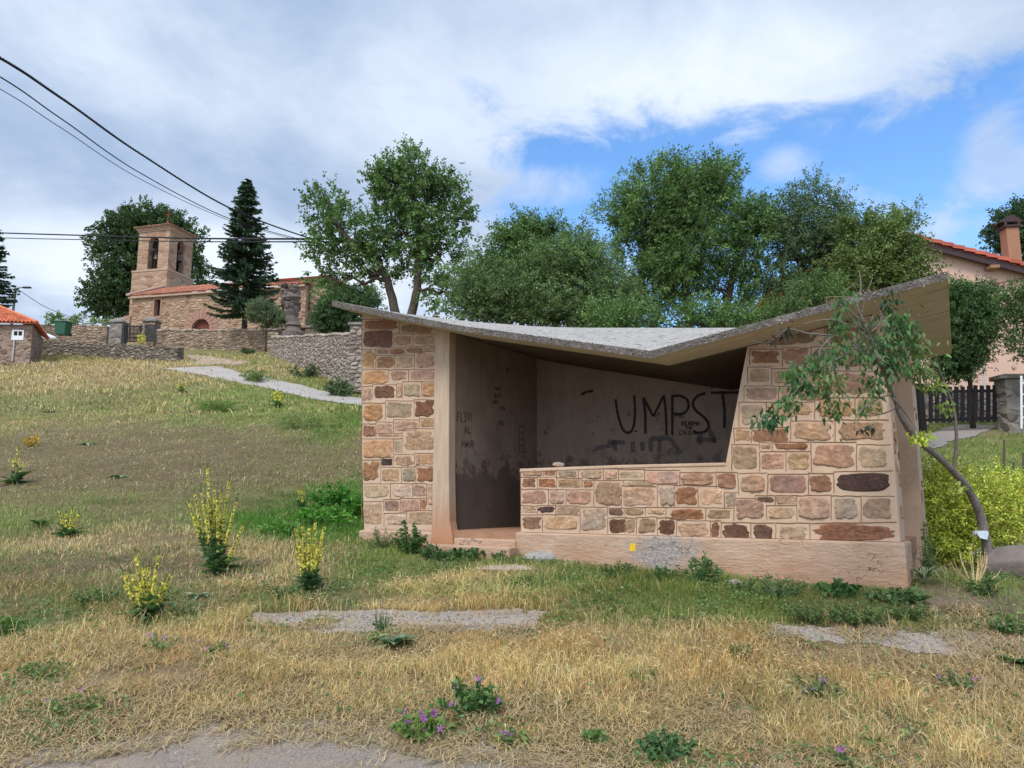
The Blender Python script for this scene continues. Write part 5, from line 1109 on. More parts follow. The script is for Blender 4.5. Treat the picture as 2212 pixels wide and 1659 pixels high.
# overhead cables
def cable(label, pts, r, name='overhead_cable', sag=0, twist=False):
    p = [P(*q) for q in pts]; c_ = []
    for t in np.linspace(0, 1, 90):
        i = min(int(t * (len(p) - 1)), len(p) - 2); u = t * (len(p) - 1) - i; p0, p1, p2, p3 = p[max(i - 1, 0)], p[i], p[i + 1], p[min(i + 2, len(p) - 1)]
        c_.append(.5 * ((2 * p1) + (-p0 + p2) * u + (2 * p0 - 5 * p1 + 4 * p2 - p3) * u * u + (-p0 + 3 * p1 - 3 * p2 + p3) * u ** 3) - zz * sag * math.sin(math.pi * t))
    mb = MB()
    if twist:
        for ph in (0, 2.1, 4.2):
            q = []
            for a_, b_ in zip(c_[:-1], c_[1:]):
                for u in np.linspace(0, 1, 6, endpoint=False): q.append(a_ + (b_ - a_) * u)
            q = [v + r * .62 * np.array([math.cos(i * .8 + ph), 0, math.sin(i * .8 + ph)]) for i, v in enumerate(q)]; mb.tube(q, r * .52, 5)
    else: mb.tube(c_, r, 6)
    return tag(mb.build(name, M['cable'], None), label, 'cable')
cable('thick twisted black cable sweeping down from the upper left corner', [(-900, -330, 6.5), (-60, 92, 10.5), (130, 210, 13), (300, 330, 17), (490, 446, 22), (640, 505, 26), (730, 530, 27)], .024, twist=True)
cable('thin black cable running just beneath the thick twisted one', [(-900, -290, 6.7), (-60, 132, 10.8), (130, 255, 13.5), (300, 372, 17), (490, 470, 22), (640, 515, 26), (730, 533, 27)], .013)
cable('thinnest grey cable, lowest of the three slanting down to the tree', [(-900, -250, 7), (-60, 160, 11.2), (130, 275, 13.5), (300, 385, 17), (490, 474, 22), (640, 518, 26), (730, 536, 27)], .008)
cable('upper level cable crossing in front of the church tower', [(-400, 488, 62), (-60, 501, 52), (200, 509, 46), (430, 515, 38), (730, 516, 27)], .045)
cable('lower level cable crossing in front of the church tower', [(-400, 500, 62), (-60, 512, 52), (200, 518, 46), (430, 522, 38), (730, 522, 27)], .03)
cable('faint wire running from the far street lamp down to the thin pole', [(34, 622, 72), (100, 664, 80), (158, 686, 92)], .03)
# glimpse of a house roof between the trees
hr = empty('distant_house', P(970, 700, 52), 'far house with orange roof corner glimpsed between the tree trunks', 'house'); q = P(1000, 720, 52); mb = MB(); mb.box(q - zz * 7 - np.array([2.6, 0, 0]), x, y, 5.2, 5, 7.2); mb.build('wall', M['pink'], hr)
mb = MB(); tiled(mb, q + np.array([-3.0, -.4, .2]), q + np.array([3, -.4, .2]), q + np.array([-1.6, 2.5, 1.1]), q + np.array([1.5, 2.5, 1.1]), .3, .05, 8, (.5, .16, .08)); mb.build('roof', M['tiles'], hr)
mb = MB(); v_ = P(943, 694, 52); mb.tube([v_ - zz * 1.0, v_ + zz * .25], .11, 8); mb.tube([v_ + zz * .3, v_ + zz * .36], .26, 8); mb.build('flue', M['galv'], hr)
cc_ = P(1002, 672, 40); mb = MB(); mb.tube([GY(1002, 40), cc_], .04, 6); tag(mb.build('pole', M['pole'], None), 'thin upright pole seen between the trees behind the shelter roof', 'pole')
# bird
bd = MB(); c = P(998, 353, 40); bd.add([c + np.array(v) * .22 for v in ((0, 0, .1), (.5, .1, .32), (1, .2, .1), (.45, .3, .2), (-.5, .1, .32), (-1, .2, .05), (-.45, .3, .2), (0, .6, .12), (0, .35, 0), (0, .2, .2))], [(0, 1, 3, 9), (1, 2, 3), (0, 9, 6, 4), (4, 6, 5), (9, 3, 7), (9, 7, 6), (0, 8, 3, 1), (3, 8, 7), (0, 4, 6, 8), (6, 7, 8)]); tag(bd.build('bird', M['bird'], None), 'small dark bird flying above the trees', 'bird')

# ================================================================== PINK HOUSE and its gate
hs_ = empty('pink_house', P(2150, 850, 31), 'pink rendered house with red tiled gable roof and chimney', 'house')
Yh = 31.0; u1 = unit(np.array([1, -.12, 0])); u2 = np.array([.12, 1, 0]) / np.linalg.norm([.12, 1]); a_ = P(1935, 900, Yh); ha = np.array([a_[0], a_[1], 0])
apx = P(1955, 528, Yh); s_ap = (apx - ha) @ u1; z_ap = apx[2]
q = P(2212, 588, 30.2); s_r = (q - ha) @ u1; slope = (z_ap - q[2]) / (s_r - s_ap); sE = s_ap + 6.2; zg = 2.0
gable = [(s_ap - 5, zg), (sE, zg), (sE, z_ap - slope * 6.2), (s_ap, z_ap), (s_ap - 5, z_ap - slope * 5)]
mb = MB(); mb.prism([ha + u1 * s + zz * z for s, z in gable], u2 * 9); mb.build('wall', M['pink'], hs_)
def rf_side(sg, L):
    mb = MB(); e = .0; r0 = ha + u1 * s_ap + zz * (z_ap + .16); r1 = r0 + u2 * 9.2; e0 = ha + u1 * (s_ap + sg * (L + .5)) + zz * (z_ap - slope * (L + .5) + .16); e1 = e0 + u2 * 9.2; f0 = -u2 * .35
    tiled(mb, e0 + f0, e1, r0 + f0, r1, .3, .05, 16, (.47, .13, .08)); ro = mb.build('roof', M['tiles'], hs_)
    mb = MB(); mb.prism([e0 + f0 * 1.08 - zz * .04, r0 + f0 * 1.08 - zz * .04, r0 + f0 * 1.08 - zz * .30, e0 + f0 * 1.08 - zz * .30], u2 * .12); mb.build('verge_board', M['verge'], ro)
    mb = MB()
    for i in range(16):
        t = i / 16; p0, p1 = e0 + (r0 - e0) * t, e0 + (r0 - e0) * (t + 1.12 / 16); k_ = []
        for p in (p0, p1):
            lift = .10 if p is p0 else .04
            k_ += [p + f0 * 1.35 - zz * .06 + zz * lift, p + f0 * 1.32 + zz * (.10 + lift), p + f0 * .6 + zz * (.12 + lift), p + f0 * .6 - zz * .02 + zz * lift]
        mb.add(k_, [(0, 1, 2, 3), (7, 6, 5, 4), (0, 4, 5, 1), (1, 5, 6, 2), (2, 6, 7, 3), (3, 7, 4, 0)], tuple(np.array((.45, .12, .075)) * rng.uniform(.75, 1.2)))
    mb.build('verge_tiles', M['tiles'], ro)
rf_side(1, 6.2); rf_side(-1, 5)
cpt = P(2193, 548, 32.3); mb = MB(); mb.box(cpt - u1 * .26 - zz * 1.2, u1, u2, .52, .6, P(0, 490, 32.3)[2] - cpt[2] + 1.2); ch_ = mb.build('chimney', M['chim'], hs_, .02)
zc = P(0, 490, 32.3)[2]; cq = np.array([cpt[0], cpt[1], zc]); mb = MB(); mb.box(cq - u1 * .34 - u2 * .08 + zz * .002, u1, u2, .68, .76, .08)
for s1, s2 in ((-.32, -.02), (.22, -.02), (-.32, .52), (.22, .52)): mb.box(cq + u1 * s1 + u2 * s2 + zz * .083, u1, u2, .1, .1, .16)
mb.prism([cq - u1 * .5 + zz * .245, cq + u1 * .5 + zz * .245, cq + u1 * .12 + zz * .52, cq - u1 * .12 + zz * .52], u2 * .75); mb.build('chimney_cap', M['verge'], ch_)
mb = MB(); dpx = P(2122, 800, 30.6); mb.tube([np.array([dpx[0], dpx[1], dpx[2] - 2]), dpx + zz * .35], .05, 8); mb.build('downpipe', M['galv'], hs_)
mb = MB(); mb.tube([P(1990, 640, 30.5), P(2100, 622, 30.45), P(2260, 592, 30.2)], .025, 6); mb.build('wall_cable', plain('red_brown_cable', (.22, .07, .05)), hs_)
mb = MB(); v_ = P(2140, 573, 30.0); mb.box(v_ - zz * .1, u1, u2, .35, .8, .12); mb.build('rafter_end', plain('pine_rafter', (.30, .17, .09)), hs_)
# dark picket gate
Yg = 24.0; pg = empty('picket_gate', P(2080, 915, Yg), 'dark stained wooden picket gate before the pink house', 'gate')
x0_, x1_ = 2011, 2163
for i in range(12):
    px = x0_ + (x1_ - x0_) * i / 11; t_, b_ = P(px - 4.2, 836 - .5 * i + rng.uniform(-1.5, 1.5), Yg), P(px - 4.2, 913 - .1 * i, Yg); wv = x * (8.4 * Yg / F); mb = MB(); mb.prism([b_, b_ + wv, t_ + wv - zz * .02, t_], y * .03)
    mb.build('picket', M['wood_dark'], pg)
mb = MB()
for py in (846, 906): mb.prism([P(x0_ - 8, py + 4, Yg + .04), P(x1_ + 6, py, Yg + .04), P(x1_ + 6, py - 6, Yg + .04), P(x0_ - 8, py - 2, Yg + .04)], y * .05)
mb.build('rail', M['wood_dark'], pg)
mb = MB(); mb.box(P(1990, 918, Yg) - zz * .3, x, y, .18, .18, P(0, 828, Yg)[2] - P(0, 918, Yg)[2] + .3); mb.build('post', M['wood_dark'], pg, .02)
pier_('squared grey stone pillar right of the dark picket gate', 2191, 818, 23.5, .58, 1.45, M['pillarstone'], False)
pier_('grey stone gate pillar half hidden between shelter and picket gate', 1984, 838, 25, .5, 1.3, M['pillarstone'], False)
stonewall('low stone garden wall behind the dark picket gate', [(1960, 850, 27.5), (2080, 848, 27), (2240, 842, 26.5)], .9, .35, M['greywall'], seed=8, jag=.03, name='garden_wall')
wg = empty('white_gate', P(2210, 915, 21), 'white metal gate frame cut by the right picture edge', 'gate'); mb = MB()
for px in (2206, 2240, 2274): mb.tube([P(px, 918, 21) - zz * .1, P(px, 812, 21)], .03, 8)
for py in (828, 852, 878, 902): mb.tube([P(2206, py, 21), P(2274, py - 2, 21)], .022, 8)
mb.build('bars', M['white'], wg)
# stakes and barrier tape by the flower bed
for px, py0, py1, Y, lb in [(2166, 1048, 950, 14.5, 'tallest weathered stake standing right of the golden bush'), (2186, 1052, 998, 14.2, 'short leaning stake beside the tallest stake'), (2208, 1058, 978, 13.8, 'stake at the right picture edge above the barrier tape'), (1987, 1015, 958, 13.5, 'thin dark stake beside the flank of the shelter')]:
    mb = MB(); b_, t_ = P(px, py0, Y), P(px + (3 if px > 2100 else -2), py1, Y); mb.tube([b_ - zz * .6, b_ * .5 + t_ * .5 + np.array([.008, 0, 0]), t_], [.026, .022, .017], 6); tag(mb.build('stake', M['stake'], None), lb, 'stake', 'stakes around the flower bed')
mb = MB(); t0, t1 = P(2166, 1068, 13.9), P(2290, 1060, 13.3); pts = [t0 + (t1 - t0) * t - zz * .05 * math.sin(math.pi * t) for t in np.linspace(0, 1, 12)]; vs = []
for i, p in enumerate(pts): tw_ = .2 * math.sin(i * .8); vs += [p + zz * .04 + y * tw_ * .03, p - zz * .04 - y * tw_ * .03]
mb.add(vs, [(2 * i, 2 * i + 1, 2 * i + 3, 2 * i + 2) for i in range(11)]); o = mb.build('barrier_tape', M['tape'], None); so = o.modifiers.new('t', 'SOLIDIFY'); so.thickness = .002
tag(o, 'red and white barrier tape stretched between the stakes', 'barrier tape')

# ================================================================== LEANING TREE beside the shelter
rg = np.random.default_rng(51)
lt = empty('leaning_tree', G(2142, 1250), 'slender tree leaning over the shelter with drooping leaves and bare twigs', 'tree'); mb = MB(); bk_ = (.19, .16, .135)
def tw(pts, r0, r1, n_=7):
    p = [P(*q) for q in pts]; c_ = []
    for i in range(len(p) - 1):
        p0, p1, p2, p3 = p[max(i - 1, 0)], p[i], p[i + 1], p[min(i + 2, len(p) - 1)]
        for u in np.linspace(0, 1, 5, endpoint=False): c_.append(.5 * ((2 * p1) + (-p0 + p2) * u + (2 * p0 - 5 * p1 + 4 * p2 - p3) * u * u + (-p0 + 3 * p1 - 3 * p2 + p3) * u ** 3))
    c_.append(p[-1]); k_ = len(c_); mb.tube(c_, [(r0 + (r1 - r0) * i / (k_ - 1)) * rg.uniform(.92, 1.1) for i in range(k_)], n_, tuple(np.array(bk_) * rg.uniform(.85, 1.15))); return c_
g0 = G(2140, 1245); Yb = g0[1]
tw([(2143, 1262, Yb), (2135, 1200, Yb), (2122, 1130, Yb - .05), (2104, 1080, Yb - .15), (2075, 1035, Yb - .3), (2030, 990, Yb - .5), (1988, 955, Yb - .7), (1955, 915, Yb - .85), (1930, 860, Yb - .95), (1908, 800, 7.15), (1886, 745, 7.05), (1868, 700, 7.0)], .058, .014, 10)
tw([(1868, 700, 7.0), (1852, 660, 6.98), (1860, 620, 6.95), (1856, 585, 6.95)], .014, .004, 5)
tw([(2058, 1022, Yb - .35), (2066, 960, Yb - .4), (2062, 890, Yb - .45), (2045, 840, Yb - .5), (2030, 800, Yb - .55), (2022, 765, Yb - .6)], .022, .006, 6)
tw([(2050, 850, Yb - .5), (2020, 828, Yb - .55), (1985, 800, Yb - .7)], .009, .004, 5)
for q in [[(1900, 785, 7.1), (1850, 745, 6.95), (1800, 725, 6.85), (1740, 745, 6.8)], [(1800, 725, 6.85), (1745, 720, 6.8), (1700, 712, 6.78), (1660, 740, 6.78), (1618, 735, 6.78)], [(1880, 735, 7.0), (1840, 705, 6.9), (1790, 690, 6.85), (1735, 700, 6.8)],
          [(1850, 750, 6.95), (1800, 780, 6.8), (1750, 810, 6.7), (1715, 850, 6.65), (1668, 900, 6.6)], [(1868, 700, 7.0), (1830, 668, 6.95), (1795, 655, 6.9)], [(1895, 770, 7.1), (1925, 720, 7.1), (1935, 680, 7.1), (1922, 655, 7.1)], [(1908, 800, 7.15), (1960, 760, 7.2), (1985, 720, 7.25)],
          [(1870, 715, 7.0), (1840, 690, 6.9), (1820, 640, 6.9), (1850, 610, 6.9)], [(1925, 850, 7.2), (1880, 870, 7.0), (1850, 900, 6.9), (1845, 930, 6.9)], [(1800, 780, 6.8), (1790, 830, 6.75), (1795, 890, 6.7)], [(1880, 720, 7.0), (1905, 690, 7.0), (1890, 650, 6.95)], [(1800, 725, 6.85), (1770, 760, 6.8), (1790, 800, 6.78)], [(1940, 880, 7.3), (1900, 895, 7.1), (1870, 888, 7.0)], [(1930, 860, 7.2), (1965, 905, 7.3), (1990, 945, 7.3)], [(1860, 690, 7.0), (1870, 640, 6.95), (1885, 600, 6.95)]]: tw(q, .010, .003, 5)
mb.build('trunk', M['bark'], lt, smooth=True)
mb = MB(); r_ = P(2118, 1152, Yb - .05); mb.tube([r_ - zz * .035, r_ - zz * .01, r_ + zz * .03], [.078, .085, .075], 10); mb.prism([r_ + np.array([-.09, -.07, .01]), r_ + np.array([.05, -.08, .02]), r_ + np.array([.02, -.09, -.07]), r_ + np.array([-.06, -.09, -.05])], np.array([0, .02, 0])); mb.build('rag_tie', M['rag'], lt)
C, A, T, L = [], [], [], []
def droop(px, py, Y, rx, ry, N, tint, ln=.062):
    k_ = Y / F
    for _ in range(int(N * 1.75)):
        u = rg.normal(size=3) * .42; c = P(px, py, Y) + np.array([u[0] * rx * k_, u[1] * .22, u[2] * ry * k_]); C.append(c); A.append(unit(np.array([rg.normal() * .55, rg.normal() * .55 - .1, -.75 + rg.normal() * .3]))); T.append(np.array(tint) * rg.uniform(.55, 1.5) * np.array([rg.uniform(.8, 1.25), 1, rg.uniform(.8, 1.2)])); L.append(ln * rg.uniform(.6, 1.25))
D1, D2, Y1 = (.078, .155, .05), (.135, .20, .06), (.40, .46, .06)
for q in [(1662, 905, 6.6, 34, 26, 70, (.04, .11, .04)), (1700, 870, 6.65, 34, 26, 60, D1), (1735, 830, 6.7, 42, 34, 90, D1), (1790, 830, 6.75, 34, 50, 90, D2), (1800, 885, 6.7, 26, 38, 45, D1), (1758, 790, 6.75, 34, 26, 50, D1), (1715, 802, 6.7, 26, 22, 40, D1), (1815, 700, 6.9, 22, 50, 60, D1), (1820, 655, 6.9, 16, 30, 26, D1),
          (1800, 760, 6.85, 46, 34, 70, D1), (1860, 760, 7.0, 46, 40, 85, D1), (1905, 750, 7.1, 42, 46, 110, D1), (1945, 715, 7.15, 44, 40, 120, D1), (1975, 755, 7.25, 46, 40, 110, D2), (1930, 790, 7.1, 46, 32, 90, D1), (1985, 800, 7.4, 44, 26, 70, D2), (2018, 832, 7.9, 34, 18, 50, (.16, .23, .035)), (1890, 835, 7.05, 34, 36, 70, D1), (1870, 880, 7.0, 26, 22, 34, D2), (1918, 655, 7.1, 10, 34, 24, (.03, .07, .025)),
          (2045, 880, 8.1, 22, 18, 22, (.17, .24, .04)), (1990, 945, 7.3, 24, 20, 46, Y1), (1700, 712, 6.8, 18, 18, 20, (.06, .045, .03)), (1660, 740, 6.78, 12, 10, 6, (.05, .04, .03)), (1860, 700, 7.0, 46, 30, 40, (.08, .11, .05)), (2075, 1050, 8.2, 26, 16, 16, (.22, .28, .06)), (1870, 925, 6.95, 30, 14, 16, (.05, .05, .03)), (1940, 690, 7.1, 30, 24, 50, D1)]: droop(*q)
C, A, T, L = map(np.array, (C, A, T, L))
# lance-shaped curved leaves: two quads each
Nn = len(C); sd_ = unit(np.cross(A, unit(rg.normal(size=(Nn, 3))))); nr = np.cross(sd_, A); L1 = L[:, None]; wdt = L1 * .21
v = np.stack([C, C + A * L1 * .35 + sd_ * wdt + nr * L1 * .05, C + A * L1 * .35 - sd_ * wdt + nr * L1 * .05, C + A * L1 * .72 + sd_ * wdt * .7 - zz * L1 * .06, C + A * L1 * .72 - sd_ * wdt * .7 - zz * L1 * .06, C + A * L1 * .95 - zz * L1 * .22], 1).reshape(-1, 3)
b_ = np.arange(Nn)[:, None] * 6; npmesh('crown', v, [b_ + np.array([[1, 2, 4, 3]]), np.concatenate([b_ + np.array([[0, 2, 1]]), b_ + np.array([[3, 4, 5]])])], M['leaf'], lt, np.repeat(T, 6, 0))

# ================================================================== SMALLER PLANTS
def bigleaves(N, base, lmin, lmax, wr, rg, elev=(.2, 1.1), tint=(.07, .13, .04), droop_=.5, seg=6, pale=0.0):
    """rosette of broad folded leaves; returns verts, quads, tint"""
    vs, fs, ts = [], [], []
    for i in range(N):
        a = i * 2.399 + rg.uniform(-.3, .3); el_ = rg.uniform(*elev); ln = rg.uniform(lmin, lmax); h = np.array([math.cos(a), math.sin(a), 0]); s_ = np.array([-h[1], h[0], 0]); c = np.array(tint) * rg.uniform(.7, 1.35) * np.array([rg.uniform(.85, 1.2), 1, rg.uniform(.85, 1.2)]); o = len(vs)
        for j in range(seg + 1):
            t = j / seg; r = ln * t * math.cos(el_ * (1 - .35 * t)); z = ln * (t * math.sin(el_) - droop_ * t * t * .6); w = ln * wr * (math.sin(math.pi * min(1, t ** .8)) * .9 + .08 * (1 - t)); p = np.asarray(base) + h * r + zz * (z + .01); wav = rg.uniform(-.02, .02, 2) * ln
            vs += [p - s_ * w + zz * (w * .45 + wav[0]), p, p + s_ * w + zz * (w * .45 + wav[1])]; ts += [c * rg.uniform(.85, 1.1), c * (1.25 + pale), c * rg.uniform(.85, 1.1)]
        for j in range(seg):
            for q in (0, 1): fs.append((o + j * 3 + q, o + j * 3 + q + 1, o + j * 3 + q + 4, o + j * 3 + q + 3))
    return np.array(vs), np.array(fs), np.clip(np.array(ts), .004, 1)
YEL = (.80, .70, .13)
def mullein(label, px, py, spikes, leafh, nleaf=16, seed=1, lt_=(.10, .17, .065), Y=None, fl=.024, dens=1.0, stemleaf=1.0, wr=.2):
    """spikes: (px tip, py tip, py where flowers begin, lean depth)"""
    rg = np.random.default_rng(seed); g = G(px, py) if Y is None else GY(px, Y); Yp = g[1]; k_ = Yp / F; root = empty('mullein', g, label, 'wildflower', 'yellow flowering mulleins')
    v, f, t = bigleaves(nleaf, g, leafh * .65, leafh * 1.15, wr, rg, (.15, 1.25), lt_); npmesh('rosette_leaves', v, [f], M['leaf'], root, t)
    stem, C, A, T, L = MB(), [], [], [], []
    sc, sa, stt, slen = [], [], [], []
    for (tx, ty, fy, dy) in spikes:
        a = g + np.array([rg.uniform(-.03, .03), rg.uniform(-.03, .03), 0]); b = P(tx, ty, Yp + dy); pts = [a, a * .72 + b * .28 + np.array([(b - a)[0] * .12, 0, 0]), a * .4 + b * .6 + np.array([(b - a)[0] * .05, 0, 0]), b]; mb = MB()
        mb.tube(pts, [.009, .007, .006, .003], 5, (.10, .14, .055)); h = b - a; t0 = 1 - (fy - ty) * k_ / max(h[2], .05); t0 = min(max(t0, .05), .9)
        n_f = int(90 * dens * (fy - ty) * k_ / .5) + 8; ts = rg.uniform(t0, 1, n_f) ; vs, cs = [], []
        P4 = np.array(pts); pos = np.array([P4[min(int(q * 3), 2)] + (P4[min(int(q * 3), 2) + 1] - P4[min(int(q * 3), 2)]) * (q * 3 - min(int(q * 3), 2)) for q in ts])
        thick = .022 * (1.15 - ts)[:, None] / (1.15 - t0) + .008
        od = unit(rg.normal(size=(n_f, 3)) * np.array([1, 1, .45])); pos = pos + od * thick * (fl / .024)
        bud = (ts > t0 + (1 - t0) * .86) | (rg.uniform(0, 1, n_f) < .22)
        qv, qt, qf = [], [], []
        for i in range(n_f):
            n_ = od[i]; u_ = unit(np.cross(n_, rg.normal(size=3))); w_ = np.cross(n_, u_); r = fl * rg.uniform(.6, 1.05) * (.45 if bud[i] else 1); c = np.array((.17, .20, .06)) if bud[i] else np.array(YEL) * rg.uniform(.75, 1.15) * np.array([1, rg.uniform(.9, 1.08), rg.uniform(.6, 1.6)]); o = len(qv); qv.append(pos[i]); qt.append(c * .8)
            for j in range(10):
                a_ = j * math.pi / 5; rr = r * (1.0 if j % 2 == 0 else .62); qv.append(pos[i] + (u_ * math.cos(a_) + w_ * math.sin(a_)) * rr + n_ * r * .35); qt.append(c)
            for j in range(10): qf.append((o, o + 1 + j, o + 1 + (j + 1) % 10))
        st_ = mb.build('flower_spike', M['bark'], root); npmesh('flowers', np.array(qv), [np.array(qf)], M['petal'], st_, np.clip(np.array(qt), 0, 1))
        for q in rg.uniform(.08, max(t0, .12), int(10 * stemleaf)): sc.append(a + (b - a) * q); sa.append(unit(rg.normal(size=3) * np.array([1, 1, .2]) + zz * .55)); slen.append(.16 * (1.1 - q))
    if sc:
        sc, sa = np.array(sc), np.array(sa); v, f = leafquads(sc, sa, np.array(slen), np.array(slen) * .36, rg, .15); npmesh('stem_leaves', v, [f], M['leaf'], root, np.repeat(jitter_tint(lt_, len(sc), rg, .3), 4, 0))
    return root
mullein('largest mullein, tall and many branched with sprays of yellow flowers', 468, 1240, [(447, 995, 1100, 0), (418, 1050, 1150, .1), (432, 1045, 1160, -.1), (462, 1040, 1140, .05), (480, 1045, 1150, 0), (498, 1022, 1120, .1), (515, 1065, 1180, 0), (405, 1075, 1140, 0), (532, 1120, 1210, -.1), (522, 1150, 1205, .1), (448, 1060, 1170, .1), (470, 1060, 1180, -.1), (490, 1080, 1170, 0), (412, 1100, 1150, .1), (440, 1075, 1150, -.15), (506, 1095, 1190, .1), (455, 1085, 1190, .15)], .36, 16, 61, fl=.016, dens=1.7, stemleaf=2.4)
mullein('compact mullein with five upright yellow spikes and dark broad leaves', 668, 1278, [(636, 1128, 1215, 0), (652, 1122, 1215, .05), (668, 1122, 1220, -.05), (682, 1112, 1215, 0), (705, 1122, 1220, .05), (645, 1170, 1230, -.05), (690, 1165, 1230, -.08), (660, 1165, 1235, .08), (675, 1180, 1235, -.1), (700, 1175, 1230, .06), (638, 1175, 1235, .03)], .26, 20, 62, lt_=(.075, .145, .06), fl=.017, dens=1.8)
mullein('nearest mullein with loose yellow spikes rising out of the straw', 322, 1338, [(255, 1215, 1310, 0), (277, 1225, 1320, -.05), (290, 1178, 1290, .1), (308, 1210, 1300, 0), (322, 1205, 1320, .05), (345, 1180, 1290, -.05), (360, 1240, 1310, 0), (376, 1225, 1290, .1), (300, 1240, 1320, -.1), (336, 1240, 1310, .1), (262, 1250, 1330, .05)], .28, 14, 63, lt_=(.075, .145, .06), fl=.017, dens=1.7)
mullein('small pale mullein with four yellow spikes on the left of the slope', 148, 1160, [(127, 1095, 1150, 0), (141, 1102, 1155, .05), (157, 1092, 1150, -.05), (172, 1105, 1150, 0), (148, 1120, 1160, .1)], .30, 13, 64, fl=.019, dens=1.3)
mullein('single slim mullein spike above the green patch beside the shelter', 652, 1100, [(652, 1042, 1085, 0), (645, 1055, 1080, .05), (658, 1062, 1085, 0)], .2, 8, 65, fl=.018, dens=.7)
mullein('short thick bright yellow mullein below the concrete lane', 602, 880, [(592, 842, 870, 0), (600, 838, 870, .1), (608, 842, 870, -.1), (614, 848, 870, 0), (596, 848, 872, .1), (604, 850, 872, .2)], .45, 8, 66, fl=.05, dens=.55)
mullein('distant pale yellow mullein at the lower edge of the lane', 392, 848, [(378, 820, 840, 0), (386, 826, 842, .1), (397, 818, 842, -.1), (405, 828, 842, 0)], .5, 7, 67, fl=.045, dens=.3, lt_=(.10, .15, .05))
mullein('tall leggy mullein at the left picture edge on the slope', 34, 1045, [(40, 960, 1000, 0), (30, 985, 1010, .1), (48, 1000, 1020, 0)], .5, 12, 68, fl=.03, dens=.4, lt_=(.07, .13, .05))
mullein('yellow flowering clump in front of the right gate pillar by the church', 306, 742, [(298, 722, 738, 0), (304, 716, 738, .2), (310, 720, 738, -.2), (316, 722, 738, 0), (302, 724, 740, .3)], .7, 8, 69, Y=58, fl=.075, dens=.3, lt_=(.12, .15, .05))
def rosette(label, px, py, ln, N, tint, seed, wr=.27, elev=(.15, .9), cat='plant', name='leafy_rosette', group=None, pale=.2):
    rg = np.random.default_rng(seed); g = G(px, py); v, f, t = bigleaves(N, g, ln * .6, ln, wr, rg, elev, tint, .55, 7, pale); return tag(npmesh(name, v, [f], M['leaf'], None, t, smooth=True), label, cat, group)
rosette('broad blue green mullein rosette between channel and dry grass', 856, 1398, .24, 13, (.10, .16, .085), 71, .3, (.3, 1.15))
rosette('yellowish rosette partly hidden left of the blue green one', 812, 1385, .2, 9, (.20, .23, .09), 72, .22, (.1, .7))
rosette('flat grey green rosette in dry grass right of the channel', 1326, 1392, .17, 13, (.17, .22, .13), 73, .28, (.1, .6))
rosette('largest silvery thistle rosette on the bare slope', 255, 1032, .34, 18, (.25, .28, .19), 74, .17, (.05, .5))
rosette('silvery thistle rosette high on the left slope', 110, 890, .5, 16, (.22, .26, .17), 75, .17, (.05, .5))
rosette('pale thistle rosette above the largest silvery one', 185, 960, .42, 14, (.26, .29, .20), 76, .16, (.05, .5))
rosette('dark green rosette beside the small pale mullein', 85, 1138, .26, 16, (.055, .12, .035), 77, .2, (.2, 1.0))
rosette('grey rosette in straw between the two nearest mulleins', 425, 1290, .2, 12, (.22, .25, .17), 78, .2, (.05, .5))
rosette('blue green rosette low by the right picture edge', 2195, 1440, .22, 16, (.09, .15, .065), 79, .2, (.1, .8))
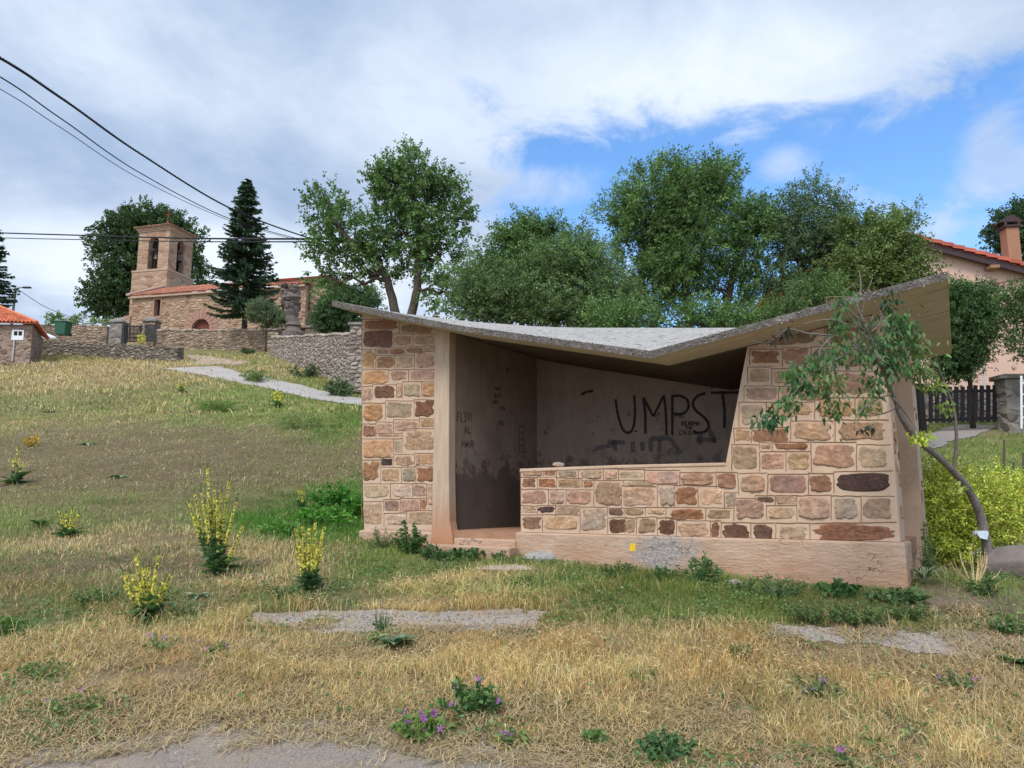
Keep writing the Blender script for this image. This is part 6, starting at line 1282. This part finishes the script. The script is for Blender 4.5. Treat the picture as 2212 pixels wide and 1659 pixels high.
def weed(label, px, py, wpx, hpx, N, ln, tint, seed, name='weed', cat='plant', Y=None, wr=.5, up=.8, stems=10, group=None, dep=None, flower=None, nf=0, fr=.02, low=.0, droop_=.2):
    tint = tuple(np.array(tint) * np.array([1.65, 1.5, 1.35])); N = int(N * 1.5); ln = ln * .78
    rg = np.random.default_rng(seed); g = G(px, py) if Y is None else GY(px, Y); k_ = g[1] / F; w, h = wpx * k_ / 2, hpx * k_
    if Y is None: PATCH.append((g[0], g[1] - .1, w * 1.5, w * 1.2 + .1, 'green', .8))
    root = empty(name, g, label, cat, group); mb, C, A, S_ = MB(), [], [], []
    for i in range(stems):
        a = rg.uniform(0, 6.283); r = w * rg.uniform(.15, 1) ** .7; hh_ = h * (1 - .55 * (r / w) ** 2) * rg.uniform(.65, 1.05); hd = np.array([math.cos(a), math.sin(a) * (dep or .7), 0]); b0 = g + hd * r * .25; t_ = g + hd * r + zz * hh_; b0[2] = gsurf(b0[0], b0[1])[0]; m_ = (b0 + t_) / 2 + hd * r * .2 + zz * hh_ * .1; mb.tube([b0, m_, t_], [.006, .004, .002], 4, tuple(np.array(tint) * 1.1)); S_.append((b0, m_, t_))
        for q in rg.uniform(.12, 1, max(1, N // stems)):
            p = b0 * (1 - q) ** 2 + 2 * m_ * q * (1 - q) + t_ * q * q; C.append(p); A.append(unit(rg.normal(size=3) * np.array([1, 1, .5]) + zz * up * .5 + hd * .3))
    mb.build('stems', M['bark'], root); C, A = np.array(C), np.array(A); ll = ln * rg.uniform(.55, 1.25, len(C)); v, f = leafquads(C, A, ll, ll * wr, rg, droop_); npmesh('leaves', v, [f], M['leaf'], root, np.repeat(jitter_tint(tint, len(C), rg, .35), 4, 0))
    for i in range(nf):
        b0, m_, t_ = S_[rg.integers(0, len(S_))]; c = t_ + rg.normal(size=3) * np.array([.02, .02, .015]); qv, qf, qt = [c], [], [(.30, .08, .28)]; n_ = unit(rg.normal(size=3) * .6 + np.array([0, -.5, .6])); u_ = unit(np.cross(n_, rg.normal(size=3))); w_ = np.cross(n_, u_); fc = np.array(flower) * rg.uniform(.8, 1.2)
        for j in range(5):
            a0 = j * 2 * math.pi / 5; o = len(qv)
            for aa, rr, hh2 in ((-.16, .55, .25), (-.26, 1.0, .45), (0, .9, .45), (.26, 1.0, .45), (.16, .55, .25)): qv.append(c + (u_ * math.cos(a0 + aa) + w_ * math.sin(a0 + aa)) * fr * rr + n_ * fr * hh2); qt.append(tuple(fc * (1.0 if rr > .6 else .75)))
            qf += [(0, o, o + 1), (0, o + 1, o + 2), (0, o + 2, o + 3), (0, o + 3, o + 4)]
        npmesh('flower', np.array(qv), [np.array(qf)], M['petal'], root, np.clip(np.array(qt), 0, 1))
    return root
MALL = (.44, .13, .50)
weed('nearest mallow sprawling beside the road with large purple flowers', 905, 1605, 150, 62, 190, .055, (.10, .16, .045), 81, 'mallow', 'wildflower', flower=MALL, nf=13, fr=.026, wr=.8, stems=22)
weed('round dark mallow bush with small purple flowers behind the nearest one', 1015, 1545, 140, 75, 330, .055, (.06, .12, .04), 82, 'mallow', 'wildflower', flower=MALL, nf=9, fr=.02, wr=.85, stems=26)
weed('mallow with a lone purple flower standing nearest the road', 1105, 1610, 70, 32, 70, .045, (.10, .15, .05), 83, 'mallow', 'wildflower', flower=MALL, nf=2, fr=.028, wr=.8)
weed('low mallow with a few violet flowers in dry grass right of the middle', 1760, 1500, 120, 40, 170, .05, (.075, .115, .05), 84, 'mallow', 'wildflower', flower=(.33, .16, .50), nf=7, fr=.019, wr=.8, stems=18)
weed('mallow with violet flowers in the dry grass far right', 2070, 1490, 110, 42, 110, .045, (.10, .13, .06), 85, 'mallow', 'wildflower', flower=(.33, .12, .48), nf=8, fr=.018, wr=.8, stems=16)
weed('pair of pink mallow flowers at the bottom edge of the picture', 1820, 1652, 60, 26, 40, .05, (.09, .13, .05), 86, 'mallow', 'wildflower', flower=(.5, .15, .5), nf=3, fr=.024, wr=.8)
weed('mallow with lilac flowers in the straw below the nearest mullein', 350, 1405, 90, 44, 50, .045, (.11, .15, .07), 87, 'mallow', 'wildflower', flower=(.46, .26, .58), nf=6, fr=.018, wr=.8)
weed('mallow with magenta flowers in the straw right of the lilac one', 470, 1415, 60, 34, 40, .045, (.10, .15, .05), 88, 'mallow', 'wildflower', flower=(.45, .10, .42), nf=3, fr=.02, wr=.8)
weed('scattered lilac mallow near the bottom left corner', 170, 1540, 130, 46, 90, .05, (.12, .16, .06), 89, 'mallow', 'wildflower', flower=(.42, .18, .5), nf=4, fr=.018, wr=.8)
weed('dark weed climbing the foot of the left pier', 885, 1195, 78, 74, 420, .08, (.05, .105, .035), 91, stems=24)
weed('grey thicket of dry stems between green patch and left pier', 822, 1185, 70, 48, 260, .06, (.10, .125, .06), 92, stems=24, wr=.3)
weed('tall thin weed rising against the plinth by the concrete chunk', 1238, 1215, 60, 70, 200, .05, (.05, .10, .035), 93, stems=14)
weed('bushy green weed covering the bare grey patch of the plinth', 1515, 1262, 92, 68, 520, .07, (.062, .125, .045), 94, stems=28, wr=.3)
weed('low weed in front of the plinth left of the bushy one', 1440, 1258, 120, 38, 320, .06, (.055, .10, .035), 95, stems=24, wr=.35)
weed('feathery grey green weed against the plinth right of the bushy one', 1680, 1290, 110, 48, 480, .045, (.07, .115, .055), 96, stems=30, wr=.3)
weed('dark round weed in the path of the concrete channel', 1855, 1352, 130, 52, 520, .05, (.055, .095, .035), 97, stems=32, wr=.4)
weed('broad dark weed patch below the feathery one', 1745, 1342, 130, 36, 420, .05, (.06, .10, .035), 98, stems=30, wr=.4)
weed('bindweed creeping along the doorstep', 1000, 1210, 130, 28, 210, .085, (.042, .092, .03), 99, name='bindweed', stems=20, wr=.75)
weed('bindweed creeping on the plinth at the right corner of the shelter', 1800, 1285, 120, 32, 150, .085, (.045, .095, .032), 100, name='bindweed', stems=16, wr=.75)
weed('bindweed patch spreading past the right corner of the plinth', 1935, 1302, 140, 34, 240, .075, (.055, .10, .038), 101, name='bindweed', stems=22, wr=.7)
weed('small clump of bindweed between doorstep and concrete chunk', 1080, 1210, 60, 26, 70, .07, (.045, .09, .032), 102, name='bindweed', stems=9, wr=.75)
weed('green weed on brown earth at the foot of the boulder', 2120, 1285, 110, 40, 260, .06, (.07, .115, .045), 103, stems=22)
weed('dark green weed near the right edge above the channel', 2185, 1372, 90, 40, 220, .06, (.065, .11, .045), 104, stems=20)
weed('largest dark weed in the foreground grass near the bottom edge', 1440, 1648, 130, 72, 620, .045, (.055, .11, .045), 105, stems=34, wr=.6)
weed('small dark weed tuft in dry grass below the channel', 1595, 1432, 75, 42, 300, .04, (.06, .095, .045), 106, stems=24, wr=.35)
weed('little pale green weed in dry grass left of the violet mallow', 1390, 1475, 80, 34, 150, .045, (.12, .17, .075), 107, stems=16)
weed('green weed tuft near the road right of the nearest mallow', 1285, 1612, 60, 34, 160, .05, (.07, .13, .04), 108, stems=16)
weed('pale weed tuft in dry grass between the two far mallows', 1910, 1475, 70, 26, 130, .04, (.13, .18, .08), 109, stems=14)
weed('dark weed sticking out of the channel above the blue green rosette', 822, 1365, 60, 44, 150, .035, (.06, .10, .05), 110, stems=18, wr=.3)
weed('fresh green weed clump at the left picture edge', 12, 1372, 60, 40, 220, .06, (.07, .14, .035), 111, stems=20)
weed('grey green weed in front of the nearest mullein', 395, 1330, 80, 44, 160, .05, (.12, .16, .08), 112, stems=16)
weed('yellow weed beside the leggy mullein on the left slope', 68, 965, 44, 30, 120, .12, (.34, .24, .04), 113, stems=14)
weed('upper nettle clump of the bright green patch beside the shelter', 720, 1095, 110, 50, 520, .12, (.055, .165, .03), 114, name='nettle', stems=30, wr=.5)
weed('lower nettle clump of the bright green patch beside the shelter', 700, 1135, 150, 46, 480, .12, (.065, .18, .03), 115, name='nettle', stems=30, wr=.45)
weed('outer pale edge of the bright green patch beside the shelter', 610, 1155, 120, 34, 280, .12, (.085, .19, .04), 116, name='nettle', stems=22, wr=.35)
weed('docks growing tight against the left pier of the shelter', 765, 1122, 60, 58, 220, .13, (.06, .17, .03), 117, name='dock', stems=18, wr=.4)
weed('tall dark weeds against the grey rubble wall near its pier', 735, 798, 70, 44, 420, .30, (.06, .095, .05), 118, Y=36, stems=30, wr=.3)
weed('tall dark weeds in the middle of the grey rubble wall', 660, 782, 90, 32, 300, .30, (.065, .10, .05), 119, Y=42, stems=30, wr=.3)
weed('grassy weeds where the lane meets the grey wall', 560, 800, 110, 30, 360, .32, (.10, .15, .045), 120, Y=40, stems=30, wr=.2)
weed('dark ivy clump at the foot of the brown churchyard wall', 540, 750, 44, 16, 200, .30, (.05, .085, .035), 121, Y=55, stems=20)
weed('tall grass tufts along the lower edge of the lane', 480, 835, 120, 28, 420, .35, (.11, .17, .05), 122, Y=31, stems=36, wr=.12)
weed('seeding dock stalks along the lower edge of the lane', 660, 868, 150, 34, 420, .22, (.10, .15, .05), 123, Y=26.5, stems=46, wr=.14)
weed('low grass growing along the dark retaining wall', 160, 758, 140, 12, 300, .4, (.16, .17, .06), 124, Y=50, stems=30, wr=.14)
weed('low leafy weed against the plinth just right of the tall thin one', 1330, 1245, 110, 34, 260, .06, (.055, .10, .035), 141, stems=20, wr=.4)
weed('grey leafed weed under the rusty right half of the plinth', 1605, 1282, 90, 30, 240, .05, (.07, .11, .05), 142, stems=20, wr=.35)
weed('long trailing weed along the doorstep corner and pier base', 935, 1205, 80, 34, 260, .06, (.05, .10, .035), 143, stems=20, wr=.5)
weed('broad pale weed patch between bindweed and channel at right', 1960, 1335, 140, 34, 320, .06, (.075, .12, .045), 144, stems=24, wr=.4)
weed('spreading clover like weed in the grass below the doorstep', 1150, 1268, 130, 26, 300, .045, (.075, .13, .04), 145, stems=24, wr=.6)
weed('grey green weed beside the compact mullein', 610, 1290, 90, 30, 200, .05, (.08, .12, .05), 146, stems=18, wr=.4)
weed('low green weed left of the nearest mullein', 200, 1300, 120, 30, 260, .05, (.07, .115, .045), 147, stems=22, wr=.5)
weed('thin green weed in the straw above the lilac mallow', 90, 1460, 110, 34, 200, .05, (.10, .15, .055), 148, stems=18, wr=.3)
# golden bush, striped leaves, flower bed
rg = np.random.default_rng(131)
gb_ = empty('golden_bush', G(2060, 1235), 'bright yellow green feathery bush filling the corner beside the shelter', 'bush'); mb = MB(); Yg = 10.3; g = GY(2050, Yg)
for i in range(30): limb(mb, g + rg.normal(size=3) * np.array([.3, .15, 0]), P(rg.uniform(1960, 2170), rg.uniform(1030, 1180), Yg + rg.uniform(-.3, .5)), .012, .003, rg, .1, 5, 4, (.13, .12, .05))
mb.build('stems', M['bark'], gb_)
crown('leaves', gb_, [B(2010, 1080, Yg, 55, 60), B(2075, 1090, Yg, 65, 65), B(2040, 1160, Yg, 80, 60), B(2120, 1130, Yg - .1, 60, 60), B(2000, 1180, Yg, 45, 50), B(2080, 1200, Yg - .2, 60, 40), B(2165, 1120, Yg, 50, 45), B(2200, 1090, Yg + .3, 45, 45), B(2160, 1060, Yg + .3, 40, 35), B(2020, 1030, Yg + .2, 40, 30)], 3000, 18, .040, .020, (.46, .48, .085), rg, .34, .45, .5, .6, .34, .9, .45)
rg = np.random.default_rng(132); g = G(1998, 1262)
sl_ = empty('striped_lily', g, 'cream striped leaves arching at the corner of the plinth', 'plant'); vs, fs, ts = [], [], []
for i in range(13):
    a = i * 2.4; h = np.array([math.cos(a), math.sin(a), 0]); s_ = np.array([-h[1], h[0], 0]); ln = rg.uniform(.28, .42); o = len(vs)
    for j in range(9):
        t = j / 8; p = g + h * ln * .65 * t + zz * (ln * (1.35 * t - 1.15 * t * t)); w = .017 * (1 - t ** 3) + .002
        for q, cc in ((-1, (.55, .55, .38)), (-.5, (.06, .11, .035)), (.5, (.06, .11, .035)), (1, (.55, .55, .38))): vs.append(p + s_ * w * q + zz * abs(q) * w * .4); ts.append(cc)
    for j in range(8):
        for q in range(3): fs.append((o + j * 4 + q, o + j * 4 + q + 1, o + j * 4 + q + 5, o + j * 4 + q + 4))
npmesh('leaves', np.array(vs), [np.array(fs)], M['leaf'], sl_, np.array(ts))
weed('white flowering plant in the bed behind the leaning trunk', 2080, 1010, 150, 50, 260, .09, (.34, .36, .25), 133, name='white_flower_bed', cat='wildflower', Y=12.6, flower=(.75, .72, .70), nf=14, fr=.06, stems=26, wr=.5)
weed('pink and white flowers beside the barrier tape', 2185, 1050, 60, 36, 120, .06, (.12, .17, .06), 134, name='pink_flower_bed', cat='wildflower', Y=12.2, flower=(.6, .38, .55), nf=9, fr=.04, stems=16, wr=.5)
weed('dark green bush at the right picture edge behind the golden bush', 2205, 1165, 70, 60, 420, .06, (.05, .09, .03), 135, name='bush', cat='bush', Y=9.9, stems=26, wr=.4)
weed('white yarrow heads leaning over the grey boulder', 2150, 1245, 120, 72, 60, .05, (.10, .14, .06), 136, name='yarrow', cat='wildflower', flower=(.75, .74, .68), nf=16, fr=.022, stems=12, wr=.2)
weed('wild tall dry stems at the foot of the leaning tree', 2105, 1262, 130, 90, 50, .06, (.36, .29, .16), 137, name='dry_stalks', cat='plant', stems=16, wr=.1)
weed('slim weeds growing up the flank of the shelter', 1968, 1220, 40, 120, 260, .06, (.08, .12, .05), 138, stems=22, wr=.35, Y=8.75)

# ================================================================== GRASS
def blades(name, xs, ys, hgt, wid, tint, rg, lean=.5, seg=2, lift=0.0):
    N = len(xs); b = np.stack([xs, ys, gsurf(xs, ys) + lift], 1); a = rg.uniform(0, 6.283, N); hd = np.stack([np.cos(a), np.sin(a), np.zeros(N)], 1); sd__ = np.stack([-hd[:, 1], hd[:, 0], np.zeros(N)], 1)
    tw_ = rg.uniform(0, 6.283, N); sd__ = np.stack([np.cos(tw_), np.sin(tw_) * .6, np.zeros(N)], 1)
    ln = lean * rg.uniform(.2, 1.5, N); h = hgt[:, None]; w = wid[:, None]
    m1 = b + hd * (h * (ln * .25)[:, None]) + zz * h * .55; tp = b + hd * (h * (ln * .95)[:, None]) + zz * h * np.clip(1.0 - .35 * ln, .12, 1)[:, None]
    m1[:, 2] = np.minimum(m1[:, 2], b[:, 2] + hgt * np.clip(.62 - .22 * ln, .06, 1))
    v = np.stack([b - sd__ * w * .5, b + sd__ * w * .5, m1 + sd__ * w * .42, m1 - sd__ * w * .42, tp], 1).reshape(-1, 3); i0 = np.arange(N)[:, None] * 5
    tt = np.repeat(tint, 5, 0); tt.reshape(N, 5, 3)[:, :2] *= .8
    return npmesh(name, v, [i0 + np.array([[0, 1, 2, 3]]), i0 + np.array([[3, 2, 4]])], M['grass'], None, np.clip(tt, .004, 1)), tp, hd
shp = [S(-7.75, -.06, 0), S(-4.72, -.06, 0), S(.06, -.06, 0), S(.06, DB + .4, 0), S(-7.75, DB + .4, 0)]; sh_in = polyin(shp)
def field(y0, y1, dens, hs, ws, nm, seed, fr=(-.92, .88), kinds=None, power=1.0):
    rg = np.random.default_rng(seed); area = (fr[1] - fr[0]) * (y1 ** 2 - y0 ** 2) / 2; N = int(area * dens); y_ = np.sqrt(rg.uniform(y0 ** 2, y1 ** 2, N)); x_ = y_ * rg.uniform(fr[0], fr[1], N)
    cl = fbm(x_ * 3.1, y_ * 3.1, 101, 4); keep = rg.uniform(0, 1, N) < np.clip((cl - .22) * 2.6, .1, 1)
    keep &= ~sh_in(x_, y_); rd = road_in(x_, y_) ; keep &= ~(rd & (rg.uniform(0, 1, N) > .05)); keep &= ~(chan_in(x_, y_) & (rg.uniform(0, 1, N) > .11)); keep &= ~(path_in(x_, y_) & (rg.uniform(0, 1, N) > .04)) & ~gravel_in(x_, y_) & ~(dirt_in(x_, y_) & (rg.uniform(0, 1, N) > .15))
    x_, y_ = x_[keep], y_[keep]; w = weights(x_, y_); c = w.cumsum(0); u = rg.uniform(0, 1, len(x_)); kd = (u[None] > c).sum(0).clip(0, len(KINDS) - 1)
    kp = np.ones(len(x_), bool); kp &= ~((kd == 4) & (rg.uniform(0, 1, len(x_)) > .08)); kp &= ~((kd == 5) & (rg.uniform(0, 1, len(x_)) > .7)); x_, y_, kd = x_[kp], y_[kp], kd[kp]; N = len(x_)
    hk = np.array([1.0, .8, .95, .55, .4, .38])[kd]; dw = weights(x_, y_); strawy = dw[0]; tuft = fbm(x_ * 1.3, y_ * 1.3, 105, 3)
    hgt = hs * hk * rg.uniform(.45, 1.25, N) * (.45 + 1.1 * tuft) * np.where(y_ < 9, .8 + .55 * np.clip((fbm(x_ * .5 + 2, y_ * .5, 107, 2) - .35) * 2, 0, 1) * (x_ < 1.5), 1)
    wid = ws * rg.uniform(.7, 1.3, N); base = np.array([(.645, .465, .225), (.24, .30, .09), (.105, .22, .042), (.26, .255, .115), (.36, .28, .17), (.36, .285, .165)])[kd]; v = rg.uniform(.5, 1.5, (N, 1)); tint = base * v * (1 + .10 * rg.uniform(-1, 1, (N, 3)))
    tint *= (.66 + .68 * fbm(x_ * .9 + 4, y_ * 1.4, 121, 4))[:, None]; rb = np.clip((fbm(x_ * .7 + 14, y_ * 1.0, 123, 3) - .45) * 4, 0, 1)[:, None]; tint = tint * (1 - rb * np.array([.06, .16, .22]) * (y_ < 9.5)[:, None]) * np.where((y_ > 9.5) & (kd == 0), .92, 1)[:, None] * np.where(((y_ > 9.5) & (kd == 0))[:, None], np.array([[.95, 1.0, 1.1]]), 1.0); red = rg.uniform(0, 1, N) < .14; tint[red & (kd == 0)] *= np.array([.92, .74, .62]); pale = rg.uniform(0, 1, N) < .14; tint[pale & (kd == 0)] *= np.array([1.3, 1.36, 1.5])
    mat_ = np.clip((fbm(x_ * .9 + 7, y_ * .9, 111, 3) - .38) * 4, 0, 1) * np.where(y_ < 9.5, 1, .4); nr_ = road_in(x_, y_ - .35) | road_in(x_, y_ - .7) | chan_in(x_, y_ + .25) | chan_in(x_, y_ + .5) | chan_in(x_, y_ + .75); hgt[chan_in(x_, y_ + .2) | chan_in(x_, y_ + .4)] *= .7; hgt = hgt * (1 - .45 * mat_) * np.where(nr_, .45, 1); hgt[(kd > 0) & (y_ < 9.5)] *= .8; lean = np.where(kd == 0, .75, .5) + .9 * mat_
    o, tp, hd = blades(nm, x_, y_, hgt, wid, tint, rg, lean); return o, tp, hd, kd, hgt
o, tp, hd, kd, hgt = field(4.3, 9.3, 5600, .20, .0046, 'meadow_grass', 201); tag(o, 'dry straw coloured meadow grass in the foreground', 'grass', kind='stuff')
# barley-like seed heads on part of the near dry grass
rg = np.random.default_rng(202); sel = np.where((kd == 0) & (hgt > .13) & (rg.uniform(0, 1, len(kd)) < .32))[0]; c = tp[sel]; ax = unit(hd[sel] * .8 + rg.normal(size=(len(sel), 3)) * .25 + zz * rg.uniform(-.3, .5, (len(sel), 1))); Ls = rg.uniform(.035, .075, len(sel)); v, f = leafquads(c - ax * .01, ax, Ls, .009, rg, .2)
tag(npmesh('seed_heads', v, [f], M['grass'], None, np.repeat(jitter_tint((.52, .40, .21), len(sel), rg, .3), 4, 0)), 'pale barley like seed heads over the dry meadow grass', 'seed heads', kind='stuff')
o, *_ = field(9.3, 16, 1900, .12, .008, 'slope_grass', 203, (-.95, .88)); tag(o, 'mixed brown and green grass on the lower slope', 'grass', kind='stuff')
o, *_ = field(16, 30, 420, .15, .017, 'hillside_grass', 204, (-.95, .9)); tag(o, 'olive and straw grass on the hillside under the lane', 'grass', kind='stuff')
o, *_ = field(30, 56, 85, .28, .04, 'upland_grass', 205, (-.92, -.02)); tag(o, 'pale dry grass on the hilltop before the church walls', 'grass', kind='stuff')
# fallen straw lying on the ground and road edge
def straw(N, x0, x1, y0, y1, ok, seed, nm, lb, c0=(.46, .34, .18)):
    rg = np.random.default_rng(seed); x_, y_ = rg.uniform(x0, x1, N), rg.uniform(y0, y1, N); k_ = ok(x_, y_, rg); x_, y_ = x_[k_], y_[k_]; N = len(x_); a = rg.uniform(0, 6.283, N); l = rg.uniform(.04, .16, N); h = np.stack([np.cos(a), np.sin(a) , np.zeros(N)], 1); sd__ = np.stack([-h[:, 1], h[:, 0], np.zeros(N)], 1); b = np.stack([x_, y_, gsurf(x_, y_) + rg.uniform(.010, .03, N)], 1); e = b + h * l[:, None]; e[:, 2] = gsurf(e[:, 0], e[:, 1]) + rg.uniform(.012, .05, N); m_ = (b + e) / 2 + zz * .012 + sd__ * rg.uniform(-.015, .015, (N, 1)); w = rg.uniform(.0018, .0034, N)[:, None]
    v = np.stack([b - sd__ * w, b + sd__ * w, m_ + sd__ * w, m_ - sd__ * w, e + sd__ * w * .6, e - sd__ * w * .6], 1).reshape(-1, 3); i0 = np.arange(N)[:, None] * 6; f = np.concatenate([i0 + np.array([[0, 1, 2, 3]]), i0 + np.array([[3, 2, 4, 5]])]); tag(npmesh(nm, v, [f], M['grass'], None, np.repeat(jitter_tint(c0, N, rg, .4), 6, 0)), lb, 'straw', kind='stuff')
def ok1(x_, y_, rg):
    r = road_in(x_, y_); edge_ = ~road_in(x_, y_ + .35) ; dn = fbm(x_ * 2.2, y_ * 2.2, 301, 3); return (~r & (dn > .40)) | (r & edge_ & (dn > .40)) | (r & (rg.uniform(0, 1, len(x_)) < .10) & (dn > .5))
straw(60000, -4.5, 4.5, 4.3, 7.6, ok1, 206, 'fallen_straw', 'loose dry straw lying on the ground and the road edge')
# tiny white flowers dotting the slope
rg = np.random.default_rng(207); qv, qf, qt = [], [], []
for cx, cy, rx, ry, N in [(480, 935, 130, 18, 60), (400, 905, 80, 10, 25), (70, 895, 70, 14, 45), (100, 945, 60, 20, 30), (420, 1070, 60, 16, 14), (620, 940, 90, 16, 30), (690, 1290, 40, 16, 10), (270, 1005, 60, 10, 14), (330, 870, 60, 12, 12), (560, 870, 60, 10, 14), (1700, 1330, 40, 10, 3)]:
    for _ in range(N):
        g = G(cx + rg.normal() * rx * .6, cy + rg.normal() * ry * .6); r = .0011 * g[1] * rg.uniform(.5, 1.3) + .004; c = g + zz * rg.uniform(.05, .14); o = len(qv); col_ = np.array((.78, .77, .72)) * rg.uniform(.8, 1.1)
        for j in range(6): a = j * math.pi / 3; qv.append(c + np.array([math.cos(a) * r, math.sin(a) * r, .25 * r * (j % 2)])); qt.append(col_)
        qf.append(tuple(o + j for j in range(6)))
tag(npmesh('white_wildflowers', np.array(qv), [np.array(qf)], M['petal'], None, np.clip(np.array(qt), 0, 1)), 'tiny white flowers dotted over the slope', 'wildflowers', kind='stuff')

# low herbs creeping through the grass, and a few taller dead stems
rg = np.random.default_rng(211); N = 110000; y_ = np.sqrt(rg.uniform(4.6 ** 2, 11 ** 2, N)); x_ = y_ * rg.uniform(-.7, .7, N); w = weights(x_, y_); pr = np.clip((w[1] * .8 + w[2] * 1.2 + w[3] * .9), 0, 1) * np.clip((fbm(x_ * 2.4, y_ * 2.4, 213, 3) - .42) * 5, 0, 1); ok_ = (rg.uniform(0, 1, N) < pr) & ~sh_in(x_, y_) & ~road_in(x_, y_) & ~chan_in(x_, y_); x_, y_ = x_[ok_], y_[ok_]; N = len(x_)
C = np.stack([x_, y_, gsurf(x_, y_) + rg.uniform(.01, .075, N)], 1); A = unit(rg.normal(size=(N, 3)) * np.array([1, 1, .35]) + zz * .25); ll = rg.uniform(.018, .05, N); v, f = leafquads(C, A, ll, ll * rg.uniform(.35, .75, N), rg, .15)
tag(npmesh('ground_cover', v, [f], M['leaf'], None, np.repeat(jitter_tint((.13, .20, .065), N, rg, .45, .2), 4, 0)), 'small green herbs creeping through the dry grass', 'ground cover', kind='stuff')
rg = np.random.default_rng(212); N = 5200; y_ = np.sqrt(rg.uniform(5.2 ** 2, 9.5 ** 2, N)); x_ = y_ * rg.uniform(-.72, .72, N); ok_ = ~sh_in(x_, y_) & ~road_in(x_, y_ - .3) & ~chan_in(x_, y_ + .3) & (rg.uniform(0, 1, N) < weights(x_, y_)[0] * 1.4) & (fbm(x_ * 1.1, y_ * 1.1, 214, 3) > .5); x_, y_ = x_[ok_], y_[ok_]; N = len(x_)
o, *_ = blades('dead_stems', x_, y_, rg.uniform(.16, .40, N), rg.uniform(.003, .0055, N), jitter_tint((.58, .43, .24), N, rg, .35), rg, .55); tag(o, 'taller dead grass stems standing above the meadow grass', 'grass', kind='stuff')

# loose gravel and crumbs of soil at the ragged edges of the road and the channel
rg = np.random.default_rng(221); N = 26000; x_, y_ = rg.uniform(-5, 6.5, N), rg.uniform(4.2, 8.0, N); ed_ = (road_in(x_, y_ - .22) & ~road_in(x_, y_ + .12)) | (chan_in(x_, y_ - .12) | chan_in(x_, y_ + .12) | chan_in(x_ + .1, y_)); ok_ = ed_ & (rg.uniform(0, 1, N) < .8); x_, y_ = x_[ok_], y_[ok_]; N = len(x_); r = rg.uniform(.004, .013, N)[:, None]; c = np.stack([x_, y_, gsurf(x_, y_) + .008], 1)
dr = np.array([(1, 0, 0), (0, 1, 0), (-1, 0, 0), (0, -1, 0), (0, 0, .7), (0, 0, -.7)]); v = (c[:, None, :] + dr[None] * r[:, None, :] * rg.uniform(.6, 1.3, (N, 6, 1))).reshape(-1, 3); f = (np.arange(N)[:, None, None] * 6 + np.array([(0, 1, 4), (1, 2, 4), (2, 3, 4), (3, 0, 4), (1, 0, 5), (2, 1, 5), (3, 2, 5), (0, 3, 5)])[None]).reshape(-1, 3)
tag(npmesh('gravel', v, [f], M['boulder'], None, np.repeat(jitter_tint((.27, .225, .185), N, rg, .5), 6, 0)), 'loose gravel along the broken edges of road and channel', 'gravel', kind='stuff')
